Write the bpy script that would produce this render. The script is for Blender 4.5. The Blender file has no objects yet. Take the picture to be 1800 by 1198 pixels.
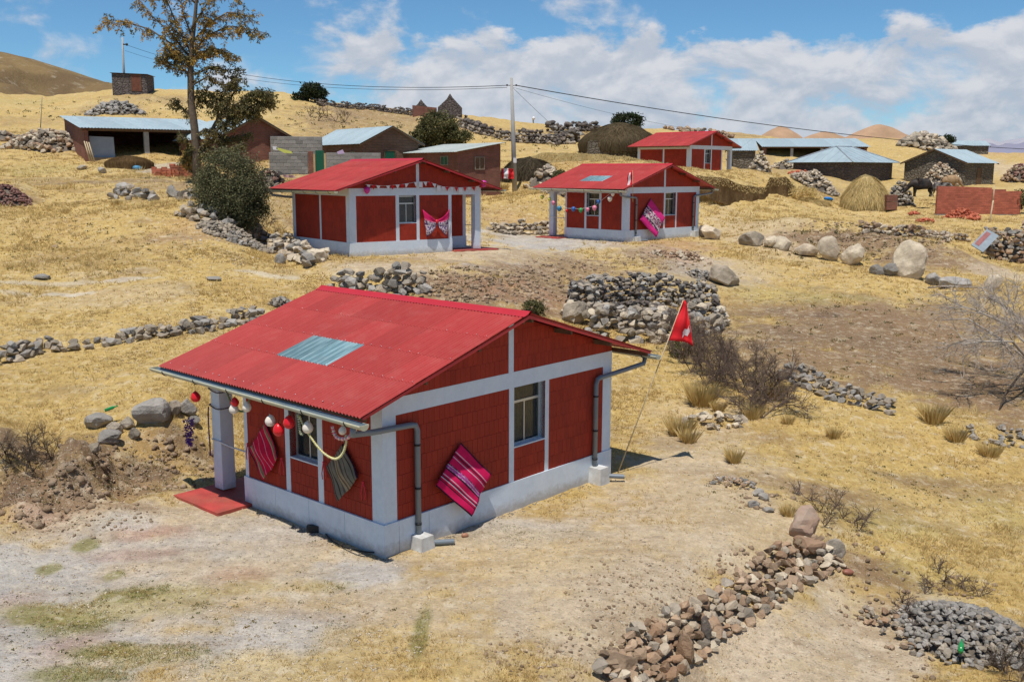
import bpy, bmesh, math, random
import numpy as np
from mathutils import Vector, Matrix, noise as mnoise
R = math.radians
S = bpy.context.scene
COL = S.collection

# ------------------------------------------------------------------ camera
CAMZ = 5.962
cam_d = bpy.data.cameras.new('camera'); cam = bpy.data.objects.new('camera', cam_d); COL.objects.link(cam)
cam_d.sensor_width = 36.0; cam_d.lens = 36.0 * 1755.3 / 1800.0
cam_d.clip_start = 0.1; cam_d.clip_end = 20000
cam.location = (0, 0, CAMZ)
PITCH, ROLL, FPX = 9.635, 0.184, 1755.3
cam.rotation_mode = 'QUATERNION'
cam.rotation_quaternion = (Matrix.Rotation(R(90 - PITCH), 4, 'X') @ Matrix.Rotation(R(ROLL), 4, 'Z')).to_quaternion()
S.camera = cam

# ------------------------------------------------------------------ light
SUN_DIR = Vector((0.097, 0.331, -1.0)).normalized()          # the way the light travels
sun_el = math.asin(-SUN_DIR.z); sun_az = math.atan2(-SUN_DIR.x, -SUN_DIR.y)
sd = bpy.data.lights.new('sun', 'SUN'); sd.energy = 4.3; sd.angle = R(0.53); sd.color = (1.0, 0.945, 0.86)
so = bpy.data.objects.new('sun', sd); COL.objects.link(so)
so.rotation_mode = 'QUATERNION'; so.rotation_quaternion = SUN_DIR.to_track_quat('-Z', 'Y'); so.location = (0, -20, 60)

W_ = bpy.data.worlds.new('World'); S.world = W_; W_.use_nodes = True
nt = W_.node_tree; nt.nodes.clear()
def wn(t, **k):
    n = nt.nodes.new(t)
    for a, b in k.items(): setattr(n, a, b)
    return n
def wl(a, b): nt.links.new(a, b)
def wmath(op, a, b=None, c=None, clamp=False):
    n = wn('ShaderNodeMath', operation=op, use_clamp=clamp)
    for i, v in enumerate((a, b, c)):
        if v is None: continue
        if isinstance(v, (int, float)): n.inputs[i].default_value = v
        else: wl(v, n.inputs[i])
    return n.outputs[0]
def wsmooth(x, lo, hi, a=0.0, b=1.0):
    n = wn('ShaderNodeMapRange', interpolation_type='SMOOTHSTEP')
    wl(x, n.inputs['Value']); n.inputs['From Min'].default_value = lo; n.inputs['From Max'].default_value = hi
    n.inputs['To Min'].default_value = a; n.inputs['To Max'].default_value = b
    return n.outputs[0]
sky = wn('ShaderNodeTexSky', sky_type='NISHITA', sun_disc=False)
sky.sun_elevation = sun_el; sky.sun_rotation = sun_az; sky.altitude = 3900; sky.air_density = 1.25; sky.dust_density = 0.0; sky.ozone_density = 4.5
tc = wn('ShaderNodeTexCoord')
sep = wn('ShaderNodeSeparateXYZ'); wl(tc.outputs['Generated'], sep.inputs[0])
el = wmath('MULTIPLY', wmath('ARCSINE', sep.outputs[2]), 57.2958)             # degrees above the horizon
az = wmath('MULTIPLY', wmath('ARCTAN2', sep.outputs[0], sep.outputs[1]), 57.2958)
cmb = wn('ShaderNodeCombineXYZ'); wl(az, cmb.inputs[0]); wl(wmath('MULTIPLY', el, 1.7), cmb.inputs[1])
def cnoise(off, scale, det, rough, dist=0.0):
    mp = wn('ShaderNodeMapping'); wl(cmb.outputs[0], mp.inputs[0]); mp.inputs['Location'].default_value = off
    n = wn('ShaderNodeTexNoise', noise_dimensions='3D'); wl(mp.outputs[0], n.inputs['Vector'])
    n.inputs['Scale'].default_value = scale; n.inputs['Detail'].default_value = det; n.inputs['Roughness'].default_value = rough
    n.inputs['Distortion'].default_value = dist
    return n.outputs['Fac']
n1 = cnoise((3.1, 0.7, 1.0), 0.20, 8, 0.56, 0.25)
n1u = cnoise((3.1, 1.7, 1.0), 0.20, 8, 0.56, 0.25)
n2 = cnoise((9.0, 4.0, 5.0), 0.07, 3, 0.5)
n3 = cnoise((1.0, 8.0, 2.0), 0.55, 6, 0.6)
# a bank of cumulus that thickens to the right (east) and thins upwards, ragged tops
azf = wsmooth(az, -15.0, -1.0, 0.05, 1.0)
top = wmath('ADD', 7.1, wmath('MULTIPLY', wmath('SUBTRACT', n3, 0.5), 2.6))
bank = wmath('SUBTRACT', 1.0, wsmooth(wmath('SUBTRACT', el, top), -0.9, 1.1))
low = wmath('SUBTRACT', 1.0, wsmooth(el, 3.0, 6.5))
cov = wmath('ADD', wmath('MULTIPLY', wmath('MULTIPLY', bank, azf), 0.31), wmath('MULTIPLY', wmath('MULTIPLY', low, wmath('SUBTRACT', 1.0, azf)), 0.06))
dens = wmath('ADD', wmath('ADD', n1, wmath('MULTIPLY', wmath('SUBTRACT', n2, 0.5), 0.22)), wmath('ADD', cov, wmath('MULTIPLY', wmath('SUBTRACT', n3, 0.5), 0.14)))
mask = wsmooth(dens, 0.55, 0.76)
lit = wsmooth(wmath('SUBTRACT', n1, n1u), -0.10, 0.13)
lit2 = wmath('MULTIPLY', wmath('ADD', wmath('MULTIPLY', lit, 0.75), wmath('MULTIPLY', wsmooth(el, 0.5, 7.0), 0.30)), 1.0, clamp=True)
cr = wn('ShaderNodeMix', data_type='RGBA'); wl(lit2, cr.inputs[0])
cr.inputs[6].default_value = (0.40, 0.465, 0.565, 1); cr.inputs[7].default_value = (0.68, 0.69, 0.73, 1)
b1 = wn('ShaderNodeBackground'); b1.inputs['Strength'].default_value = 0.10
b2 = wn('ShaderNodeBackground'); b2.inputs['Strength'].default_value = 0.95
tint = wn('ShaderNodeMix', data_type='RGBA', blend_type='MULTIPLY'); tint.inputs[0].default_value = 1.0; wl(sky.outputs[0], tint.inputs[6]); tint.inputs[7].default_value = (0.68, 0.94, 1.0, 1); wl(tint.outputs[2], b1.inputs['Color']); wl(cr.outputs[2], b2.inputs['Color'])
mx = wn('ShaderNodeMixShader'); wl(wmath('MULTIPLY', mask, 0.96), mx.inputs[0]); wl(b1.outputs[0], mx.inputs[1]); wl(b2.outputs[0], mx.inputs[2])
wo = wn('ShaderNodeOutputWorld'); wl(mx.outputs[0], wo.inputs[0])

S.render.engine = 'CYCLES'
vs = S.view_settings; vs.view_transform = 'Standard'; vs.look = 'None'; vs.gamma = 1.0; vs.use_curve_mapping = False; vs.exposure = 0.10

# ------------------------------------------------------------------ helpers
random.seed(11); rng = np.random.default_rng(11)
def rnd(a, b): return random.uniform(a, b)

def tag(o, label=None, cat=None, group=None, kind=None):
    if label: o['label'] = label
    if cat: o['category'] = cat
    if group: o['group'] = group
    if kind: o['kind'] = kind
    return o
def empty(name, loc=(0, 0, 0), rz=0.0, label=None, cat=None, group=None):
    o = bpy.data.objects.new(name, None); COL.objects.link(o); o.location = loc; o.rotation_euler = (0, 0, rz)
    o.empty_display_size = 0.3
    return tag(o, label, cat, group)
class MB:
    """collects shapes, links them as ONE mesh object"""
    def __init__(s): s.v = []; s.f = []; s.sm = []; s.uv = None; s.va = []
    def add(s, vs_, fs, smooth=False, var=None):
        o = len(s.v); s.v += [tuple(p) for p in vs_]; s.f += [tuple(i + o for i in f) for f in fs]; s.sm += [smooth] * len(fs)
        return s
    def box(s, x0, x1, y0, y1, z0, z1, M=None):
        P = [Vector((x, y, z)) for z in (z0, z1) for y in (y0, y1) for x in (x0, x1)]
        if M is not None: P = [M @ p for p in P]
        return s.add(P, [(0, 2, 3, 1), (4, 5, 7, 6), (0, 1, 5, 4), (2, 6, 7, 3), (0, 4, 6, 2), (1, 3, 7, 5)])
    def prism(s, poly, z0, z1):
        n = len(poly); P = [(x, y, z0) for x, y in poly] + [(x, y, z1) for x, y in poly]
        return s.add(P, [tuple(range(n - 1, -1, -1)), tuple(range(n, 2 * n))] + [(i, (i + 1) % n, n + (i + 1) % n, n + i) for i in range(n)])
    def poly3(s, front, d):
        """polygon (list of 3-D points) pushed along vector d"""
        n = len(front); d = Vector(d); P = [Vector(p) for p in front] + [Vector(p) + d for p in front]
        return s.add(P, [tuple(range(n)), tuple(range(2 * n - 1, n - 1, -1))] + [(i, n + i, n + (i + 1) % n, (i + 1) % n) for i in range(n)])
    def tube(s, pts, r, n=8, caps=True, r1=None):
        pts = [Vector(p) for p in pts]; k = len(pts)
        rs = r if isinstance(r, (list, tuple)) else [r + ((r1 if r1 is not None else r) - r) * i / max(1, k - 1) for i in range(k)]
        V = []; F = []; up = None
        for i, p in enumerate(pts):
            d = (pts[min(k - 1, i + 1)] - pts[max(0, i - 1)]).normalized()
            if up is None: up = d.orthogonal().normalized()
            up = (up - d * up.dot(d)); up = up.normalized() if up.length > 1e-6 else d.orthogonal().normalized()
            q = d.cross(up)
            for j in range(n):
                a = 2 * math.pi * j / n; V.append(p + (up * math.cos(a) + q * math.sin(a)) * rs[i])
        for i in range(k - 1):
            for j in range(n): F.append((i * n + j, i * n + (j + 1) % n, (i + 1) * n + (j + 1) % n, (i + 1) * n + j))
        if caps: F += [tuple(range(n - 1, -1, -1)), tuple(range((k - 1) * n, k * n))]
        return s.add(V, F, smooth=n > 4)
    def ball(s, c, r, nu=14, nv=9, sc=(1, 1, 1)):
        V = [Vector(c) + Vector((0, 0, -r * sc[2]))]; F = []
        for i in range(1, nv):
            t = math.pi * i / nv
            for j in range(nu):
                a = 2 * math.pi * j / nu; V.append(Vector(c) + Vector((math.cos(a) * math.sin(t) * r * sc[0], math.sin(a) * math.sin(t) * r * sc[1], -math.cos(t) * r * sc[2])))
        V.append(Vector(c) + Vector((0, 0, r * sc[2]))); T = len(V) - 1
        for j in range(nu):
            F.append((0, 1 + (j + 1) % nu, 1 + j)); F.append((T, T - nu + j, T - nu + (j + 1) % nu))
            for i in range(nv - 2): F.append((1 + i * nu + j, 1 + i * nu + (j + 1) % nu, 1 + (i + 1) * nu + (j + 1) % nu, 1 + (i + 1) * nu + j))
        return s.add(V, F, smooth=True)
    def mesh(s, name, m):
        me = bpy.data.meshes.new(name); me.from_pydata(s.v, [], s.f); me.materials.append(m)
        me.polygons.foreach_set('use_smooth', s.sm); me.update()
        return me
    def build(s, name, m, parent=None, label=None, cat=None, group=None, kind=None, loc=None):
        o = bpy.data.objects.new(name, s.mesh(name, m)); COL.objects.link(o)
        if parent is not None: o.parent = parent
        if loc is not None: o.location = loc
        return tag(o, label, cat, group, kind)

def npmesh(name, V, F, m, parent=None, smooth=False, attr=None, kind=None, label=None, cat=None):
    """fast mesh from numpy arrays, all faces with the same number of corners"""
    me = bpy.data.meshes.new(name); nv, nf, k = len(V), len(F), F.shape[1]
    me.vertices.add(nv); me.vertices.foreach_set('co', np.ascontiguousarray(V, np.float32).ravel())
    me.loops.add(nf * k); me.loops.foreach_set('vertex_index', np.ascontiguousarray(F, np.int32).ravel())
    me.polygons.add(nf); me.polygons.foreach_set('loop_start', np.arange(0, nf * k, k, dtype=np.int32))
    me.update(calc_edges=True)
    if smooth: me.polygons.foreach_set('use_smooth', np.ones(nf, bool))
    for an, data in (attr or {}).items():
        if data.ndim == 1:
            a = me.attributes.new(an, 'FLOAT', 'POINT'); a.data.foreach_set('value', data.astype(np.float32))
        else:
            a = me.attributes.new(an, 'FLOAT_COLOR', 'POINT'); d4 = np.ones((nv, 4), np.float32); d4[:, :3] = data; a.data.foreach_set('color', d4.ravel())
    me.materials.append(m)
    o = bpy.data.objects.new(name, me); COL.objects.link(o)
    if parent is not None: o.parent = parent
    return tag(o, label, cat, None, kind)

# ------------------------------------------------------------------ materials
class NT:
    def __init__(s, name):
        s.m = bpy.data.materials.new(name); s.m.use_nodes = True; s.t = s.m.node_tree
        s.b = s.t.nodes['Principled BSDF']; s.out = s.t.nodes['Material Output']
    def n(s, t, **k):
        x = s.t.nodes.new(t)
        for a, b in k.items(): setattr(x, a, b)
        return x
    def l(s, a, b): s.t.links.new(a, b)
    def pos(s): return s.n('ShaderNodeNewGeometry').outputs['Position']
    def obj(s): return s.n('ShaderNodeTexCoord').outputs['Object']
    def noise(s, vec, scale, det=4, rough=0.55, dist=0.0):
        n = s.n('ShaderNodeTexNoise'); s.l(vec, n.inputs['Vector']); n.inputs['Scale'].default_value = scale
        n.inputs['Detail'].default_value = det; n.inputs['Roughness'].default_value = rough; n.inputs['Distortion'].default_value = dist
        return n.outputs['Fac']
    def stretch(s, vec, sc):
        n = s.n('ShaderNodeMapping'); s.l(vec, n.inputs[0]); n.inputs['Scale'].default_value = sc; return n.outputs[0]
    def math(s, op, a, b=None, clamp=False):
        n = s.n('ShaderNodeMath', operation=op, use_clamp=clamp)
        for i, v in enumerate((a, b)):
            if v is None: continue
            if isinstance(v, (int, float)): n.inputs[i].default_value = v
            else: s.l(v, n.inputs[i])
        return n.outputs[0]
    def mapr(s, v, a, b, c, d, mode='LINEAR'):
        n = s.n('ShaderNodeMapRange', interpolation_type=mode); s.l(v, n.inputs[0])
        for i, x in enumerate((a, b, c, d)): n.inputs[i + 1].default_value = x
        return n.outputs[0]
    def mix(s, f, a, b, blend='MIX'):
        n = s.n('ShaderNodeMix', data_type='RGBA', blend_type=blend)
        for i, v in ((0, f), (6, a), (7, b)):
            if isinstance(v, (int, float)): n.inputs[i].default_value = v
            elif isinstance(v, tuple): n.inputs[i].default_value = (*v[:3], 1)
            else: s.l(v, n.inputs[i])
        return n.outputs[2]
    def scale_col(s, c, f):
        n = s.n('ShaderNodeHueSaturation'); 
        if isinstance(c, tuple): n.inputs['Color'].default_value = (*c[:3], 1)
        else: s.l(c, n.inputs['Color'])
        if isinstance(f, (int, float)): n.inputs['Value'].default_value = f
        else: s.l(f, n.inputs['Value'])
        return n.outputs[0]
    def attr(s, name, out='Fac'):
        n = s.n('ShaderNodeAttribute', attribute_name=name); return n.outputs[out]
    def orand(s): return s.n('ShaderNodeObjectInfo').outputs['Random']
    def bump(s, h, strength, dist=0.02):
        n = s.n('ShaderNodeBump'); s.l(h, n.inputs['Height']); n.inputs['Strength'].default_value = strength; n.inputs['Distance'].default_value = dist
        s.l(n.outputs[0], s.b.inputs['Normal'])
    def fin(s, col=None, rough=0.8, spec=0.3, metal=0.0):
        if col is not None:
            if isinstance(col, tuple): s.b.inputs['Base Color'].default_value = (*col[:3], 1)
            else: s.l(col, s.b.inputs['Base Color'])
        if isinstance(rough, (int, float)): s.b.inputs['Roughness'].default_value = rough
        else: s.l(rough, s.b.inputs['Roughness'])
        s.b.inputs['Specular IOR Level'].default_value = spec; s.b.inputs['Metallic'].default_value = metal
        return s.m

def simple(name, c, rough=0.8, var=0.18, sc=6.0, bump=0.0, bs=40.0, metal=0.0, spec=0.3, c2=None, rv=0.0, world=False):
    """paint / stone / wood: colour mottled by noise, optional second colour, optional change from object to object"""
    t = NT(name); p = t.pos() if world else t.obj()
    n = t.noise(p, sc, 6, 0.6)
    f = t.mapr(n, 0.3, 0.7, 1 - var, 1 + var)
    if rv:
        r = t.mapr(t.math('FRACT', t.math('ADD', t.orand(), t.attr('var'))), 0, 1, 1 - rv, 1 + rv); f = t.math('MULTIPLY', f, r)
    c_ = c
    if c2 is not None: c_ = t.mix(t.mapr(t.noise(p, sc * 0.45, 3, 0.5), 0.42, 0.6, 0, 1), c, c2)
    col = t.scale_col(c_, f)
    if bump: t.bump(t.noise(p, bs, 5, 0.65), bump)
    return t.fin(col, rough, spec, metal)

M = {}
def plaster_mat():
    t = NT('painted_concrete'); p = t.obj(); z = t.n('ShaderNodeSeparateXYZ'); t.l(p, z.inputs[0])
    n = t.noise(p, 2.2, 6, .62); n2 = t.noise(t.stretch(p, (7, 7, 1.0)), 1.3, 5, .6); n3 = t.noise(p, 9, 5, .7)
    base = t.mix(t.mapr(n, .35, .65, 0, 1), (0.60, 0.68, 0.77), (0.66, 0.73, 0.80))
    base = t.mix(t.mapr(n2, .56, .76, 0, .25), base, (0.46, 0.49, 0.51))                      # runs and old grime
    hgt_ = t.math('ADD', z.outputs[2], t.math('MULTIPLY', t.math('SUBTRACT', n3, .5), .30))
    base = t.mix(t.mapr(hgt_, .02, .20, .62, 0), base, (0.36, 0.31, 0.25))                      # mud splashed up from the yard
    t.bump(t.math('ADD', t.noise(p, 50, 4, .7), t.math('MULTIPLY', n3, 1.5)), .25, .006); return t.fin(t.scale_col(base, t.mapr(n3, .3, .7, .95, 1.05)), .8, .25)
M['white'] = plaster_mat()
M['block_white'] = simple('white_block_paint', (0.62, 0.64, 0.65), 0.75, 0.12, 7.0, 0.3, 50, c2=(0.50, 0.49, 0.46))
def brick_mat(name, c, rv=0.10, var=0.15):
    t = NT(name); p = t.obj()
    r = t.mapr(t.math('FRACT', t.math('ADD', t.orand(), t.attr('var'))), 0, 1, 1 - rv, 1 + rv)
    n = t.noise(p, 1.2, 5, 0.6); g = t.noise(t.stretch(p, (90, 90, 3)), 1.0, 2, 0.5)
    f = t.math('MULTIPLY', t.math('MULTIPLY', r, t.mapr(n, 0.3, 0.7, 1 - var, 1 + var)), t.mapr(g, 0.3, 0.7, 0.93, 1.07))
    t.bump(g, 0.35, 0.004); return t.fin(t.scale_col(c, f), 0.7, 0.3)
M['redbrick'] = brick_mat('red_painted_brick', (0.31, 0.028, 0.012))
M['redmortar'] = simple('red_painted_mortar', (0.285, 0.026, 0.011), 0.85, 0.12, 6)
M['roofred'] = None
def roof_mat(name, c, rough=0.42, rv=0.09, var=0.09, fade=(0.44, 0.085, 0.070), fadek=0.4):
    t = NT(name); p = t.obj()
    n = t.noise(p, 0.8, 6, 0.65); n2 = t.noise(t.stretch(p, (11.0, .7, 1.0)), 1.2, 4, 0.6)
    f = t.math('MULTIPLY', t.mapr(t.orand(), 0, 1, 1 - rv, 1 + rv), t.mapr(n, 0.3, 0.7, 1 - var, 1 + var))
    base = t.mix(t.mapr(n2, 0.45, 0.75, 0, fadek), c, fade)
    n3 = t.noise(t.pos(), 1.7, 7, .7); n4 = t.noise(t.pos(), 26, 3, .6)
    base = t.mix(t.mapr(n3, 0.52, 0.74, 0, .12), base, (0.50, 0.32, 0.27))                      # wind blown dust
    base = t.mix(t.mapr(n4, 0.72, 0.78, 0, .3), base, (0.55, 0.45, 0.38))
    return t.fin(t.scale_col(base, f), t.mapr(n, 0.3, 0.7, rough - 0.05, rough + 0.12), 0.35)
M['roofred'] = roof_mat('red_roof_sheet', (0.38, 0.041, 0.037))
M['zinc'] = roof_mat('zinc_roof_sheet', (0.31, 0.40, 0.44), 0.6, 0.07, 0.12, (0.41, 0.47, 0.48), 0.6)
M['zinc_warm'] = roof_mat('weathered_zinc_sheet', (0.37, 0.42, 0.41), 0.6, 0.06, 0.14, (0.46, 0.43, 0.33), 0.7)
M['skylight'] = roof_mat('translucent_sheet', (0.115, 0.20, 0.23), 0.3, 0.25, 0.12, (0.34, 0.50, 0.53), 0.95)
M['cap'] = simple('ridge_cap_red', (0.46, 0.025, 0.035), 0.4, 0.06, 2, spec=0.4)
M['gutter'] = simple('gutter_plastic', (0.40, 0.42, 0.34), 0.5, 0.10, 2.5, c2=(0.50, 0.47, 0.33))
M['gutter_in'] = simple('gutter_inside', (0.13, 0.17, 0.20), 0.6, 0.15, 4)
M['pipe'] = simple('grey_pvc', (0.16, 0.19, 0.22), 0.4, 0.06, 3, spec=0.5)
M['dark'] = simple('black_fitting', (0.02, 0.02, 0.022), 0.5, 0.1, 4)
M['alu'] = simple('aluminium_frame', (0.55, 0.56, 0.56), 0.35, 0.04, 3, metal=0.6)
M['curtain'] = simple('beige_curtain', (0.36, 0.29, 0.17), 0.9, 0.2, 8)
M['inside'] = simple('dark_room', (0.06, 0.055, 0.05), 0.9, 0.2, 2)
M['slab'] = simple('red_floor_paint', (0.42, 0.060, 0.048), 0.55, 0.22, 2.5, 0.1, 30, c2=(0.36, 0.085, 0.06))
M['wood'] = simple('brown_timber', (0.13, 0.075, 0.04), 0.8, 0.25, 5)
M['greywood'] = simple('grey_timber', (0.26, 0.22, 0.17), 0.85, 0.2, 5)
M['palewood'] = simple('pale_cane', (0.50, 0.40, 0.26), 0.7, 0.15, 8)
M['concrete'] = simple('bare_concrete', (0.33, 0.32, 0.30), 0.85, 0.15, 3, 0.3, 40)
M['polecon'] = simple('pole_concrete', (0.36, 0.35, 0.33), 0.8, 0.12, 2)
def glass_mat():
    t = NT('window_glass'); m = t.fin((0.03, 0.04, 0.045), 0.06, 0.8); t.b.inputs['Alpha'].default_value = 0.45; return m
M['glass'] = glass_mat()
M['rope'] = simple('white_rope', (0.68, 0.67, 0.66), 0.8, 0.1, 10)
def plain(name, c, rough=0.6, var=0.08, spec=0.4): return simple(name, c, rough, var, 9, spec=spec)
M['b_red'] = plain('red_balloon', (0.62, 0.012, 0.02), 0.28); M['b_white'] = plain('white_balloon', (0.72, 0.66, 0.58), 0.3)
M['b_pink'] = plain('pink_balloon', (0.70, 0.22, 0.32), 0.3); M['b_blue'] = plain('blue_balloon', (0.03, 0.13, 0.42), 0.3)
M['b_green'] = plain('green_balloon', (0.04, 0.32, 0.10), 0.3); M['b_mag'] = plain('magenta_balloon', (0.58, 0.03, 0.30), 0.3)
M['b_yel'] = plain('yellow_balloon', (0.55, 0.52, 0.08), 0.3); M['b_teal'] = plain('teal_balloon', (0.03, 0.20, 0.36), 0.3)
M['flagred'] = plain('red_cloth', (0.60, 0.008, 0.015), 0.75); M['flagwhite'] = plain('white_cloth', (0.72, 0.70, 0.72), 0.8)
M['tins_y'] = plain('yellow_tinsel', (0.60, 0.56, 0.10), 0.3); M['tins_s'] = plain('silver_tinsel', (0.70, 0.66, 0.55), 0.3)
M['tins_g'] = plain('green_tinsel', (0.16, 0.22, 0.08), 0.35); M['tins_p'] = plain('purple_tinsel', (0.11, 0.03, 0.22), 0.4)
M['tinsdark'] = plain('dark_tinsel', (0.05, 0.035, 0.07), 0.5)
M['ribbon'] = plain('red_ribbon', (0.60, 0.02, 0.04), 0.5)

def rock_mat(name, c, c2, rv=0.28):
    t = NT(name); p = t.pos()
    n = t.noise(p, 3.5, 8, 0.65); n2 = t.noise(p, 1.3, 4, 0.6)
    r = t.mapr(t.math('FRACT', t.math('ADD', t.orand(), t.attr('var'))), 0, 1, 1 - rv, 1 + rv)
    base = t.mix(t.mapr(n2, 0.40, 0.62, 0, 1), c, c2)
    lich = t.mapr(t.noise(p, 14, 4, 0.7), 0.60, 0.70, 0, 0.45)
    base = t.mix(lich, base, (0.42, 0.40, 0.34))
    f = t.math('MULTIPLY', r, t.mapr(n, 0.28, 0.72, 0.72, 1.25))
    t.bump(t.noise(p, 16, 7, 0.7), 0.75, 0.05); return t.fin(t.scale_col(base, f), 0.92, 0.2)
M['rock'] = rock_mat('grey_fieldstone', (0.29, 0.25, 0.20), (0.38, 0.315, 0.235))
M['rockgrey'] = rock_mat('blue_grey_stone', (0.27, 0.25, 0.225), (0.34, 0.315, 0.28))
M['rocktan'] = rock_mat('tan_stone', (0.38, 0.275, 0.185), (0.31, 0.195, 0.12))
M['rockpale'] = rock_mat('pale_boulder_stone', (0.60, 0.51, 0.38), (0.42, 0.34, 0.25), 0.12)
M['rockdark'] = rock_mat('dark_stone', (0.11, 0.095, 0.085), (0.16, 0.13, 0.11))
M['core'] = rock_mat('rubble_core', (0.13, 0.11, 0.09), (0.17, 0.14, 0.11), 0.05)
M['rubble_red'] = rock_mat('reddish_rubble', (0.20, 0.10, 0.085), (0.25, 0.14, 0.11))

# ------------------------------------------------------------------ terrain
_pt, _ro = R(PITCH), R(ROLL)
def ray(u, v):
    """direction of the line of sight of photograph pixel (u, v); y component is not normalised"""
    x = (u - 900) / FPX; y = -(v - 599) / FPX
    X = x * math.cos(_ro) - y * math.sin(_ro); U = x * math.sin(_ro) + y * math.cos(_ro)
    d = np.array([X, math.cos(_pt) + U * math.sin(_pt), -math.sin(_pt) + U * math.cos(_pt)])
    return d / d[1]
def pY(u, v, Y):
    d = ray(u, v); return (d[0] * Y, Y, CAMZ + d[2] * Y)
def pZ(u, v, z):
    d = ray(u, v); Y = (z - CAMZ) / d[2]; return (d[0] * Y, Y, z)
# survey points: z given
SZ = [(0,1198,0),(450,1198,0),(900,1198,-.05),(0,1050,0),(300,1080,0),(600,1060,0),(850,1040,0),(0,960,.05),(200,920,.05),(330,880,.02),
 (0,880,.25),(100,850,.3),(250,850,.25),(370,815,.15),(0,800,.72),(0,772,.98),(150,790,.66),(150,768,.92),(300,772,.55),(300,745,.82),(420,730,.5),
 (0,740,1.0),(200,700,1.05),(380,680,1.0),(0,625,1.35),(220,590,1.55),(440,560,1.75),(0,500,2.3),(250,500,2.35),(480,490,2.35),(560,520,1.95),
 (1085,835,0),(1240,800,-.02),(1240,740,.1),(1160,680,.35),(1350,830,-.1),(1100,950,-.02),(1250,950,-.05),(1350,900,-.08),(1150,1060,-.05),(1000,1190,-.1),
 (1600,1190,-.9),(1400,1190,-.8),(1250,1190,-.75),(1500,1060,-.8),(1780,1100,-.85),(1460,930,-.3),(1600,950,-.65),(1790,900,-.75),(1600,830,-.4),(1790,780,-.25),(1450,800,-.15),
 (1500,740,.15),(1350,690,.4),(1790,680,.25),(1600,660,.35),(1450,600,.75),(1700,600,.6),(1300,600,.8),(1130,585,.95),(1000,590,1.1),(1250,545,1.15),
 (1790,540,1.0),(1500,520,1.35),(1650,510,1.25),(1300,500,1.6),(1000,500,1.85),(850,520,2.05),(1150,500,1.85),(1250,455,2.25),(1050,455,2.35),(720,520,2.0),(850,478,2.5),(700,478,2.55)]
# survey points: distance given
SY = [(100,430,38),(300,430,37),(450,455,36),(0,370,43),(200,370,42),(330,350,44),(400,385,41),(0,290,58),(150,285,60),(300,300,56),(240,285,60),
 (0,235,72),(100,230,76),(0,195,92),(0,165,112),(200,200,90),(100,178,105),(200,157,112),(350,222,84),(350,190,98),(330,160,112),(500,222,84),(500,195,96),(500,165,112),
 (600,188,114),(650,228,90),(720,198,116),(820,207,118),(820,240,92),(900,217,120),(860,262,84),(950,245,96),(1000,229,120),(1100,233,122),(1020,262,86),(1150,255,92),
 (900,330,63),(960,352,56),(870,370,55),(960,385,54),(1000,280,75),(930,300,68),(1100,283,72),(1185,293,69),(1262,300,72.5),(1300,299,73),(500,309,54.5),(600,309,54.5),(490,345,49),(1180,330,60),
 (1300,362,60),(1250,390,55),(1230,300,71),(1390,312,74),(1420,340,68),(1500,362,68),(1450,335,76),(1600,360,68),(1600,335,82),(1700,325,92),(1790,325,90),(1500,320,90),(1400,300,88),
 (1300,236,118),(1450,244,124),(1350,289,103),(1440,291,103),(1600,246,124),(1600,290,105),(1700,266,124),(1800,272,122),(1750,300,104),
 (1350,400,52),(1500,400,56),(1650,385,60),(1790,385,60),(1300,432,47),(1450,455,45),(1560,440,48),(1720,440,50),(1790,470,47),(1600,490,41.5),(1700,500,40.5),
 (1430,408,53)]
HOUSES = {1: (-1.989, 14.907, 0.0, 47.989), 2: (-5.99, 36.983, 2.823, 37.004), 3: (5.303, 46.83, 2.739, 45.333), 4: (13.31, 76.40, 5.445, 45.84)}
HW, HL = 5.896, 4.869
P = [pZ(*p) for p in SZ] + [pY(*p) for p in SY]
for k, (hx, hy, hz, hw) in HOUSES.items():
    c, s_ = math.cos(R(hw)), math.sin(R(hw))
    for a, b in ((-.6, -.6), (HW + .6, -.6), (-.6, HL + .6), (HW + .6, HL + .6), (HW / 2, HL / 2)):
        P.append((hx + a * c - b * s_, hy + a * s_ + b * c, hz - 0.03))
for u in (-700, 0, 450, 900, 1350, 1800, 2500):                      # falls away behind the brow, flat beyond
    for Y, z in ((150, 7.0), (200, 4.0), (300, 2.0)):
        d = ray(u, 250); P.append((d[0] * Y, Y, z if u > 100 else z + 5))
for x in (-9, -5, 0, 4): P.append((x, 8, 0)); P.append((x * .6, 4, 0))
P += [(6, 8, -.9), (9, 10, -1.0), (12, 14, -.9), (-14, 14, .3), (-22, 20, 1.6), (-30, 30, 3.0), (-42, 50, 6.5), (22, 22, -.4), (36, 45, 1.6), (60, 80, 4.5), (-75, 90, 11), (-95, 120, 15), (85, 120, 6)]
P = np.array(P)
def warp(x, y): y = np.maximum(y, 2.0); return x / y * 2.4, np.log(y) * 1.35
_cs, _ct = warp(P[:, 0], P[:, 1])
def _phi(r2): return 0.5 * r2 * np.log(r2 + 1e-12)
def _solve():
    n = len(P); K = _phi((_cs[:, None] - _cs) ** 2 + (_ct[:, None] - _ct) ** 2) + np.eye(n) * 2e-4
    A = np.zeros((n + 3, n + 3)); A[:n, :n] = K; A[:n, n] = 1; A[:n, n + 1] = _cs; A[:n, n + 2] = _ct; A[n:, :n] = A[:n, n:].T
    return np.linalg.solve(A, np.r_[P[:, 2], 0, 0, 0])
_W = _solve()
def sstep(x, a, b):
    t = np.clip((x - a) / (b - a), 0, 1); return t * t * (3 - 2 * t)
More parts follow.
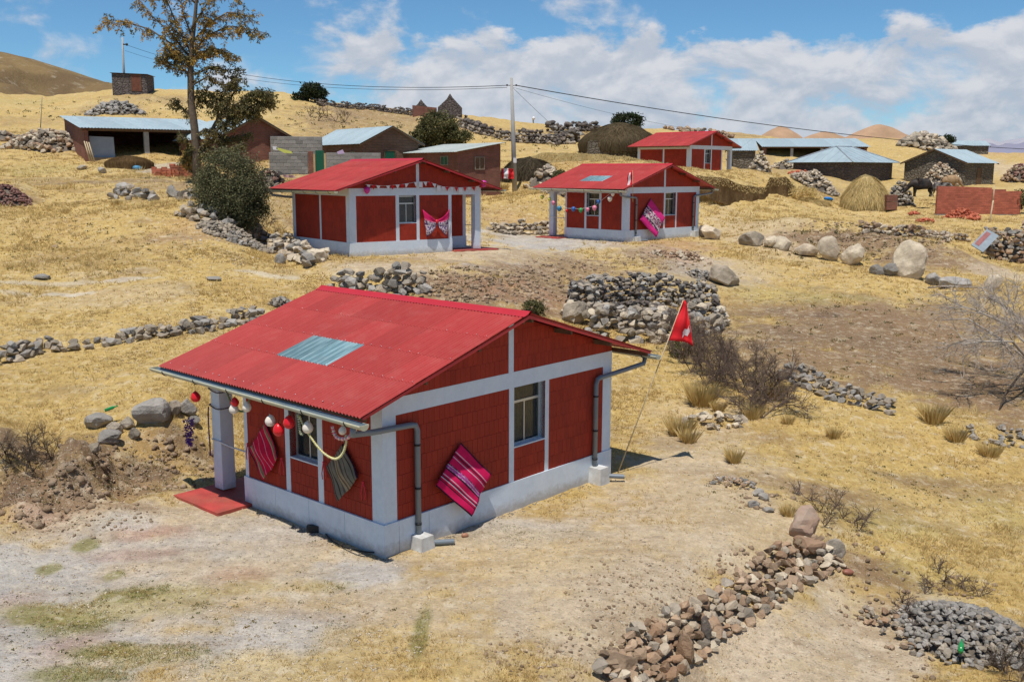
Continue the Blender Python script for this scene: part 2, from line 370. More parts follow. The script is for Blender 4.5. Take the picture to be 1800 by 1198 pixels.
def vnoise(x, y, seed=0):
    xi = np.floor(x).astype(np.int64); yi = np.floor(y).astype(np.int64); fx = x - xi; fy = y - yi
    fx = fx * fx * (3 - 2 * fx); fy = fy * fy * (3 - 2 * fy)
    def h(i, j):
        n = (i * 374761393 + j * 668265263 + seed * 1442695041) & 0xffffffff
        n = ((n ^ (n >> 13)) * 1274126177) & 0xffffffff; return ((n ^ (n >> 16)) & 0xffff) / 65535.0
    return (h(xi, yi) * (1 - fx) + h(xi + 1, yi) * fx) * (1 - fy) + (h(xi, yi + 1) * (1 - fx) + h(xi + 1, yi + 1) * fx) * fy
def fbm(x, y, sc, oct=4, seed=0, gain=.5):
    a = 1.0; t = 0.0; w = 0.0
    for i in range(oct): t = t + a * (vnoise(x * sc + 13.7 * i, y * sc - 7.1 * i, seed + i) - .5); w += a; a *= gain; sc *= 2.03
    return t / w * 2
BUMPS = []                       # (x, y, rx, ry, rot, height) earth mounds on the base surface
def H0(x, y):
    sh = np.shape(x); x = np.atleast_1d(np.asarray(x, float)).ravel(); y = np.atleast_1d(np.asarray(y, float)).ravel()
    s, t = warp(x, y); z = np.empty(len(x))
    for i in range(0, len(x), 20000):
        a, b = s[i:i + 20000], t[i:i + 20000]
        z[i:i + 20000] = _phi((a[:, None] - _cs) ** 2 + (b[:, None] - _ct) ** 2) @ _W[:-3] + _W[-3] + _W[-2] * a + _W[-1] * b
    for bx, by, rx, ry, rot, hh in BUMPS:
        c, q = math.cos(rot), math.sin(rot); X = ((x - bx) * c + (y - by) * q) / rx; Y = (-(x - bx) * q + (y - by) * c) / ry
        z += hh * np.exp(-(X * X + Y * Y) * 1.2)
    # building pads
    for k, (hx, hy, hz, hw) in HOUSES.items():
        c, q = math.cos(R(hw)), math.sin(R(hw)); X = (x - hx) * c + (y - hy) * q; Y = -(x - hx) * q + (y - hy) * c
        dd = np.hypot(np.maximum(np.maximum(-.8 - X, X - HW - .8), 0), np.maximum(np.maximum(-.8 - Y, Y - HL - .8), 0))
        w = 1 - sstep(dd, 0, 1.8); z = z * (1 - w) + (hz - .02) * w
    return z.reshape(sh) if sh else z[0]
_pads = []
def rough_amp(x, y):
    """how lumpy the ground is: smooth in the yards, rough on banks"""
    w = np.ones_like(x)
    for k, (hx, hy, hz, hw) in HOUSES.items():
        d = np.hypot(x - hx - .3, y - hy - 3.5); w = np.minimum(w, .12 + .88 * sstep(d, 4.0, 8.0))
    return w
ROUGH = []                       # (x, y, r, amplitude)
def H(x, y):
    sh = np.shape(x); x = np.atleast_1d(np.asarray(x, float)).ravel(); y = np.atleast_1d(np.asarray(y, float)).ravel()
    z = H0(x, y); a = rough_amp(x, y) * np.clip(y / 40, .35, 2.0)
    z = z + a * (fbm(x, y, .35, 3, 5) * .16 + fbm(x, y, 1.6, 3, 9) * .05) + fbm(x, y, 4.5, 2, 14) * .018
    for rx, ry, rr, am in ROUGH:
        w = np.exp(-(((x - rx) ** 2 + (y - ry) ** 2) / rr ** 2)); 
        z = z + am * w * fbm(x, y, 1.1, 4, 21, .62)
    return z.reshape(sh) if sh else float(z[0])
def at(u, v, f=None, ymin=8.0, ymax=180.0):
    """the place where the line of sight of (u, v) meets the ground"""
    f = f or H; d = ray(u, v); ys = np.exp(np.linspace(math.log(ymin), math.log(ymax), 260))
    g = CAMZ + d[2] * ys - f(d[0] * ys, ys); i = np.argmax(g < 0)
    if g[i] >= 0: i = len(ys) - 1
    lo, hi = ys[max(0, i - 1)], ys[i]; yy = np.linspace(lo, hi, 12); g = CAMZ + d[2] * yy - f(d[0] * yy, yy)
    j = int(np.argmax(g < 0)) if (g < 0).any() else 11; y = float(yy[j]); return (float(d[0] * y), y)
def onH(u, v):
    x, y = at(u, v); return Vector((x, y, H(x, y)))
def bump_at(u, v, ru, rv_m, hh, rot=0.0):
    x, y = at(u, v, H0); BUMPS.append((x, y, ru * y / FPX, rv_m, rot, hh))
bump_at(1400, 408, 60, 2.0, .5, -.15); bump_at(1500, 425, 90, 2.6, .85, -.25); bump_at(1640, 450, 90, 2.4, .75, -.35)
bump_at(20, 345, 45, 1.8, .55)
def rough_at(u, v, ru, am):
    x, y = at(u, v, H0); ROUGH.append((x, y, ru * y / FPX, am))
rough_at(60, 840, 120, .55); rough_at(180, 830, 100, .50); rough_at(300, 815, 90, .35); rough_at(30, 900, 70, .22); rough_at(-60, 830, 150, .35)
rough_at(850, 500, 120, .35); rough_at(980, 480, 70, .35); rough_at(1180, 455, 60, .3); rough_at(1450, 420, 90, .25); rough_at(1590, 440, 110, .25)
rough_at(1450, 960, 60, .25); rough_at(1550, 1000, 90, .15)

# sheet: rows run outwards in even steps of scale, columns fan out
ts = np.concatenate([np.log(np.linspace(2.5, 9, 20)), np.linspace(math.log(9.1), math.log(70), 470), np.linspace(math.log(71), math.log(330), 120), np.log(np.array([400, 600, 1000, 2000, 4000, 9000, 18000]))])
ss = np.concatenate([np.linspace(-1.5, -.60, 26), np.linspace(-.595, .595, 470), np.linspace(.60, 1.5, 26)])
YY = np.exp(ts)[:, None] * np.ones(len(ss)); XX = YY * ss
far = sstep(YY, 250, 330)
_xi = XX.ravel(); _yi = np.minimum(YY.ravel(), 330); _xi = _xi * _yi / YY.ravel()
ZZ = H(_xi, _yi).reshape(YY.shape) * (1 - far) + 2.0 * far
_near = YY < 9
# ---- colour of the soil, by place, with bank shade painted in
C_GRASS = np.array((0.53, 0.375, 0.135)); C_PALE = np.array((0.60, 0.46, 0.215)); C_TAN = np.array((0.52, 0.42, 0.30)); C_GREY = np.array((0.44, 0.415, 0.385))
C_DIRT = np.array((0.235, 0.150, 0.085)); C_MUD_SHADE = np.array((0.17, 0.112, 0.072)); C_RED = np.array((0.38, 0.19, 0.13)); C_GREEN = np.array((0.17, 0.19, 0.06)); C_WHITE = np.array((0.55, 0.52, 0.46))
C_OR = np.array((0.45, 0.28, 0.095)); C_PINK = np.array((0.46, 0.26, 0.17)); C_OLIVE = np.array((0.42, 0.35, 0.13))
X, Y = XX.ravel(), YY.ravel()
colr = np.tile(C_GRASS, (len(X), 1)); grass = np.ones(len(X))
_f1 = fbm(X, Y, .22, 4, 31); _f2 = fbm(X, Y, .9, 4, 41); _f3 = fbm(X, Y, 2.6, 3, 51)
def blend(w, c, g=None):
    global colr, grass
    w = np.clip(w, 0, 1)
    colr[:] = colr * (1 - w[:, None]) + c * w[:, None]
    if g is not None: grass[:] = grass * (1 - w) + g * w
blend(sstep(_f1 + _f2 * .5, -.1, .7) * .65, C_PALE); blend(sstep(-_f1 + _f2 * .6, .15, .8) * .55, C_OR); blend(sstep(_f2 + _f3 * .4, .35, .9) * .45, C_OLIVE)
blend(sstep(fbm(X, Y, .5, 4, 71) + _f3 * .3, .3, .8) * .5, C_DIRT, .4)
ZONES = []
def zone(u, v, ru, rv, c, k=1.0, g=0.0, hard=.5, rot=0.0, jag=1.0):
    """an elliptical patch of soil, growth or painted shade of colour c, centred at the ground seen at (u, v)"""
    x, y = at(u, v); _, y1 = at(u, v + rv * .7); _, y2 = at(u, v - rv * .7)
    rx = ru * y / FPX; ry = max(.25, abs(y2 - y1) / 1.4)
    c_, s_ = math.cos(R(rot)), math.sin(R(rot)); dx, dy = (X - x) / rx, (Y - y) / ry
    d = np.hypot(dx * c_ + dy * s_, -dx * s_ + dy * c_) - (_f2 * .6 + _f3 * .45) * jag
    blend((1 - sstep(d, 1 - hard, 1 + hard)) * k, c, g)
# yard round the near house
for a in [(300,1000,520,130,C_TAN,.95,.1),(120,1080,330,170,C_TAN,.9,.1),(650,1080,260,120,C_TAN,.75,.35),(1000,980,330,110,C_TAN,.85,.15),(1250,900,200,110,C_TAN,.75,.25),(1120,1080,260,120,C_TAN,.8,.2),(1230,800,120,50,C_TAN,.7,.3),
  (60,1120,260,120,C_GREY,.9,.05),(60,1000,150,60,C_GREY,.85,.05),(430,1130,190,60,C_GREY,.85,.05),(300,960,120,28,C_GREY,.6,0),(640,1010,140,30,C_GREY,.9,0),(880,930,160,22,C_GREY,.7,0),(520,930,120,26,C_GREY,.6,0),
  (700,1160,150,60,C_GRASS,.7,.7),(470,1190,120,40,C_PALE,.7,.6),(900,970,170,40,C_PALE,.35,.3),(1150,1120,100,50,C_DIRT,.35,.1),(1500,1120,150,60,C_TAN,.95,.1),(1420,1170,170,60,C_TAN,.9,.1),(1560,1040,60,60,C_DIRT,.5,.1),
  (265,935,60,14,C_RED,.55,0),(240,975,90,12,C_RED,.4,0),(130,1130,70,40,C_RED,.45,0),(420,1020,60,22,C_RED,.4,.2),(30,1060,50,24,C_RED,.3,0),
  (230,915,55,14,C_WHITE,.6,0),(20,985,60,16,C_WHITE,.5,0),(500,1045,60,12,C_WHITE,.5,0),(340,1030,80,8,C_WHITE,.25,0),(560,975,200,8,C_WHITE,.3,0),
  (70,1078,75,20,C_GREEN,.85,.9),(135,1098,80,24,C_GREEN,.75,.8),(170,1145,65,16,C_GREEN,.8,.8),(260,1060,130,30,C_OLIVE,.6,.9),(270,1150,110,18,C_OLIVE,.6,.9),(110,1185,70,14,C_GREEN,.75,.8),(170,1190,60,14,C_GREEN,.5,.9),(240,1045,60,12,C_GREEN,.8,.8),(150,960,26,6,C_GREEN,.8,.8),(90,1000,20,5,C_GREEN,.75,.8),(200,1010,22,5,C_GREEN,.75,.8),(430,1030,70,12,C_OLIVE,.5,.8),(740,1110,14,60,C_GREEN,.75,.8),(560,1030,60,10,C_OLIVE,.5,.8),
  (60,840,130,60,C_DIRT,.95,.1),(200,815,120,14,C_MUD_SHADE,.6,.1),(200,830,140,50,C_DIRT,.85,.1),(330,800,90,36,C_DIRT,.8,.15),(60,900,90,40,C_TAN,.8,.1),(40,890,60,30,C_RED,.4,0),(150,870,60,16,C_WHITE,.3,0),(270,800,70,26,C_OR,.5,.3),(30,850,50,20,C_RED,.3,0),
  (70,800,140,18,C_MUD_SHADE,.95,.1),(230,812,130,14,C_MUD_SHADE,.85,.1),(350,790,60,14,C_MUD_SHADE,.7,.1),(30,850,70,16,C_MUD_SHADE,.7,.1),(120,870,90,10,C_DIRT,.8,.1),  # bank overhang's shade painted into the soil as dark strips, also on line above
  # left field
  (180,440,130,28,C_DIRT,.35,.6),(60,460,60,14,C_DIRT,.3,.6),(100,395,90,14,C_OR,.45,.8),(180,525,140,22,C_TAN,.45,.5),(60,300,60,10,C_OLIVE,.6,.8),(70,318,70,7,C_MUD_SHADE,.5,.4),(150,335,60,5,C_DIRT,.5,.4),(330,400,60,26,C_RED,.35,.2),
  (250,310,70,8,C_DIRT,.4,.2),(280,290,50,6,C_GREY,.6,0),(20,345,45,20,C_DIRT,.8,0),(230,318,110,5,C_MUD_SHADE,.7,.1),(290,330,60,5,C_DIRT,.6,.1),(250,275,70,6,C_OR,.5,.2),(330,330,30,20,C_DIRT,.5,.2),
  (90,500,180,3,C_WHITE,.55,.1),(230,492,60,3,C_WHITE,.45,.1),(110,518,60,3,C_WHITE,.7,.1),(20,514,40,3,C_WHITE,.5,.1),(470,483,60,3,C_WHITE,.6,.1),(200,480,70,5,C_TAN,.4,.2),(190,770,120,12,C_DIRT,.5,.2),
  # terraces of the middle houses
  (860,440,140,22,C_TAN,.9,.1),(930,425,90,16,C_GREY,.85,0),(1000,432,120,12,C_GREY,.8,0),(700,462,130,10,C_DIRT,.6,.1),(720,470,160,12,C_TAN,.8,.2),(1180,428,90,8,C_RED,.5,0),(1150,445,110,12,C_TAN,.8,.2),(860,470,60,3,C_WHITE,.7,0),(920,466,40,2.5,C_WHITE,.8,0),
  (830,500,130,32,C_DIRT,.9,.05),(940,495,110,34,C_DIRT,.85,.05),(1020,475,90,26,C_DIRT,.8,.05),(1180,458,90,24,C_DIRT,.75,.1),(1230,475,70,24,C_GREY,.5,.05),(900,510,90,14,C_RED,.35,.05),(560,420,60,40,C_DIRT,.5,.1),(500,370,60,30,C_DIRT,.5,.3),(1190,450,40,10,C_PINK,.5,0),
  (1330,400,80,26,C_TAN,.6,.4),(1370,425,90,12,C_TAN,.7,.3),(900,370,60,14,C_DIRT,.3,.5),(885,385,60,10,C_RED,.35,.3),
  # right-hand field
  (1490,570,230,55,C_DIRT,.85,.15),(1640,620,200,75,C_DIRT,.92,.1),(1740,690,110,50,C_DIRT,.9,.1),(1540,600,150,50,C_MUD_SHADE,.45,.1),(1380,620,110,40,C_DIRT,.75,.2),(1580,560,200,30,C_DIRT,.85,.1),(1480,640,160,30,C_DIRT,.8,.1),(1650,680,120,26,C_DIRT,.8,.1),(1350,520,120,14,C_OLIVE,.5,.4),(1620,845,120,8,C_MUD_SHADE,.6,.2),(1730,875,90,12,C_DIRT,.6,.3),(1480,905,60,14,C_MUD_SHADE,.5,.2),(1660,930,60,8,C_DIRT,.5,.3),(1100,520,60,20,C_DIRT,.6,.1),(1330,590,60,20,C_MUD_SHADE,.5,.1),(1700,560,120,30,C_DIRT,.7,.2),(1320,552,70,9,C_MUD_SHADE,.6,.1),(1455,553,32,5,C_MUD_SHADE,.85,0),(1480,522,60,6,C_OLIVE,.4,.5),
  (1440,430,70,18,C_DIRT,.95,.1),(1540,430,100,28,C_DIRT,.95,.1),(1620,450,100,26,C_DIRT,.95,.1),(1700,470,70,12,C_DIRT,.9,.1),(1520,410,90,10,C_MUD_SHADE,.6,0),(1600,440,60,14,C_MUD_SHADE,.35,.2),
  (1760,480,70,8,C_TAN,.7,.2),(1300,470,80,18,C_TAN,.5,.4),(1270,520,40,20,C_OR,.4,.7),(1700,415,30,6,C_OR,.7,.8),
  (1380,850,120,12,C_DIRT,.6,.3),(1500,880,100,26,C_DIRT,.65,.3),(1560,920,120,20,C_OLIVE,.5,.8),(1700,860,120,10,C_DIRT,.5,.5),(1780,920,60,50,C_OLIVE,.5,.8),(1550,1000,60,24,C_DIRT,.8,.1),(1640,1010,80,40,C_OLIVE,.4,.7),(1700,1100,80,50,C_GREY,.6,0),(1790,1160,60,60,C_DIRT,.8,.3),(1220,730,80,30,C_TAN,.4,.4),(1180,780,70,12,C_DIRT,.5,.2),
  # back slopes
  (560,210,60,14,C_DIRT,.55,.3),(330,182,120,6,C_DIRT,.45,.3),(250,170,90,5,C_MUD_SHADE,.4,.3),(640,205,90,7,C_DIRT,.45,.3),(560,190,60,4,C_MUD_SHADE,.5,.3),(850,228,80,8,C_DIRT,.5,.2),(1080,240,90,6,C_DIRT,.5,.3),(930,262,80,5,C_DIRT,.35,.3),(40,215,70,6,C_DIRT,.35,.4),(200,190,60,8,C_DIRT,.6,.1),(50,182,60,6,C_OLIVE,.5,.8),(450,195,50,7,C_DIRT,.4,.4),(700,195,90,6,C_DIRT,.6,.2),(980,235,60,8,C_DIRT,.5,.3),(1000,290,110,12,C_OR,.7,.9),(1370,240,50,14,C_PINK,.95,0),(1500,242,110,18,C_PINK,.95,0),(1580,262,50,8,C_GRASS,.8,.9),
  (1640,246,60,12,C_GREY,.7,.1),(1270,236,60,6,C_DIRT,.5,.2),(1800,300,60,20,C_TAN,.7,.1)]:
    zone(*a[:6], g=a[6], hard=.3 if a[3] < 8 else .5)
_n = len(ss); _m = len(ts)
idx = np.arange(_n * _m).reshape(_m, _n)
F4 = np.stack([idx[:-1, :-1], idx[:-1, 1:], idx[1:, 1:], idx[1:, :-1]], -1).reshape(-1, 4)
t = NT('dry_ground')
p = t.pos(); g = t.attr('grassy'); colA = t.attr('soil', 'Color')
nA = t.noise(p, 1.1, 7, 0.62); nB = t.noise(p, 7.0, 6, 0.68); nC = t.noise(p, 34.0, 4, 0.7); nD = t.noise(p, 2.7, 5, 0.6, 0.6); nE = t.noise(t.stretch(p, (5, 1.2, 2)), 3.2, 5, .65, .8)
f = t.math('MULTIPLY', t.mapr(nA, .3, .7, .86, 1.14), t.math('MULTIPLY', t.mapr(nB, .3, .7, .80, 1.20), t.mapr(nC, .25, .75, .74, 1.26)))
c0 = t.scale_col(colA, f)
strw = t.mix(t.mapr(nE, .44, .66, 0, 1), (0.32, 0.20, 0.06), (0.68, 0.52, 0.22))          # straw and thatch between bare spots
c1 = t.mix(t.math('MULTIPLY', g, .33), c0, strw)
spot = t.math('MULTIPLY', t.mapr(nD, .57, .66, 0, 1), t.mapr(nB, .45, .6, 0, 1))
nS = t.noise(t.stretch(p, (.22, .9, .5)), 1.6, 7, .68, .5); nT = t.noise(t.stretch(p, (.6, 1.6, 1)), 1.1, 6, .7, .3)
c1 = t.mix(t.mapr(nS, .52, .68, 0, .42), c1, (0.27, 0.165, 0.08)); c1 = t.mix(t.mapr(nT, .56, .70, 0, .4), c1, (0.60, 0.50, 0.31))
c2_ = t.mix(t.math('MULTIPLY', spot, .62), c1, (0.17, 0.105, 0.055))
vo = t.n('ShaderNodeTexVoronoi', feature='F1'); t.l(p, vo.inputs['Vector']); vo.inputs['Scale'].default_value = 11.0
peb = t.math('MULTIPLY', t.mapr(vo.outputs['Distance'], .16, .26, 1, 0), t.math('SUBTRACT', 1.0, g))
pr = t.n('ShaderNodeSeparateColor'); t.l(vo.outputs['Color'], pr.inputs[0])
pc = t.mix(pr.outputs[0], (0.26, 0.21, 0.17), (0.60, 0.53, 0.44))
vo2 = t.n('ShaderNodeTexVoronoi', feature='F1'); t.l(p, vo2.inputs['Vector']); vo2.inputs['Scale'].default_value = 27.0; pq = t.n('ShaderNodeSeparateColor'); t.l(vo2.outputs['Color'], pq.inputs[0])
c2_ = t.mix(t.math('MULTIPLY', t.math('MULTIPLY', t.mapr(vo2.outputs['Distance'], .2, .34, 1, 0), t.math('SUBTRACT', 1.0, g)), t.mapr(pq.outputs[1], .45, .7, 0, .75)), c2_, t.mix(pq.outputs[0], (0.22, 0.17, 0.13), (0.66, 0.60, 0.50)))
nK = t.noise(p, 4.2, 8, .74, .2); c2_ = t.mix(t.mapr(nK, .57, .68, 0, .34), c2_, (0.28, 0.195, 0.125)); c2_ = t.mix(t.mapr(nK, .36, .48, .45, 0), c2_, (0.70, 0.61, 0.46))
c3 = t.mix(t.math('MULTIPLY', peb, t.mapr(pr.outputs[1], .5, .8, 0, .8)), c2_, pc)
hgt = t.math('ADD', t.math('MULTIPLY', nB, .7), t.math('ADD', t.math('MULTIPLY', nC, .5), t.math('MULTIPLY', peb, .35)))
t.bump(hgt, .85, .075)
M['ground'] = t.fin(c3, .95, .12)
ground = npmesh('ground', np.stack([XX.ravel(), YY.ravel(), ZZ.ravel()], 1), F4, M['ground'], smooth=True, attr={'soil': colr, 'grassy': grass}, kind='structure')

# ---- far hills, beyond the brow
def ridge(name, prof, Y, depth, m, back=None):
    """hill with the given skyline [(u, v)...] standing at distance Y, sloping down towards us over `depth` metres"""
    us = np.linspace(prof[0][0], prof[-1][0], 120); vv = np.interp(us, [q[0] for q in prof], [q[1] for q in prof])
    rows = 36; V = []
    for j in range(rows + 1):
        k = j / rows
        for u, v in zip(us, vv):
            d = ray(u, v); top = CAMZ + d[2] * Y; fr = k / .7 if k < .7 else 1 - (k - .7) / .3 * .6
            yy = Y + (k - .7) * depth; base = 1.0
            zz = base + (top - base) * (1 - (1 - fr) ** 1.5 if k < .7 else fr)
            zz += (mnoise.fractal(Vector((d[0] * Y * 8 / depth, yy * 8 / depth, 3)), 1, 2, 5) * .035 * depth) * min(1, 4 * abs(1 - fr)) * min(1, k * 5)
            V.append((d[0] * Y, yy, zz))
    n = len(us); F = [(j * n + i, j * n + i + 1, (j + 1) * n + i + 1, (j + 1) * n + i) for j in range(rows) for i in range(n - 1)]
    return npmesh(name, np.array(V), np.array(F), m, smooth=True, kind='structure')
def hill_mat(name, a, b, c, sc):
    t = NT(name); p = t.pos(); n = t.noise(p, sc, 8, .62); n2 = t.noise(p, sc * 7, 6, .7)
    k = t.mix(t.mapr(n, .40, .60, 0, 1), a, b); k = t.mix(t.mapr(n2, .56, .68, 0, .8), k, c)
    t.bump(n2, .8, 1.2); return t.fin(k, .95, .1)
M['hill'] = hill_mat('moorland', (0.155, 0.105, 0.055), (0.24, 0.165, 0.075), (0.33, 0.27, 0.19), .035)
M['far_mt'] = hill_mat('far_mountain', (0.20, 0.21, 0.30), (0.26, 0.25, 0.31), (0.30, 0.29, 0.34), .002)  # bluish haze of distance is put into both mountain colours
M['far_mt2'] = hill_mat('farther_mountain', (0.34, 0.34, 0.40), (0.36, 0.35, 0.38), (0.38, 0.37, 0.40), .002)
ridge('hill', [(-500, 60), (-200, 62), (0, 91), (60, 104), (130, 126), (195, 147), (260, 165), (400, 200)], 330, 200, M['hill'])
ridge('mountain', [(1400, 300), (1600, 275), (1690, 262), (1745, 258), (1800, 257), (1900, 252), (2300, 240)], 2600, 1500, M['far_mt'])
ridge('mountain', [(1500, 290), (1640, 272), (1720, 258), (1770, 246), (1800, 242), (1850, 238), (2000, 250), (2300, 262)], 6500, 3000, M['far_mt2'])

# from here on read heights off the finished sheet
_tsl, _ssl = ts.tolist(), ss.tolist()
from bisect import bisect_right
def H(x, y):
    if np.ndim(x) == 0:
        y_ = max(y, 2.6); s = min(1.49, max(-1.49, x / y_)); t_ = math.log(y_)
        i = min(len(_tsl) - 2, bisect_right(_tsl, t_) - 1); j = min(len(_ssl) - 2, bisect_right(_ssl, s) - 1)
        a = (t_ - _tsl[i]) / (_tsl[i + 1] - _tsl[i]); b = (s - _ssl[j]) / (_ssl[j + 1] - _ssl[j])
        return float((ZZ[i, j] * (1 - b) + ZZ[i, j + 1] * b) * (1 - a) + (ZZ[i + 1, j] * (1 - b) + ZZ[i + 1, j + 1] * b) * a)
    x = np.asarray(x, float); y = np.maximum(np.asarray(y, float), 2.6); s = np.clip(x / y, -1.49, 1.49); t_ = np.log(y)
    i = np.clip(np.searchsorted(ts, t_, 'right') - 1, 0, len(ts) - 2); j = np.clip(np.searchsorted(ss, s, 'right') - 1, 0, len(ss) - 2)
    a = (t_ - ts[i]) / (ts[i + 1] - ts[i]); b = (s - ss[j]) / (ss[j + 1] - ss[j])
    return (ZZ[i, j] * (1 - b) + ZZ[i, j + 1] * b) * (1 - a) + (ZZ[i + 1, j] * (1 - b) + ZZ[i + 1, j + 1] * b) * a
def at(u, v, f=None, ymin=8.0, ymax=180.0):
    d = ray(u, v); ys = np.exp(np.linspace(math.log(ymin), math.log(ymax), 1200)); g = CAMZ + d[2] * ys - H(d[0] * ys, ys)
    i = int(np.argmax(g < 0)) if (g < 0).any() else len(ys) - 1; y = float(ys[i]); return (float(d[0] * y), y)

# ------------------------------------------------------------------ red houses
OG, OE, HE, HR, HP, HB0, HB1 = .436, .764, 2.436, 3.559, .511, 2.22, 2.50
KS = (HR - HE) / (HW / 2 + OE)
def zroof(a): return HE + (min(a, HW - a) + OE) * KS
_cell = {}
def corrugated(L, w, pitch=.076, amp=.010, seg=6, rows=1):
    """a sheet w wide (waves along x), L long (down y), origin at its lower left corner"""
    key = (round(L, 3), round(w, 3), pitch, amp, seg)
    if key in _cell: return _cell[key]
    n = max(1, int(round(w / pitch))) * seg; V = []; F = []
    for j in range(2):
        for i in range(n + 1):
            V.append((w * i / n, L * j, amp * math.cos(2 * math.pi * i / seg)))
    for i in range(n): F.append((i, i + 1, n + 2 + i, n + 1 + i))
    me = bpy.data.meshes.new('roof_sheet'); me.from_pydata(V, [], F); me.polygons.foreach_set('use_smooth', [True] * len(F)); me.update(); _cell[key] = me
    return me
_mm = {}
def with_mat(me, m):
    k = (me.name, m.name)
    if k not in _mm:
        c = me.copy(); c.materials.clear(); c.materials.append(m); _mm[k] = c
    return _mm[k]
def lay_sheets(parent, p0, along, down, width, length, m, nw, rows, pitch=.076, amp=.015, seg=6, special=None, name='roof_sheet'):
    """tile a slope: p0 = eave corner, along = unit vector of the eave, down = unit vector UP the slope"""
    p0, along, up = Vector(p0), Vector(along).normalized(), Vector(down).normalized(); nz = along.cross(up).normalized()
    out = []
    w = width / nw
    for (s0, s1, lift) in rows:
        for i in range(nw):
            mt = m
            if special: mt = special(i, s0) or m
            o = bpy.data.objects.new(name if mt is not M['skylight'] else 'skylight_sheet', with_mat(corrugated(s1 - s0, w, pitch, amp, seg), mt)); COL.objects.link(o); o.parent = parent
            X = Matrix((( along.x, up.x, nz.x), (along.y, up.y, nz.y), (along.z, up.z, nz.z))).to_4x4()
            X.translation = p0 + along * (w * i) + up * s0 + nz * (lift + .0012 * (i % 2)); o.matrix_local = X; out.append(o)
    return out
brick_me = None
def brick_unit(w, h, d):
    b = MB(); c = .006
    b.add([(c, 0, c), (w - c, 0, c), (w - c, 0, h - c), (c, 0, h - c), (0, c, 0), (w, c, 0), (w, c, h), (0, c, h), (0, d, 0), (w, d, 0), (w, d, h), (0, d, h)],
          [(0, 1, 2, 3), (0, 4, 5, 1), (1, 5, 6, 2), (2, 6, 7, 3), (3, 7, 4, 0), (4, 8, 9, 5), (5, 9, 10, 6), (6, 10, 11, 7), (7, 11, 8, 4)])
    return b
def brick_field(root, rects, o, ux, nrm, count, m, bw=.118, bh=.232, joint=.004, proud=.003, clip=None):
    """bricks laid over rectangles (x0, x1, z0, z1) of a wall face through point o along ux, facing nrm.
       the first `count` are objects, the rest one joined part"""
    ux, nrm, o = Vector(ux), Vector(nrm), Vector(o); rest = MB(); done = 0; cache = {}; var = []
    for (x0, x1, z0, z1) in rects:
        nz = max(1, round((z1 - z0) / bh)); hh = (z1 - z0) / nz
        for r in range(nz):
            xs = x0 - (bw * .5 if r % 2 else 0)
            while xs < x1 - .01:
                a, b = max(xs, x0), min(xs + bw, x1); xs += bw
                if b - a < .025: continue
                zt = z0 + (r + 1) * hh; zb = z0 + r * hh
                if clip:
                    zm = clip((a + b) / 2) 
                    if zb > zm - .05: continue
                    zt = min(zt, zm)
                w, h = round(b - a - joint, 3), round(zt - zb - joint, 3)
                base = o + ux * (a + joint / 2) + Vector((0, 0, zb + joint / 2)) + nrm * (proud + rnd(-.0012, .0012))
                X = Matrix(((ux.x, -nrm.x, 0), (ux.y, -nrm.y, 0), (0, 0, 1))).to_4x4(); X.translation = base
                if done < count:
                    if (w, h) not in cache: cache[(w, h)] = brick_unit(w, h, .03).mesh('brick', m)
                    q = bpy.data.objects.new('brick', cache[(w, h)]); COL.objects.link(q); q.parent = root; q.matrix_local = X; done += 1
                else:
                    u = MB().add([(0, 0, 0), (w, 0, 0), (w, 0, h), (0, 0, h), (0, .02, 0), (w, .02, 0), (w, .02, h), (0, .02, h)], [(0, 1, 2, 3), (0, 4, 5, 1), (1, 5, 6, 2), (2, 6, 7, 3), (3, 7, 4, 0)])
                    rest.add([X @ Vector(p_) for p_ in u.v], u.f); var += [random.random()] * 8
    if rest.v:
        q = rest.build('brickwork', m, root, kind='stuff'); at_ = q.data.attributes.new('var', 'FLOAT', 'POINT'); at_.data.foreach_set('value', var)
    return done

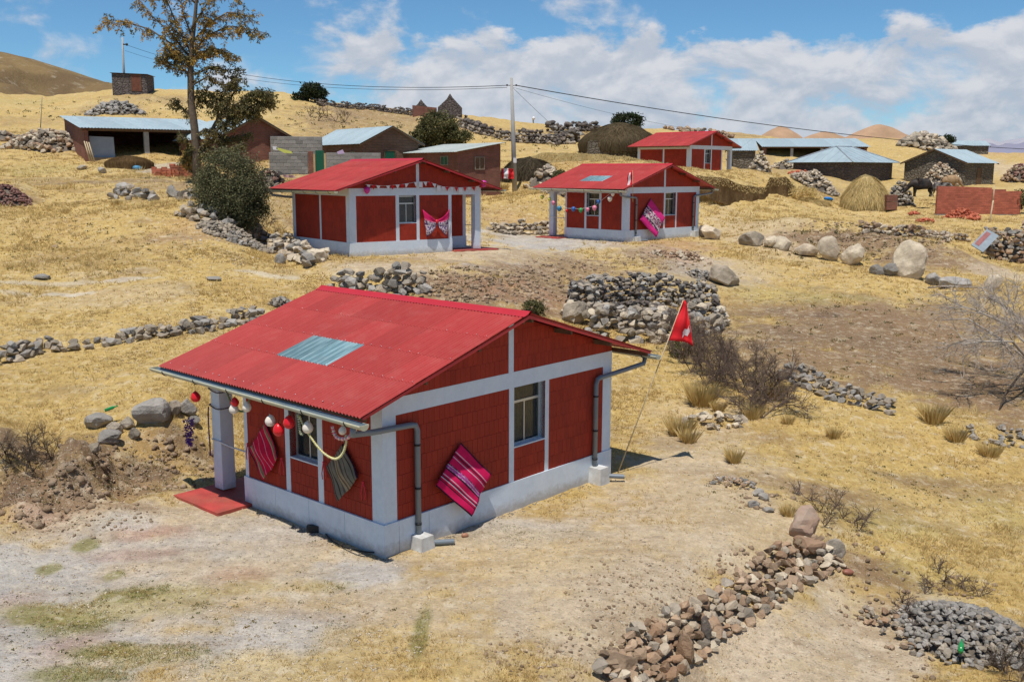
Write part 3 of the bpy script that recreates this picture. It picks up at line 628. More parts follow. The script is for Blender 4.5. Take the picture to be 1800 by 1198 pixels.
def window(root, o, ux, nrm, w, z0, z1, curtain=.55, split=.72, depth=.13):
    """recessed window: sill, reveal-side frame, transom, panes, curtain"""
    ux, nrm, o = Vector(ux), Vector(nrm), Vector(o)
    X = Matrix(((ux.x, -nrm.x, 0), (ux.y, -nrm.y, 0), (0, 0, 1))).to_4x4(); X.translation = o
    f = MB(); t_ = .035; d0, d1 = depth, depth + .04
    wi = empty('window'); wi.parent = root; wi.matrix_local = X
    for a in ((0, t_, z0, z1), (w - t_, w, z0, z1), (t_, w - t_, z0, z0 + t_), (t_, w - t_, z1 - t_, z1)): f.box(a[0], a[1], d0, d1, a[2], a[3])
    fr = f.build('window_frame', M['alu'], wi)
    zt = z0 + (z1 - z0) * split
    MB().box(t_, w - t_, d0 - .006, d1 - .004, zt - .022, zt + .022).build('transom', M['alu'], wi)
    MB().box(w * .5 - .014, w * .5 + .014, d0 + .004, d1 - .006, z0 + t_, zt - .022).build('mullion', M['alu'], wi)
    for a in ((t_, w * .5 - .014, z0 + t_, zt - .022), (w * .5 + .014, w - t_, z0 + t_, zt - .022), (t_, w - t_, zt + .022, z1 - t_)):
        MB().box(a[0], a[1], d0 + .016, d0 + .022, a[2], a[3]).build('pane', M['glass'], wi)
    MB().box(0, w, 0.0, depth - .003, z0 - .012, z0 + .010).build('sill', M['white'], wi)
    # curtain in soft folds, drawn part of the way
    n = 26; V = []; F = []
    x0 = t_ + w * (1 - curtain) * .55
    for i in range(n + 1):
        x = x0 + (w - t_ - x0) * i / n; y = depth + .10 + .014 * math.sin(i * 1.9)
        V += [(x, y, z0 + .03), (x, y, z1 - .02)]
    for i in range(n): F.append((2 * i, 2 * i + 2, 2 * i + 3, 2 * i + 1))
    MB().add(V, F, smooth=True).build('curtain', M['curtain'], wi)
    return wi

def drain(root, pts, sizes, blk, stub):
    """downpipe with elbow and clamps, the white block it runs into and the outlet stub"""
    pp = MB().tube(pts, .048, 10).build('downpipe', M['pipe'], root)
    c = MB()
    p1, p2 = Vector(pts[-2]), Vector(pts[-1])
    for k in (.13, .55, .90): c.tube([p1.lerp(p2, k), p1.lerp(p2, k + .02)], .055, 10)
    c.build('pipe_clamp', M['dark'], pp)
    x0, x1, y0, y1, z0, z1 = blk
    b = MB(); t_ = .045
    b.add([(x0 - t_, y0 - t_, z0), (x1 + t_, y0 - t_, z0), (x1 + t_, y1, z0), (x0 - t_, y1, z0), (x0, y0, z1), (x1, y0, z1), (x1, y1, z1), (x0, y1, z1)],
          [(0, 3, 2, 1), (4, 5, 6, 7), (0, 1, 5, 4), (1, 2, 6, 5), (2, 3, 7, 6), (3, 0, 4, 7)]).build('drain_block', M['block_white'], root)
    # open-ended stub
    s = MB().tube(stub, .045, 12, caps=False); s.tube([stub[-1], stub[0]], .038, 12, caps=False); s.build('drain_outlet', M['pipe'], root)

def red_house(k, label, bricks=0, brick_rest=True, skylight=True, rot=False, group=None, gutters=True, near_plinth=-.35):
    hx, hy, hz, hw = HOUSES[k]
    root = empty('red_house', (hx, hy, hz), R(hw), label, 'house', group)
    if rot:                                    # the same house turned round: its back corner is the near one
        T = Matrix.Translation((HW, HL, 0)) @ Matrix.Rotation(math.pi, 4, 'Z')
    else: T = Matrix.Identity(4)
    W, L = HW, HL; ra, rb = 1.41, 3.80          # the porch recess takes the corner a < ra, b > rb
    made0 = set(root.children)
    zb = near_plinth; e = .022
    # plinth, L-shaped
    MB().prism([(-e, -e), (W + e, -e), (W + e, L + e), (ra - e, L + e), (ra - e, rb + e), (-e, rb + e)], zb, HP).build('plinth', M['white'], root)
    if bricks:
        xs = [-.035, .94, 1.90, 2.86, rb + e]
        for i in range(4): MB().box(-.034, -e + .001, xs[i] + .004, xs[i + 1] - .004, zb, HP - .001).build('plinth_panel', M['white'], root)
        xs = [-.034, .28, .93, 1.55]
        for i in range(3): MB().box(xs[i] + .004, xs[i + 1] - .004, -.034, -e + .001, zb, HP - .001).build('plinth_panel', M['white'], root)
    # walls: boxes of red mortar set 7 mm back, open at the windows
    t_ = .14; q = .003; wl_ = MB()
    WG = (3.03, 3.88, 1.13, 2.22); WS = (1.65, 2.43, 1.13, 2.22); WB = (3.02, 3.79, 1.17, 2.2)
    def wall_x(y0, y1, segs, win=None):
        for (a, b, z0, z1) in segs: wl_.box(a, b, y0, y1, z0, z1)
    z0, z1 = HP - .02, HB0 + .02
    for (a, b, c, d) in ((.25, 3.03, z0, z1), (3.88, W - .25, z0, z1), (3.03, 3.88, z0, 1.13)): wl_.box(a, b, q, t_, c, d)
    for (a, b, c, d) in ((.25, 1.65, z0, z1), (2.43, rb, z0, z1), (1.65, 2.43, z0, 1.13)): wl_.box(q, t_, a, b, c, d)
    wl_.box(W - t_, W - q, .25, L - .25, z0, z1)
    for (a, b, c, d) in ((ra, 3.02, z0, z1), (3.79, W - .25, z0, z1), (3.02, 3.79, z0, 1.17)): wl_.box(a, b, L - t_, L - q, c, d)
    wl_.box(t_, ra, rb - t_, rb - q, z0, HB1); 
    for (a, b, c, d) in ((rb - t_, rb + .12, z0, HB1), (rb + .95, L - t_, z0, HB1), (rb + .12, rb + .95, 2.05, HB1)): wl_.box(ra + q, ra + t_, a, b, c, d)
    for y in (0, L):                          # gable triangles, above the ring beam
        s = 1 if y == 0 else -1
        pl = [(-.0, y + s * q, HB1 - .02), (W, y + s * q, HB1 - .02), (W, y + s * q, zroof(W) - .03), (W / 2, y + s * q, HR - .045), (0, y + s * q, zroof(0) - .03)]
        if s < 0: pl = pl[::-1]
        wl_.poly3(pl, (0, s * .11, 0))
    for x0 in (q, W - .11): wl_.box(x0, x0 + .107, .12, L - .12, HB1 - .01, zroof(0) - .03)
    wl_.build('wall', M['redmortar'], root)
    MB().box(t_ + .35, W - t_ - .35, t_ + .5, rb - t_ - .3, HP, 2.3).build('room_dark', M['inside'], root)
    # painted concrete frame
    def piece(nm, x0, x1, y0, y1, za, zc): return MB().box(x0, x1, y0, y1, za, zc).build(nm, M['white'], root)
    piece('pillar', -.004, .27, -.004, .27, HP, HB0); piece('pillar', W - .275, W + .004, -.004, .27, HP, HB0)
    piece('pillar', W - .275, W + .004, L - .27, L + .004, HP, HB0)
    piece('porch_pillar', -.002, .27, L - .28, L + .002, .06, HB0)
    piece('beam', -.006, W + .006, -.006, .15, HB0, HB1); piece('beam', -.006, W + .006, L - .15, L + .006, HB0, HB1)
    piece('beam', -.006, .15, .151, L - .151, HB0, HB1); piece('beam', W - .15, W + .006, .151, L - .151, HB0, HB1)
    for (a, b) in ((2.90, 3.03), (3.88, 3.985)): piece('post', a, b, -.004, .15, HP, HB0)
    piece('king_post', 2.885, 3.015, -.004, .12, HB1, HR - .12); piece('king_post', 2.885, 3.015, L - .12, L + .004, HB1, HR - .12)
    for (a, b) in ((1.51, 1.65), (2.43, 2.555)): piece('post', -.004, .15, a, b, HP, HB0)
    piece('post', W - .15, W + .004, 2.42, 2.56, HP, HB0)
    for (a, b) in ((ra - .004, 1.55), (2.89, 3.02), (3.79, 3.94)): piece('post', a, b, L - .15, L + .004, HP, HB0)
    piece('post', -.004, .15, rb - .10, rb + .004, HP, HB0)
    # windows
    window(root, (3.03, 0, 0), (1, 0, 0), (0, -1, 0), .85, 1.13, 2.22, .62)
    window(root, (0, 2.43, 0), (0, -1, 0), (-1, 0, 0), .78, 1.13, 2.22, .5)
    window(root, (3.79, L, 0), (-1, 0, 0), (0, 1, 0), .77, 1.17, 2.20, .75)
    # door to the porch
    d = MB().box(ra + .06, ra + .10, rb + .14, rb + .93, .06, 2.03).build('door', M['wood'], root)
    MB().ball((ra + .05, rb + .82, 1.05), .03, 8, 6).build('door_handle', M['alu'], d)
    # bricks
    tri = lambda a: zroof(a) - .06
    G = [(.27, 2.895, HP, HB0), (3.03, 3.88, HP, 1.115), (3.985, W - .275, HP, HB0)]
    Sd = [(-1.51, -.27, HP, HB0), (-2.43, -1.65, HP, 1.115), (-3.70, -2.555, HP, HB0)]
    n = 0
    if bricks:
        n += brick_field(root, [(-1.51, -.27, HP, HB0), (-2.43, -1.65, HP, 1.115)], (0, 0, 0), (0, -1, 0), (-1, 0, 0), 95, M['redbrick'])
        n += brick_field(root, G[:1], (0, 0, 0), (1, 0, 0), (0, -1, 0), 200, M['redbrick'])
        brick_field(root, [(-3.70, -2.555, HP, HB0)], (0, 0, 0), (0, -1, 0), (-1, 0, 0), 0, M['redbrick'])
        brick_field(root, G[1:], (0, 0, 0), (1, 0, 0), (0, -1, 0), 0, M['redbrick'])
        brick_field(root, [(.05, 2.88, HB1, 3.5), (3.02, W - .05, HB1, 3.5)], (0, 0, 0), (1, 0, 0), (0, -1, 0), 0, M['redbrick'], clip=tri)
    else:
        for rects, o_, ux, nm, cl in ((G, (0, 0, 0), (1, 0, 0), (0, -1, 0), None), (Sd, (0, 0, 0), (0, -1, 0), (-1, 0, 0), None), ([(.27, 2.42, HP, HB0), (2.56, L - .27, HP, HB0)], (W, 0, 0), (0, 1, 0), (1, 0, 0), None),
              ([(.05, 2.88, HB1, 3.5), (3.02, W - .05, HB1, 3.5)], (0, 0, 0), (1, 0, 0), (0, -1, 0), tri), ([(W * 0 + .27, 1.955, HP, HB0), (2.105, 2.875, HP, 1.15), (3.006, 4.346, HP, HB0)], (W, L, 0), (-1, 0, 0), (0, 1, 0), None),
              ([(.05, 2.88, HB1, 3.5), (3.02, W - .05, HB1, 3.5)], (W, L, 0), (-1, 0, 0), (0, 1, 0), tri), ([(-ra + .002, -.15, HP, HB0)], (0, rb, 0), (-1, 0, 0), (0, 1, 0), None)):
            brick_field(root, rects, o_, ux, nm, 0, M['redbrick'], bw=.236, bh=.24, clip=cl, proud=.004)
    # roof
    SL = math.hypot(W / 2 + OE, HR - HE); cs, sn = (W / 2 + OE) / SL, (HR - HE) / SL
    rows = [(0, SL * .375, 0), (SL * .335, SL * .70, .006), (SL * .66, SL - .02, .012)]
    nw = 8; Lr = L + 2 * OG
    sky_f = (lambda i, s0: M['skylight'] if (skylight and abs(s0 - SL * .335) < .01 and i in (3, 4)) else None)
    # the skylight is shorter than a sheet: a narrower middle band
    r2 = [(0, SL * .315, 0), (SL * .290, SL * .535, .006), (SL * .51, SL * .76, .011), (SL * .735, SL - .02, .016)]
    f2 = (lambda i, s0: M['skylight'] if (skylight and abs(s0 - SL * .290) < .01 and i in (3, 4)) else None)
    rp = empty('roof'); rp.parent = root
    lay_sheets(rp, (-OE, L + OG, HE), (0, -1, 0), (cs, 0, sn), Lr, SL, M['roofred'], nw, r2, special=f2, seg=8 if bricks else 4)
    lay_sheets(rp, (W + OE, -OG, HE), (0, 1, 0), (-cs, 0, sn), Lr, SL, M['roofred'], nw, r2, seg=8 if bricks else 4)
    # ridge cap: bent sheet with a rolled crest
    cp = []
    for a, z in ((-.16, -.04), (-.05, .004), (-.028, .03), (0, .042), (.028, .03), (.05, .004), (.16, -.04)): cp.append((W / 2 + a, HR + .022 + z))
    V = []; F = []
    for y in (-OG - .01, L + OG + .01): V += [(x, y, z) for x, z in cp]
    n7 = len(cp)
    F = [(i, i + 1, n7 + i + 1, n7 + i) for i in range(n7 - 1)] 
    MB().add(V, F, smooth=True).build('ridge_cap', M['cap'], rp)
    for y, s in ((-OG, 1), (L + OG, -1)):     # edge boards of the gables
        for sgn in (0, 1):
            xa, xb = (-OE + .04, W / 2) if sgn == 0 else (W + OE - .04, W / 2)
            pl = [(xa, y + s * .01, HE - .055 + .01), (xb, y + s * .01, HR - .065), (xb, y + s * .01, HR - .012), (xa, y + s * .01, HE + .0)]
            MB().poly3(pl, (0, s * .022, 0)).build('edge_board', M['cap'] if True else M['wood'], rp)
    for i, fr in enumerate((.03, .36, .68, .97)):   # purlins under the sheets, their ends show at the gables
        for sgn in (1, -1):
            x = (-OE + (W / 2 + OE) * fr) if sgn > 0 else (W + OE - (W / 2 + OE) * fr); z = HE + (HR - HE) * fr - .085
            MB().box(x - .025, x + .025, -OG + .04, L + OG - .04, z - (.04 if fr > .2 and fr < .9 else .03), z + .045).build('purlin', M['wood'], rp)
    if bricks:                                # screw heads along the purlin lines
        sc = MB()
        for fr in (.04, .30, .52, .75, .96):
            for j in range(24 if fr < .9 else 12):
                y = -OG + .12 + (Lr - .24) * j / (23 if fr < .9 else 11) + rnd(-.03, .03)
                if random.random() < .2: continue
                x = -OE + (W / 2 + OE) * fr; z = HE + (HR - HE) * fr + .02
                sc.ball((x, y, z - .006), .011, 6, 4, (1, 1, .6))
        sc.build('roof_screw', M['alu'], rp, kind='stuff')
    # gutters with brackets
    if gutters:
        for sgn in (0, 1):
            x = -OE - .045 if sgn == 0 else W + OE + .045; zg = HE - .045; r_ = .085
            y0, y1 = -OG - .12, L + OG + .12
            V = []; F = []; nn = 9
            for y, dz in ((y0, -.03), (y1, .02)):
                for j in range(nn): a = math.pi + math.pi * j / (nn - 1); V.append((x + r_ * math.cos(a), y, zg + dz + r_ * math.sin(a)))
            for y, dz in ((y0, -.03), (y1, .02)):
                for j in range(nn): a = math.pi + math.pi * j / (nn - 1); V.append((x + (r_ - .01) * math.cos(a), y, zg + dz + (r_ - .01) * math.sin(a)))
            F = [(i, i + 1, nn + i + 1, nn + i) for i in range(nn - 1)]
            F2 = [(2 * nn + i, 2 * nn + i + 1, 3 * nn + i + 1, 3 * nn + i)[::-1] for i in range(nn - 1)]
            g_ = MB().add(V, F + [(0, nn, 3 * nn, 2 * nn), (nn - 1, 2 * nn - 1, 4 * nn - 1, 3 * nn - 1)], smooth=True).build('gutter', M['gutter'], root)
            MB().add([Vector(v_) for v_ in V], F2, smooth=True).build('gutter_lining', M['gutter_in'], g_)
            ec = MB()
            for y, dz in ((y0, -.03), (y1, .02)):
                ec.poly3([(x + r_ * math.cos(math.pi + math.pi * j / 8), y - .006, zg + dz + r_ * math.sin(math.pi + math.pi * j / 8)) for j in range(9)], (0, .012, 0))
            ec.build('end_cap', M['gutter'], g_)
            for j in range(6):
                f_ = (j + .35) / 5.8; y = y0 + (y1 - y0) * f_; dz = -.03 + .05 * f_
                pts = [(x + (r_ + .006) * math.cos(math.pi + math.pi * i / 8), y, zg + dz + (r_ + .006) * math.sin(math.pi + math.pi * i / 8)) for i in range(9)]
                MB().tube(pts, .009, 5).build('bracket', M['dark'], g_)
        # downpipes at the near gable
        drain(root, [(-OE - .04, -.30, 2.28), (-OE - .04, -.27, 2.17), (-.3, -.12, 2.08), (.52, -.075, 2.03), (.62, -.07, 2.01), (.66, -.07, 1.92), (.66, -.07, .22)], None,
              (.53, .79, -.28, -.024, zb, .20), [(.74, -.16, .05), (1.12, -.42, .035)])
        drain(root, [(W + OE + .03, -.25, 2.30), (W + OE + .0, -.24, 2.17), (W + .25, -.14, 2.10), (5.42, -.075, 2.04), (5.36, -.07, 2.02), (5.32, -.07, 1.92), (5.32, -.07, .30)], None,
              (5.20, 5.46, -.30, -.024, zb, .30), [(5.44, -.16, .10), (5.72, -.50, .085)])
    # porch floor and the rope across the porch
    MB().box(-.74, ra + .02, 3.60 if not rot else 3.66, L + .22, -.1, .035).build('porch_slab', M['slab'], root)
    if gutters: MB().tube([(-.012, L - .0, 1.0), (-.014, L - .28, .99), (-.012, rb + .5, .965), (-.006, rb - .06, .96)], .016, 6).build('porch_rope', M['rope'], root)
    if rot:
        for c in list(root.children): c.matrix_basis = T @ c.matrix_basis
    return root
house1 = red_house(1, 'nearest red house with grey white frame, long red roof and blue skylight', bricks=1, group='red brick houses with corrugated red roofs')
house2 = red_house(2, 'red house on the left with white bunting under its gable', rot=True, skylight=False, group='red brick houses with corrugated red roofs')
house3 = red_house(3, 'red house with a row of coloured balloons and a pink woven cloth on its gable', group='red brick houses with corrugated red roofs')
house4 = red_house(4, 'farthest red house, half hidden behind the straw covered bank', rot=True, skylight=False, gutters=False, group='red brick houses with corrugated red roofs')
def hp(k, a, b, z):
    """point (a, b, z) of house k in the world"""
    hx, hy, hz, hw = HOUSES[k]; c, s_ = math.cos(R(hw)), math.sin(R(hw)); return Vector((hx + a * c - b * s_, hy + a * s_ + b * c, hz + z))

# ------------------------------------------------------------------ stones
def hull_rock(seed, n=16, sc=(1, .85, .68)):
    r = random.Random(seed); bm = bmesh.new()
    for i in range(n):
        while True:
            p_ = Vector((r.gauss(0, 1), r.gauss(0, 1), r.gauss(0, 1)))
            if p_.length > .1: break
        p_ = p_.normalized() * r.uniform(.82, 1.12)
        p_.x = max(-.86, min(.9, p_.x)); p_.z = max(-.8, min(.85, p_.z))
        bm.verts.new((p_.x * sc[0] * .5, p_.y * sc[1] * .5, p_.z * sc[2] * .5))
    bmesh.ops.convex_hull(bm, input=bm.verts)
    for v in [v for v in bm.verts if not v.link_faces]: bm.verts.remove(v)
    bm.verts.index_update(); V = [tuple(v.co) for v in bm.verts]; F = [tuple(q.index for q in f.verts) for f in bm.faces]; bm.free()
    return np.array(V), np.array(F)
ROCKS = [hull_rock(100 + i, 13 + i % 6, (1, .75 + .05 * (i % 5), .55 + .07 * (i % 4))) for i in range(14)]
_rm = {}
def rock_mesh(i, m, nm='stone'):
    k = (i, m.name, nm)
    if k not in _rm:
        me = bpy.data.meshes.new(nm); me.from_pydata([tuple(v) for v in ROCKS[i][0]], [], [tuple(int(a) for a in f) for f in ROCKS[i][1]]); me.materials.append(m); _rm[k] = me
    return _rm[k]
def rot_m(rx, ry, rz):
    cx, sx, cy, sy, cz, sz = math.cos(rx), math.sin(rx), math.cos(ry), math.sin(ry), math.cos(rz), math.sin(rz)
    return np.array([[cy * cz, sx * sy * cz - cx * sz, cx * sy * cz + sx * sz], [cy * sz, sx * sy * sz + cx * cz, cx * sy * sz - sx * cz], [-sy, sx * cy, cx * cy]])
def batch_rocks(name, items, m, parent=None, kind='stuff', label=None, cat=None):
    """items: (x, y, z, size, rx, ry, rz) -> one joined mesh"""
    Vs, Fs, va, o = [], [], [], 0
    for (x, y, z, s, rx, ry, rz) in items:
        V, F = ROCKS[random.randrange(14)]
        Vs.append(V @ (rot_m(rx, ry, rz).T * s) + (x, y, z)); Fs.append(F + o); o += len(V); va.append(np.full(len(V), random.random()))
    return npmesh(name, np.concatenate(Vs), np.concatenate(Fs), m, parent, attr={'var': np.concatenate(va)}, kind=kind, label=label, cat=cat)
def put_stones(root, items, m, count=300, nm='stone', restname='small_stones'):
    """the `count` that show largest (nearest ones first in the list) as objects, the others joined"""
    ms = m if isinstance(m, list) else [m]
    for it in items[:count]:
        x, y, z, s, rx, ry, rz = it
        o = bpy.data.objects.new(nm, rock_mesh(random.randrange(14), random.choice(ms), nm)); COL.objects.link(o); o.parent = root
        o.location = Vector((x, y, z)) - root.location; o.rotation_euler = (rx, ry, rz); o.scale = (s * rnd(.85, 1.15), s * rnd(.85, 1.1), s * rnd(.85, 1.15))
    if len(items) > count:
        L0 = root.location; batch_rocks(restname, [(i[0] - L0.x, i[1] - L0.y, i[2] - L0.z, *i[3:]) for i in items[count:]], ms[0], root)
def path_pts(uv): return [Vector((*at(u, v), 0)) for u, v in uv]
def resample(pts, step):
    out = []; 
    for a, b in zip(pts[:-1], pts[1:]):
        n = max(1, int(round((b - a).length / step)))
        for i in range(n): out.append((a.lerp(b, i / n), (b - a).normalized()))
    out.append((pts[-1], (pts[-1] - pts[-2]).normalized())); return out
def stone_wall(label, uv, h, T, size, m, name='stone_wall', cat='stone wall', group=None, count=300, pts=None, messy=.25, core=True, hvar=.3):
    P_ = pts or path_pts(uv); c = P_[len(P_) // 2]
    root = empty(name, (c.x, c.y, H(c.x, c.y)), 0, label, cat, group)
    items = []; cv = []
    for p_, d in resample(P_, size * .80):
        nrm = Vector((d.y, -d.x, 0)); 
        if nrm.y > 0: nrm = -nrm                        # the side that faces us
        hh = h * (1 + hvar * (vnoise(np.array([p_.x * 1.3]), np.array([p_.y * 1.3]), 3)[0] - .5) * 2); n = max(1, int(hh / (size * .60)))
        for k in range(n):
            f = k / n; half = T / 2 * (1 - .35 * f)
            lat = [half, -half] if k < n - 1 else list(np.linspace(-half, half, max(1, int(T / size + .5))))
            for w in lat:
                q = p_ + nrm * (w + rnd(-1, 1) * size * messy * .5) + d * rnd(-.3, .3) * size; s = size * rnd(.72, 1.32) * (1.0 if k else 1.12)
                items.append((q.x, q.y, H(q.x, q.y) + size * .22 + k * size * .60 + rnd(-.06, .08) * size, s, rnd(-.4, .4), rnd(-.4, .4), rnd(0, 6.28), w * 10 + (n - k) * 0))
        cv.append((p_, nrm, hh))
    items.sort(key=lambda i: -i[7]); items = [i[:7] for i in items]
    put_stones(root, items, m, count)
    if core and h > size * 2 and messy < .6:
        V = []; F = []
        for p_, nrm, hh in cv:
            z = H(p_.x, p_.y)
            for w, zz in ((T * .42, -.1), (T * .2, hh * .6), (-T * .2, hh * .6), (-T * .42, -.1)):
                q = p_ + nrm * w; V.append((q.x - c.x, q.y - c.y, z + zz - root.location.z))
        for i in range(len(cv) - 1):
            for j in range(3): F.append((4 * i + j, 4 * i + j + 1, 4 * i + j + 5, 4 * i + j + 4))
        npmesh('rubble_core', np.array(V), np.array(F), M['core'], root)
    return root
def stone_pile(label, u, v, w, d, h, size, m, n, name='stone_pile', cat='stone pile', count=300, group=None, rot=0, YY=None):
    """heap of n stones centred on the ground at (u, v); w, d, h in metres"""
    x, y = at(u, v); root = empty(name, (x, y, H(x, y)), 0, label, cat, group); items = []
    for i in range(n):
        r_ = math.sqrt(random.random()); a = rnd(0, 6.28); X_, Y_ = r_ * math.cos(a) * w / 2, r_ * math.sin(a) * d / 2
        X_, Y_ = X_ * math.cos(rot) - Y_ * math.sin(rot), X_ * math.sin(rot) + Y_ * math.cos(rot)
        zz = h * max(0, 1 - r_ ** 1.6) * rnd(.82, 1.02); s = size * rnd(.6, 1.4)
        items.append((x + X_, y + Y_, H(x + X_, y + Y_) + zz + s * .12, s, rnd(-.6, .6), rnd(-.6, .6), rnd(0, 6.28), (Y_ - zz * 2)))
    items.sort(key=lambda i: i[7] - i[3]); put_stones(root, [i[:7] for i in items], m, count)
    if h > size * 1.2:
        V = []; F = []; k = 16
        for j, rr in enumerate((1.0, .75, .5, .25, .01)):
            for i in range(k):
                a = 6.2832 * i / k; X_, Y_ = rr * .92 * math.cos(a) * w / 2, rr * .92 * math.sin(a) * d / 2
                X_, Y_ = X_ * math.cos(rot) - Y_ * math.sin(rot), X_ * math.sin(rot) + Y_ * math.cos(rot)
                V.append((X_, Y_, H(x + X_, y + Y_) - root.location.z + h * (1 - rr ** 1.6) * .85 - .05))
        for j in range(4):
            for i in range(k): F.append((j * k + i, j * k + (i + 1) % k, (j + 1) * k + (i + 1) % k, (j + 1) * k + i))
        npmesh('rubble_core', np.array(V), np.array(F), M['core'], root)
    return root
def stone_face(label, up, lo, rows, size, m, name='stone_wall', cat='stone wall', count=300, group=None, lift=.0):
    A, B = path_pts(up), path_pts(lo); root = empty(name, (A[len(A) // 2].x, A[len(A) // 2].y, H(A[len(A) // 2].x, A[len(A) // 2].y)), 0, label, cat, group)
    def par(P_, t_):
        ds = [0]
        for a, b in zip(P_[:-1], P_[1:]): ds.append(ds[-1] + (b - a).length)
        x = t_ * ds[-1]; i = max(0, min(len(P_) - 2, int(np.searchsorted(ds, x)) - 1)); return P_[i].lerp(P_[i + 1], (x - ds[i]) / max(1e-6, ds[i + 1] - ds[i]))
    Lg = sum((b - a).length for a, b in zip(B[:-1], B[1:])); n = int(Lg / (size * .78)); items = []
    for j in range(rows):
        for i in range(n):
            t_ = min(1, max(0, (i + rnd(-.35, .35)) / (n - 1))); f = min(1, max(0, (j + rnd(-.3, .3)) / max(1, rows - 1)))
            q = par(A, t_).lerp(par(B, t_), f); s = size * rnd(.65, 1.4); zA = par(A, t_); 
            items.append((q.x, q.y, H(q.x, q.y) + size * .18 + lift * (1 - f) * rnd(.6, 1), s, rnd(-.6, .6), rnd(-.6, .6), rnd(0, 6.28)))
    items.sort(key=lambda i: i[1]); put_stones(root, items, m, count); return root
# single boulders
def boulder_mesh(seed, m, sc=(1, 1, 1), sub=3, facets=9):
    r = random.Random(seed); bm = bmesh.new(); bmesh.ops.create_icosphere(bm, subdivisions=sub, radius=.5)
    planes = [(Vector((r.gauss(0, 1), r.gauss(0, 1), r.gauss(0, 1))).normalized(), r.uniform(.27, .42)) for _ in range(facets + 5)]
    off = Vector((seed * 3.7, 0, 0))
    for v in bm.verts:
        p_ = v.co.copy()
        for n_, dd in planes:
            k = p_.dot(n_) - dd
            if k > 0: p_ -= n_ * k * .95
        p_ += p_.normalized() * (mnoise.fractal(p_ * 3 + off, 1, 2, 4) * .06)
        v.co = (p_.x * sc[0], p_.y * sc[1], p_.z * sc[2])
    me = bpy.data.meshes.new('boulder'); bm.to_mesh(me); bm.free(); me.materials.append(m); return me
_bs = [0]
def boulder(label, u, v, wpx, hpx, m, group=None, dep=.8, seed=None, tilt=0.0, name='boulder', cat='boulder'):
    """boulder whose foot is seen at (u, v), wpx x hpx photograph pixels"""
    _bs[0] += 1; x, y = at(u, v); w, h = wpx * y / FPX, hpx * y / FPX
    o = bpy.data.objects.new(name, boulder_mesh(seed or _bs[0] + 40, m, (w * 1.1, w * dep, h * 1.3))); COL.objects.link(o)
    o.location = (x, y + w * dep * .35, H(x, y + w * dep * .35) + h * .38); o.rotation_euler = (tilt * .3, tilt, rnd(-.3, .3)); return tag(o, label, cat, group)

G3 = [M['rock'], M['rockgrey'], M['rocktan']]; GG = [M['rockgrey'], M['rock']]; GP = [M['rock'], M['rockpale'], M['rocktan']]
# --- walls and rows
stone_wall('low row of grey stones crossing the left field to the near roof', [(-60, 642), (30, 628), (70, 618), (130, 612), (200, 603), (280, 592), (340, 582), (400, 570), (452, 560)], .38, .50, .30, GG + [M['rock']], name='stone_row', cat='stone row')
stone_wall('short row of dark grey boulders left of the big bush', [(196, 344), (230, 349), (262, 352), (290, 345), (330, 352)], .55, .6, .46, GG, name='stone_row', cat='stone row')
stone_wall('tumbled stone wall curving below the big bush to the left red house', [(330, 376), (385, 398), (430, 412), (455, 424), (490, 436), (520, 448), (556, 464)], .62, .75, .42, [M['rock'], M['rockgrey'], M['rockpale']], messy=.8)
stone_wall('rugged grey stone pile along the ridge of the near roof', [(596, 517), (640, 518), (690, 520), (738, 520)], .95, .9, .42, GG, name='stone_pile', cat='stone pile', messy=.7)
stone_wall('low stone row behind the flat porch yard between the two middle houses', [(866, 406), (905, 409), (940, 409), (968, 405)], .55, .6, .34, [M['rock'], M['rockpale']], name='stone_row', cat='stone row')
# corral: an oval of dry stone
fr = path_pts([(1022, 560), (1040, 578), (1085, 588), (1130, 592), (1185, 592), (1228, 582), (1246, 562)])
stone_wall('thick front wall of the round dry stone corral beside the red flag', None, .85, 1.15, .36, [M['rock'], M['rockpale'], M['rockgrey'], M['rock']], pts=fr, cat='corral wall', hvar=.15, core=False)
bk = [fr[-1], fr[-1] + Vector((.15, 1.6, 0)), fr[-2] + Vector((.0, 3.0, 0)), fr[3] + Vector((.5, 3.9, 0)), fr[2] + Vector((.2, 3.6, 0)), fr[1] + Vector((.1, 2.4, 0)), fr[0] + Vector((0, .9, 0)), fr[0]]
stone_wall('higher back wall of the round dry stone corral', None, 1.0, .7, .27, [M['rock'], M['rockgrey'], M['rockdark']], pts=bk, cat='corral wall', hvar=.15, core=False)
stone_pile('dark rubble filling the inside of the round corral', 1135, 560, 3.2, 3.0, .42, .24, [M['rockdark'], M['rock']], 170, name='rubble_fill', cat='rubble', count=80)
boulder('slab shaped pale boulder leaning at the left end of the corral', 1012, 572, 46, 46, M['rock'], tilt=.5)
stone_wall('low row of bluish stones across the brown field right of the bare shrub', [(1393, 664), (1430, 680), (1465, 694), (1500, 703), (1562, 722)], .42, .75, .24, GG, name='stone_row', cat='stone row', messy=.9)
stone_wall('high rubble wall at the right edge below the red brick wall', [(1738, 452), (1775, 456), (1830, 458)], 1.55, 1.0, .34, [M['rock'], M['rockgrey'], M['rocktan']], messy=.5)
stone_wall('row of small stones along the top of the brown earth mound', [(1518, 404), (1560, 409), (1610, 415), (1660, 420), (1700, 424)], .55, .6, .32, [M['rock'], M['rocktan'], M['rockpale']], name='stone_row', cat='stone row', messy=.7)
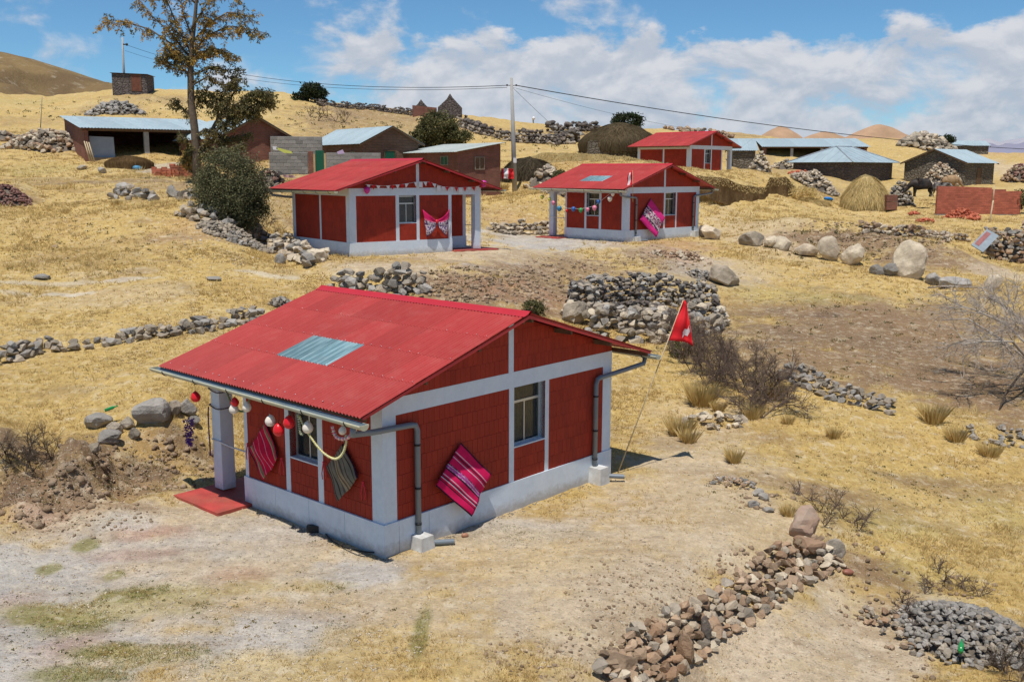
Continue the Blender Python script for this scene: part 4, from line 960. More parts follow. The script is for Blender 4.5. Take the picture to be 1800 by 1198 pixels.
stone_face('slumped retaining wall of brown and grey stones at lower right', [(1440, 962), (1386, 972), (1346, 992), (1291, 1036), (1247, 1071), (1200, 1092), (1150, 1112), (1090, 1150), (1050, 1190)], [(1482, 1000), (1434, 1016), (1375, 1056), (1310, 1104), (1262, 1130), (1228, 1160), (1195, 1180), (1150, 1205), (1110, 1240)], 6, .20, [M['rocktan'], M['rocktan'], M['rock'], M['rocktan'], M['rockpale']], lift=.20)
boulder('round pinkish boulder crowning the end of the retaining wall', 1418, 950, 64, 56, simple('pinkish_granite', (.40, .30, .23), .9, .16, 5, .5, 18, c2=(.36, .24, .17)), seed=7)
boulder('flat brown block under the round pinkish boulder', 1424, 982, 66, 34, simple('brown_sandstone', (.30, .19, .12), .9, .2, 5, .5, 18), seed=8)
boulder('angular grey block right of the round pinkish boulder', 1468, 982, 46, 42, M['rock'], seed=9)
boulder('upright dark slab in the retaining wall', 1241, 1138, 26, 56, M['rockdark'], seed=12)
boulder('brown boulder at the foot of the picture beside the upright dark slab', 1205, 1172, 44, 60, M['rocktan'], seed=13)
boulder('broad tan boulder at the bottom edge where the retaining wall ends', 1090, 1196, 74, 46, M['rocktan'], seed=14)
stone_pile('heap of blue grey broken stones at the lower right corner', 1690, 1120, 1.9, 2.3, .42, .115, [M['rockgrey'], M['rockgrey'], M['rock']], 620, count=300)
stone_pile('scatter of pale pebbles and grey stones uphill of the pinkish boulder', 1290, 852, .95, .7, .10, .085, [M['rockgrey'], M['rocktan']], 70, name='stone_scatter', cat='stones')
for i, (u, v, w_, h_) in enumerate([(1326, 893, 26, 16), (1343, 880, 22, 15), (1334, 874, 24, 14), (1352, 902, 20, 12)]):
    boulder(['left', 'right', 'upper', 'lowest'][i] + ' one of four grey stones above the pinkish boulder', u, v, w_, h_, M['rockgrey'], group='grey stones above the boulder')
stone_pile('loose brown stones left of the blue grey stone heap', 1570, 1110, .9, 1.6, .1, .12, [M['rocktan'], M['rock']], 60, name='stone_scatter', cat='stones')
stone_pile('pale stones among the grass tufts right of the house', 1255, 745, 1.6, 1.0, .18, .2, [M['rock'], M['rockpale']], 42, name='stone_scatter', cat='stones')
stone_pile('grey pebbles strewn at the right edge of the grass', 1760, 770, 1.8, 1.2, .1, .16, GG, 46, name='stone_scatter', cat='stones')
stone_pile('grey stone rubble on the slope below the bush', 415, 418, 3.2, 1.8, .35, .20, [M['rock'], M['rockgrey']], 420, name='rubble_slope', cat='rubble', count=60, rot=-.3)
stone_pile('small grey stone heap left of the near roof ridge', 497, 540, .9, .7, .28, .16, GG, 46)
stone_pile('wide pile of pale stones beside the open left shed', 85, 262, 5.6, 4.0, 1.15, .42, [M['rock'], M['rockpale'], M['rocktan']], 330, count=260)
stone_pile('string of stones left of the wide pale stone pile', 5, 247, 3.5, 1.5, .5, .38, [M['rock'], M['rocktan']], 50)
stone_pile('low grey stone mound in the yellow field above the left shed', 203, 198, 5.2, 3, .9, .42, [M['rockgrey']], 260, count=40)
stone_pile('brown rubble heap at the left edge of the field', 8, 352, 2.3, 1.8, .62, .16, [M['rubble_red']], 420, count=60)
stone_pile('stones between the dirt mound and the long open shed', 1432, 330, 3.6, 1.6, 1.1, .34, [M['rock'], M['rockpale']], 240, count=120)
stone_pile('pale stones in front of the long open shed', 1384, 298, 3.4, 1.6, .9, .36, [M['rockpale'], M['rock']], 120, count=60)
stone_pile('stacked grey stones right of the golden haystack', 1581, 360, 1.9, 1.5, 1.6, .30, [M['rockgrey'], M['rock']], 150, count=110)
stone_pile('rubble heap leaning on the stone house with zinc roof', 1655, 325, 3.8, 2.4, 1.9, .34, [M['rockpale'], M['rock'], M['rocktan']], 260, count=120)
stone_pile('pale rubble against the stone hut beside the farthest red house', 1336, 300, 1.6, 1.2, 1.3, .32, [M['rockpale'], M['rock']], 70, count=50)
stone_pile('rocky outcrop on the skyline at right', 1632, 262, 6.5, 4.0, 1.5, .9, [M['rock'], M['rockpale']], 170, count=60, name='rock_outcrop', cat='rock outcrop')
stone_pile('tumbled stones at the right of the zinc roofed stone house', 1790, 318, 3.0, 3.0, 1.6, .42, [M['rocktan'], M['rubble_red'], M['rockpale']], 160, count=60)
stone_pile('pale boulders behind the corner of the balloon house roof', 958, 320, 2.6, 1.2, .9, .5, [M['rockpale'], M['rock']], 46)
stone_pile('low rock line on the skyline behind the thatched hut', 1235, 240, 9, 2.0, .7, .6, [M['rocktan'], M['rock']], 90, count=20, name='rock_line', cat='rocks')
stone_pile('stones at the foot of the dark thatch heap', 1000, 345, 3.4, 1.0, .4, .3, [M['rock'], M['rockpale']], 60)
stone_wall('dark dry stone wall along the skyline left of the ruin', [(560, 186), (620, 190), (680, 197), (722, 203)], .6, .8, .36, [M['rockdark']], count=40)
stone_wall('dark stone wall zigzagging over the slope behind the utility pole', [(812, 222), (850, 236), (885, 246), (930, 252)], 1.0, 1.0, .5, [M['rockdark'], M['rock']], count=60)
stone_wall('stone wall on the slope right of the utility pole', [(935, 250), (975, 254), (1012, 252)], 1.1, 1.0, .5, [M['rockdark'], M['rock']], count=40)
stone_wall('dark rocks on the skyline left of the thatched hut', [(965, 232), (1000, 232), (1040, 236)], 1.1, 2.0, .6, [M['rockdark'], M['rockgrey']], count=30)
# --- boulders right of the middle houses
PB = 'pale boulders lined up at the edge of the right field'
for i, (lb, u, v, w_, h_, mt, tl) in enumerate([
    ('grey mottled boulder at the left end of the pale boulder line', 1325, 434, 44, 27, 'rock', 0), ('small cream boulder second from the left in the line', 1355, 437, 30, 22, 'rockpale', 0),
    ('rounded cream boulder third from the left in the line', 1378, 441, 36, 26, 'rockpale', 0), ('low white topped boulder in the middle of the line', 1418, 452, 42, 22, 'rockpale', 0),
    ('tall white topped boulder in the line', 1459, 460, 40, 44, 'rockpale', .1), ('tilted wedge of pale rock leaning by the tall boulder', 1502, 468, 46, 36, 'rockpale', .5),
    ('biggest pale pointed boulder in the right field', 1606, 492, 60, 62, 'rockpale', -.1), ('dark bluish boulder left of the biggest pale boulder', 1570, 486, 34, 24, 'rockgrey', 0),
    ('smaller bluish boulder beside the dark one', 1546, 484, 30, 18, 'rockgrey', 0), ('long low grey boulder right of the biggest pale boulder', 1680, 506, 62, 24, 'rockgrey', 0),
    ('squat grey boulder touching the long low one', 1642, 503, 32, 22, 'rockgrey', 0), ('pale pyramid boulder near the dead branches', 1752, 512, 36, 32, 'rockpale', .2)]):
    boulder(lb, u, v, w_, h_, M[mt], PB, tilt=tl, seed=60 + i)
boulder('pale boulder leaning beside the balloon house', 1250, 422, 34, 28, M['rockpale'], seed=31, tilt=.3)
boulder('blackish rock between the balloon house and the pale boulder', 1236, 418, 22, 22, M['rockdark'], seed=32)
boulder('smooth grey boulder slanting above the corral', 1280, 505, 62, 34, M['rock'], seed=33, tilt=.35)
stone_pile('grey stones left of the smooth slanting boulder', 1235, 488, 1.3, 1.0, .25, .17, GG, 70)
stone_pile('pale stones on the bank above the corral', 1190, 452, 2.2, .9, .2, .2, [M['rockpale'], M['rocktan']], 60)
# --- boulders by the left bank
for lb, u, v, w_, h_, mt, s_ in [
    ('large rounded grey boulder on the left bank', 258, 754, 68, 48, 'rockgrey', 21), ('low grey boulder at the left end of the bank group', 170, 757, 46, 30, 'rockgrey', 22),
    ('flat stone below the green bottle', 198, 766, 34, 22, 'rock', 23), ('long slanting grey slab low on the left bank', 186, 782, 50, 24, 'rockgrey', 24), ('grey boulder near the porch end of the bank', 325, 735, 36, 32, 'rockgrey', 25),
    ('small brown stone between the grey bank boulders', 293, 733, 24, 22, 'rock', 26), ('small round stone low on the left bank', 163, 797, 24, 18, 'rock', 27), ('grey boulder wedged left of the porch end boulder', 303, 738, 28, 30, 'rock', 41), ('pale block beside the flat stone of the bank', 222, 757, 28, 24, 'rock', 42), ('little pale stone below the largest bank boulder', 236, 780, 22, 20, 'rock', 28), ('low stone under the porch end boulder', 338, 752, 26, 16, 'rockgrey', 29)]:
    boulder(lb, u, v, w_, h_, M[mt], seed=s_)
for lb, u, v, w_, h_, mt in [('rounded pale boulder at the corner of the left red house', 552, 466, 40, 30, 'rockpale'), ('long pale boulder in the tumbled wall', 506, 446, 34, 20, 'rockpale'), ('round light boulder below the big bush', 446, 412, 26, 22, 'rockpale'),
     ('lilac grey boulder alone in the yellow grass', 490, 464, 22, 18, 'rockgrey'), ('dark lone stone in front of the left shed', 178, 306, 18, 11, 'rockgrey'), ('pale lone stone left of the dark lone stone', 142, 300, 20, 8, 'rock'), ('dark grey boulder at the head of the boulder row', 214, 338, 28, 20, 'rockgrey'), ('block of grey rock left of the bush', 302, 348, 20, 22, 'rockgrey'),
     ('small brown stone in the open field at left', 95, 437, 12, 7, 'rocktan'), ('flat stones in the left meadow by the chalk line', 72, 492, 34, 9, 'rockgrey'), ('grey stone in the meadow right of the chalk line', 375, 495, 26, 9, 'rockgrey')]:
    boulder(lb, u, v, w_, h_, M[mt])

M['clod'] = rock_mat('soil_clods', (0.27, 0.185, 0.115), (0.34, 0.25, 0.17), .3)
# --- rock waste on the banks and gravel in the yards, too many to count
def strewn(name, spots, m, label=None):
    it = []
    for (u, v, ru, rv, n, s0) in spots:
        for _ in range(n):
            a = rnd(0, 6.28); r_ = math.sqrt(random.random()); x, y = u + ru * r_ * math.cos(a), v + rv * r_ * math.sin(a); d = ray(x, y)
            it.append((x, y, s0 * (.35 + 1.5 * random.random() ** 3)))
    # locate them all at once
    ux = np.array([i[0] for i in it]); uy = np.array([i[1] for i in it]); ys = np.exp(np.linspace(math.log(9), math.log(170), 150))
    dx = (ux - 900) / FPX; dy = -(uy - 599) / FPX; Xc = dx * math.cos(_ro) - dy * math.sin(_ro); Uc = dx * math.sin(_ro) + dy * math.cos(_ro)
    yy = math.cos(_pt) + Uc * math.sin(_pt); sx = Xc / yy; sz = (-math.sin(_pt) + Uc * math.cos(_pt)) / yy
    best = np.full(len(it), 170.0); open_ = np.ones(len(it), bool)
    for i in range(1, len(ys)):
        k = np.where(open_)[0]
        if not len(k): break
        g = CAMZ + sz[k] * ys[i] - H(sx[k] * ys[i], np.full(len(k), ys[i])); hit = k[g < 0]; best[hit] = (ys[i] + ys[i - 1]) / 2 + rng.uniform(-.4, .4, len(hit)) * (ys[i] - ys[i - 1]); open_[hit] = False
    xs = sx * best; zs = H(xs, best)
    return batch_rocks(name, [(xs[i], best[i], zs[i] + it[i][2] * .1, it[i][2], rnd(-.6, .6), rnd(-.6, .6), rnd(0, 6.28)) for i in range(len(it))], m, label=label)
strewn('bank_rocks', [(70, 855, 130, 60, 170, .13), (250, 815, 130, 50, 120, .11), (320, 800, 70, 40, 60, .13), (120, 900, 160, 40, 500, .05), (180, 820, 200, 50, 500, .045), (850, 502, 120, 30, 700, .13), (970, 490, 70, 40, 350, .13), (1060, 470, 60, 20, 120, .12), (1180, 455, 80, 20, 260, .12), (1560, 430, 130, 30, 350, .12), (1440, 400, 70, 14, 120, .12),
   (1000, 1150, 150, 50, 300, .05), (1150, 1040, 160, 60, 500, .04), (1330, 1000, 80, 40, 150, .08), (1130, 1130, 60, 30, 120, .09), (1350, 880, 60, 20, 70, .08), (1540, 1050, 80, 60, 120, .07), (1500, 960, 60, 40, 60, .09), (1700, 1040, 60, 20, 80, .07), (1600, 1160, 60, 40, 60, .06)], M['clod'], 'loose brown stones and clods on the cut banks')
strewn('gravel', [(300, 950, 330, 60, 900, .028), (200, 1100, 320, 110, 2600, .026), (500, 1130, 250, 80, 1300, .026), (900, 1050, 350, 120, 1700, .028), (1150, 900, 220, 100, 900, .03), (800, 950, 300, 30, 700, .025), (1400, 1130, 250, 70, 900, .03), (1250, 800, 120, 60, 350, .035), (1650, 900, 150, 120, 300, .035), (930, 450, 180, 20, 500, .045), (420, 440, 120, 30, 120, .07), (160, 560, 200, 120, 300, .04), (1500, 600, 300, 100, 900, .045), (1400, 470, 160, 30, 200, .06)], M['rockpale'], 'grey and beige gravel lying in the yards')

# ------------------------------------------------------------------ other buildings
def brick_pat(name, c1, c2, mort, bw, bh, rough=.9, var=.2):
    t = NT(name); g = t.n('ShaderNodeTexCoord').outputs['Object']; sp = t.n('ShaderNodeSeparateXYZ'); t.l(g, sp.inputs[0])
    cb = t.n('ShaderNodeCombineXYZ'); t.l(t.math('ADD', sp.outputs[0], sp.outputs[1]), cb.inputs[0]); t.l(sp.outputs[2], cb.inputs[1])
    b = t.n('ShaderNodeTexBrick'); t.l(cb.outputs[0], b.inputs['Vector']); b.inputs['Scale'].default_value = 1.0
    b.inputs['Color1'].default_value = (*c1, 1); b.inputs['Color2'].default_value = (*c2, 1); b.inputs['Mortar'].default_value = (*mort, 1)
    b.inputs['Mortar Size'].default_value = bh * .09; b.inputs['Brick Width'].default_value = bw; b.inputs['Row Height'].default_value = bh; b.inputs['Mortar Smooth'].default_value = .3
    n = t.noise(g, 1.4, 5, .65); c = t.scale_col(b.outputs['Color'], t.mapr(n, .3, .7, 1 - var, 1 + var))
    t.bump(t.math('ADD', t.math('MULTIPLY', b.outputs['Fac'], -.6), t.math('MULTIPLY', t.noise(g, 12, 4, .7), .5)), .7, .04); return t.fin(c, rough, .15)
M['adobe_red'] = brick_pat('red_clay_brickwork', (.24, .10, .070), (.19, .082, .060), (.20, .13, .10), .26, .10)
M['adobe_brown'] = brick_pat('brown_adobe', (.19, .115, .080), (.15, .092, .066), (.13, .09, .065), .42, .16)
M['new_red'] = brick_pat('new_red_brick', (.40, .115, .075), (.34, .095, .065), (.36, .20, .15), .27, .105)
M['blockgrey'] = brick_mat('grey_block', (.26, .245, .225), .25, .2)
def rubble_pat(name, a, b, c, sc=3.0):
    t = NT(name); p = t.obj(); v = t.n('ShaderNodeTexVoronoi', feature='F1'); t.l(t.stretch(p, (1, 1, 1.5)), v.inputs['Vector']); v.inputs['Scale'].default_value = sc
    e = t.n('ShaderNodeTexVoronoi', feature='DISTANCE_TO_EDGE'); t.l(t.stretch(p, (1, 1, 1.5)), e.inputs['Vector']); e.inputs['Scale'].default_value = sc
    q = t.n('ShaderNodeSeparateColor'); t.l(v.outputs['Color'], q.inputs[0])
    col = t.mix(t.mapr(e.outputs['Distance'], 0, .07, 1, 0), t.mix(q.outputs[0], a, b), c)
    t.bump(t.mapr(e.outputs['Distance'], 0, .2, 0, 1), .9, .08); return t.fin(t.scale_col(col, t.mapr(t.noise(p, 9, 4, .6), .3, .7, .8, 1.2)), .95, .15)
M['stonewall'] = rubble_pat('stone_masonry', (.19, .165, .13), (.13, .112, .09), (.105, .085, .062))
M['darkstone'] = rubble_pat('dark_stone_masonry', (.15, .125, .115), (.105, .088, .085), (.07, .058, .052))
M['greendoor'] = simple('green_painted_door', (.012, .10, .055), .5, .1, 4)
M['rustdoor'] = simple('rusty_sheet_door', (.15, .055, .032), .7, .3, 3)
M['greysheet'] = simple('grey_steel_sheet', (.30, .33, .37), .5, .1, 2)
M['cream'] = simple('cream_plaster', (.45, .33, .18), .8, .15, 3)
M['shedtimber'] = M['greywood']

def place(u, v, Y, yaw): x, y, z = pY(u, v, Y); return (x, y, z), R(yaw)
def local_sheets(root, P0, P1, P2, P3, m, pitch=.18, amp=.018, nw=None, name='roof_sheet'):
    """corrugated sheets over the slope with eave P0->P1 and upper edge P3->P2 (a parallelogram)"""
    P0, P1, P2, P3 = map(Vector, (P0, P1, P2, P3)); w = (P1 - P0).length; up = P3 - P0; al = (P1 - P0).normalized()
    Ls = up.length; n = nw or max(2, int(round(w / .9)))
    lay_sheets(root, P0, al, up - al * up.dot(al), w, Ls, m, n, [(0, (up - al * up.dot(al)).length, 0)], pitch, amp, 4, name=name)
def building(name, label, cat, u, v, Y, yaw, W, D, hw, rise, kind, wall, roofm, ov=.3, base=1.2, group=None, doors=(), windows=(), gable_open=False):
    """near corner's foot at (u, v, Y); walls run W along a (to the right) and D along b (away to the left)"""
    (x, y, z), yw = place(u, v, Y, yaw); root = empty(name, (x, y, z), yw, label, cat, group)
    t_ = .3; b = MB(); hb = hw
    if kind == 'mono_a': hts = (hw, hw + rise, hw + rise, hw)             # rises along a
    elif kind == 'mono_b': hts = (hw, hw, hw + rise, hw + rise)           # rises along b
    else: hts = (hw,) * 4
    C4 = [(0, 0), (W, 0), (W, D), (0, D)]
    V = []
    for (a_, b_), h_ in zip(C4, hts): V += [(a_, b_, -base), (a_, b_, h_)]
    b.add(V, [(0, 2, 3, 1), (2, 4, 5, 3), (4, 6, 7, 5), (6, 0, 1, 7), (1, 3, 5, 7)])
    if kind == 'gable_a':     # gable faces along a, ridge along b
        b.poly3([(0, 0.0, hw), (W, 0.0, hw), (W / 2, 0.0, hw + rise)], (0, t_, 0)); b.poly3([(W, D, hw), (0, D, hw), (W / 2, D, hw + rise)], (0, -t_, 0))
    if kind == 'gable_b':
        b.poly3([(0, D, hw), (0, 0, hw), (0, D / 2, hw + rise)], (t_, 0, 0)); b.poly3([(W, 0, hw), (W, D, hw), (W, D / 2, hw + rise)], (-t_, 0, 0))
    wl__ = b.build('wall', wall, root)
    rp = empty('roof'); rp.parent = root; e = .05; k2 = 0
    if kind == 'gable_a':
        k = rise / (W / 2)
        local_sheets(rp, (-ov, D + ov, hw - k * ov + e), (-ov, -ov, hw - k * ov + e), (W / 2, -ov, hw + rise + e), (W / 2, D + ov, hw + rise + e), roofm)
        local_sheets(rp, (W + ov, -ov, hw - k * ov + e), (W + ov, D + ov, hw - k * ov + e), (W / 2, D + ov, hw + rise + e), (W / 2, -ov, hw + rise + e), roofm)
        for y in (-ov + .02, D + ov - .06):
            for s in (0, 1):
                xa = -ov if s == 0 else W + ov
                MB().poly3([(xa, y, hw - k * ov - .07), (W / 2, y, hw + rise - .07), (W / 2, y, hw + rise + .03), (xa, y, hw - k * ov + .03)], (0, .04, 0)).build('rafter', M['wood'], rp)
    elif kind == 'gable_b':
        k = rise / (D / 2)
        local_sheets(rp, (-ov, -ov, hw - k * ov + e), (W + ov, -ov, hw - k * ov + e), (W + ov, D / 2, hw + rise + e), (-ov, D / 2, hw + rise + e), roofm)
        local_sheets(rp, (W + ov, D + ov, hw - k * ov + e), (-ov, D + ov, hw - k * ov + e), (-ov, D / 2, hw + rise + e), (W + ov, D / 2, hw + rise + e), roofm)
        for x_ in (-ov + .02, W + ov - .06):
            for s in (0, 1):
                ya = -ov if s == 0 else D + ov
                MB().poly3([(x_, ya, hw - k * ov - .07), (x_, D / 2, hw + rise - .07), (x_, D / 2, hw + rise + .03), (x_, ya, hw - k * ov + .03)], (.04, 0, 0)).build('rafter', M['wood'], rp)
    elif kind == 'mono_a':
        k = rise / W
        local_sheets(rp, (-ov, D + ov, hw - k * ov + e), (-ov, -ov, hw - k * ov + e), (W + ov, -ov, hw + rise + k * ov + e), (W + ov, D + ov, hw + rise + k * ov + e), roofm)
    elif kind == 'mono_b':
        k = rise / D
        local_sheets(rp, (-ov, -ov, hw - k * ov + e), (W + ov, -ov, hw - k * ov + e), (W + ov, D + ov, hw + rise + k * ov + e), (-ov, D + ov, hw + rise + k * ov + e), roofm)
    elif kind == 'hip':
        ins = D / 2 * .75; z0 = hw - .10; z1 = hw + rise; o_ = ov
        A, B_, C_, D_ = (-o_, -o_, z0), (W + o_, -o_, z0), (W + o_, D + o_, z0), (-o_, D + o_, z0); R1, R2 = (ins, D / 2, z1), (W - ins, D / 2, z1)
        for poly in ([A, B_, R2, R1], [B_, C_, R2], [C_, D_, R1, R2], [D_, A, R1]):
            P_ = [Vector(q) for q in poly]; nz = (P_[1] - P_[0]).cross(P_[-1] - P_[0]).normalized()
            MB().poly3(P_, -nz * .03).build('roof_slope', roofm, rp)
            # standing seams
            ed = (P_[1] - P_[0]); n = int(ed.length / .85); upv = nz.cross(ed.normalized()); hgt = (P_[-1] - P_[0]).dot(upv); se = MB()
            apx = [(q - P_[0]).dot(ed.normalized()) for q in P_[2:]]; lo_, hi_ = min(apx), max(apx)
            for i in range(1, n):
                s = ed.length * i / n; top_ = hgt * min(1, s / max(.01, lo_), (ed.length - s) / max(.01, ed.length - hi_))
                p0_ = P_[0] + ed.normalized() * s + nz * .012; se.tube([p0_, p0_ + upv * top_ * .97], .014, 4)
            se.build('roof_seam', roofm, rp)
        hp_ = MB()
        for q, r_ in ((A, R1), (B_, R2), (C_, R2), (D_, R1), (R1, R2)): hp_.tube([Vector(q) + Vector((0, 0, .02)), Vector(r_) + Vector((0, 0, .03))], .05, 6)
        hp_.build('hip_cap', M['greysheet'], rp)
    for (face, p0, p1, z0, z1, mm) in doors:
        if face == 'a': d = MB().box(p0, p1, -.03, .05, z0, z1)
        else: d = MB().box(-.03, .05, p0, p1, z0, z1)
        q = d.build('door', mm, root)
        f = MB(); w_ = .06
        if face == 'a':
            for bb in ((p0 - w_, p0, z0, z1), (p1, p1 + w_, z0, z1), (p0 - w_, p1 + w_, z1, z1 + w_)): f.box(bb[0], bb[1], -.05, .06, bb[2], bb[3])
        else:
            for bb in ((p0 - w_, p0, z0, z1), (p1, p1 + w_, z0, z1), (p0 - w_, p1 + w_, z1, z1 + w_)): f.box(-.05, .06, bb[0], bb[1], bb[2], bb[3])
        f.build('door_frame', M['wood'], q)
    for (face, p0, p1, z0, z1, mm) in windows:
        if face == 'a': d = MB().box(p0, p1, -.03, .05, z0, z1); f = [(p0, -.05), (p1, -.05), ((p0 + p1) / 2, -.05)]
        else: d = MB().box(-.03, .05, p0, p1, z0, z1)
        q = d.build('window', mm, root); f = MB(); w_ = .04
        for bb in ((p0 - w_, p0, z0, z1), (p1, p1 + w_, z0, z1), (p0 - w_, p1 + w_, z1, z1 + w_), (p0 - w_, p1 + w_, z0 - w_, z0), ((p0 + p1) / 2 - .02, (p0 + p1) / 2 + .02, z0, z1)):
            if face == 'a': f.box(bb[0], bb[1], -.055, .06, bb[2], bb[3])
            else: f.box(-.055, .06, bb[0], bb[1], bb[2], bb[3])
        f.build('window_frame', M['greywood'], q)
    return root
def open_shed(label, u, v, Y, yaw, W, D, hw, rise, wallm, roofm, posts, ov=.3, leftwall=True):
    (x, y, z), yw = place(u, v, Y, yaw); root = empty('open_shed', (x, y, z), yw, label, 'shed'); t_ = .25; b = MB(); base = 1.5
    b.poly3([(0, 0, -base), (0, D, -base), (0, D, hw + rise), (0, 0, hw)][::-1], (t_, 0, 0)); b.poly3([(W - t_, 0, -base), (W - t_, D, -base), (W - t_, D, hw + rise), (W - t_, 0, hw)][::-1], (t_, 0, 0))
    b.box(t_, W - t_, D - t_, D, -base, hw + rise - .02); b.build('wall', wallm, root)
    MB().box(t_, W - t_, .02, D - t_, -base, .02).build('floor', simple('shed_floor', (.10, .08, .06)) if 'sf' not in M else M['sf'], root)
    for p_ in posts: MB().box(p_ - .14, p_ + .14, .02, .30, -base, hw - .12).build('post', M['concrete'], root)
    MB().box(-.1, W + .1, .0, .16, hw - .16, hw - .01).build('beam', M['wood'], root)
    rp = empty('roof'); rp.parent = root; k = rise / D
    local_sheets(rp, (-ov, -ov, hw - k * ov + .04), (W + ov, -ov, hw - k * ov + .04), (W + ov, D + ov, hw + rise + k * ov + .04), (-ov, D + ov, hw + rise + k * ov + .04), roofm)
    return root
Z = M['zinc']
shed1 = open_shed('open fronted brick shed with long zinc roof at upper left', 150, 277, 61, 31, 8.6, 8.0, 1.75, 1.0, M['adobe_red'], Z, [3.6])
MB().poly3([(.35, .25, 0), (1.75, .30, 0), (1.75, .45, 1.25), (.35, .40, 1.28)], (0, .03, 0)).build('steel_sheet', M['greysheet'], None, 'grey sheet of steel leaning inside the open left shed', 'metal sheet').matrix_basis = Matrix.Translation(shed1.location) @ Matrix.Rotation(R(31), 4, 'Z')
building('brick_house', 'brick house with light zinc gable roof directly behind the tall tree', 'house', 390, 302, 58.5, 36, 4.3, 7.4, 2.02, 1.15, 'gable_a', M['adobe_red'], Z, .32)
building('brick_house', 'brick house with zinc gable roof behind the left red roof', 'house', 638, 302, 61, 36, 3.9, 7.0, 1.75, .95, 'gable_a', M['adobe_brown'], Z, .3, doors=[('a', 1.5, 2.2, -.2, 1.25, M['greendoor'])], windows=[('b', 1.0, 1.5, .7, 1.2, M['greendoor'])])
building('brick_house', 'low brick house with weathered lean-to zinc roof beside the utility pole', 'house', 806, 331, 58, 36, 2.95, 6.4, 2.05, .50, 'mono_a', M['adobe_red'], M['zinc_warm'], .28, windows=[('a', 1.15, 1.75, 1.1, 1.75, M['wood']), ('b', 1.1, 1.8, 1.35, 1.8, M['greendoor'])])
building('stone_hut', 'dark stone hut with rusty door on the hilltop at left', 'hut', 198, 162, 104, 4, 3.45, 2.6, 1.85, -.12, 'mono_a', M['darkstone'], M['wood'], .15, doors=[('a', 1.95, 2.85, .1, 1.7, M['rustdoor'])])
building('stone_hut', 'small stone hut with pale zinc roof right of the farthest red house', 'hut', 1288, 300, 92, -6, 1.95, 5.0, 1.85, 1.05, 'gable_b', M['stonewall'], Z, .25)
building('stone_hut', 'wide stone hut with hipped zinc roof behind the haystack', 'hut', 1494, 324, 90, 40, 7.0, 6.0, 2.05, 1.35, 'hip', M['darkstone'], Z, .45)
building('stone_house', 'stone house with zinc gable roof and narrow dark door at right', 'house', 1695, 325, 90, 38, 5.1, 5.9, 2.0, 1.15, 'gable_b', M['stonewall'], Z, .3, doors=[('a', 2.1, 2.75, -.1, 1.45, M['wood'])])
building('stone_house', 'tiny far stone house on the skyline at right', 'house', 1676, 272, 118, -4, 3.9, 3.2, 1.05, .55, 'gable_b', M['stonewall'], Z, .2)
open_shed('long open fronted shed with zinc roof at right behind the hipped hut', 1342, 289, 108, -6, 10.6, 6.5, 1.85, 1.0, M['adobe_red'], Z, [2.9, 6.0, 8.8])

# grey block wall with a green door
(x, y, z), yw = place(474, 305, 55, 7); bw_ = empty('block_wall', (x, y, z), yw, 'grey block yard wall with a green door behind the left red roof', 'wall')
MB().box(0, 2.06, .02, .19, -.8, 1.13).box(3.05, 6.0, .02, .19, -.8, 1.13).build('mortar', M['concrete'], bw_)
brick_field(bw_, [(0, 2.06, 0, 1.12), (3.05, 6.0, 0, 1.12)], (0, 0, 0), (1, 0, 0), (0, -1, 0), 300, M['blockgrey'], bw=.38, bh=.19, joint=.02, proud=.0)
MB().box(2.08, 2.34, 0, .25, -.8, 1.2).build('gate_pillar', M['adobe_red'], bw_); MB().box(2.35, 2.46, 0, .2, -.8, 1.05).build('door_jamb', M['cream'], bw_)
MB().box(2.47, 2.92, .05, .12, -.4, 1.25).build('door', M['greendoor'], bw_); MB().box(2.93, 3.04, 0, .2, -.8, 1.1).build('door_jamb', M['cream'], bw_)
(x, y, z), yw = place(476, 270, 60, 7); b2_ = empty('block_wall', (x, y, z), yw, 'upper block wall behind the grey yard wall', 'wall')
MB().box(0, 3.0, .02, .25, -1, 1.0).build('mortar', M['concrete'], b2_); brick_field(b2_, [(0, 3.0, -.1, 1.0)], (0, 0, 0), (1, 0, 0), (0, -1, 0), 300, M['blockgrey'], bw=.42, bh=.22, joint=.03, proud=.0)
# red brick wall at right
(x, y, z), yw = place(1645, 382, 62, -3); rw = empty('brick_wall', (x, y, z), yw, 'long red brick wall with a stepped top at right', 'wall')
MB().box(0, 5.05, .01, .24, -.6, .22).build('footing', M['concrete'], rw)
MB().add([(0, 0, .22), (5.05, 0, .22), (5.05, 0, 1.62), (4.1, 0, 1.60), (4.1, 0, 1.72), (3.25, 0, 1.72), (3.25, 0, 1.82), (0, 0, 1.92), (0, .22, .22), (5.05, .22, .22), (5.05, .22, 1.62), (4.1, .22, 1.60), (4.1, .22, 1.72), (3.25, .22, 1.72), (3.25, .22, 1.82), (0, .22, 1.92)],
         [(0, 1, 2, 3, 4, 5, 6, 7), (15, 14, 13, 12, 11, 10, 9, 8)] + [(i, 8 + i, 8 + (i + 1) % 8, (i + 1) % 8) for i in range(8)]).build('mortar', M['new_red'], rw)
brick_field(rw, [(0, 3.25, .22, 1.82), (3.25, 5.05, .22, 1.6)], (0, 0, 0), (1, 0, 0), (0, -1, 0), 0, brick_mat('new_brick', (.42, .125, .075), .18, .15), bw=.27, bh=.105, joint=.014, proud=.008)
MB().box(.9, 1.4, 0, .0, 0, 0) if False else None
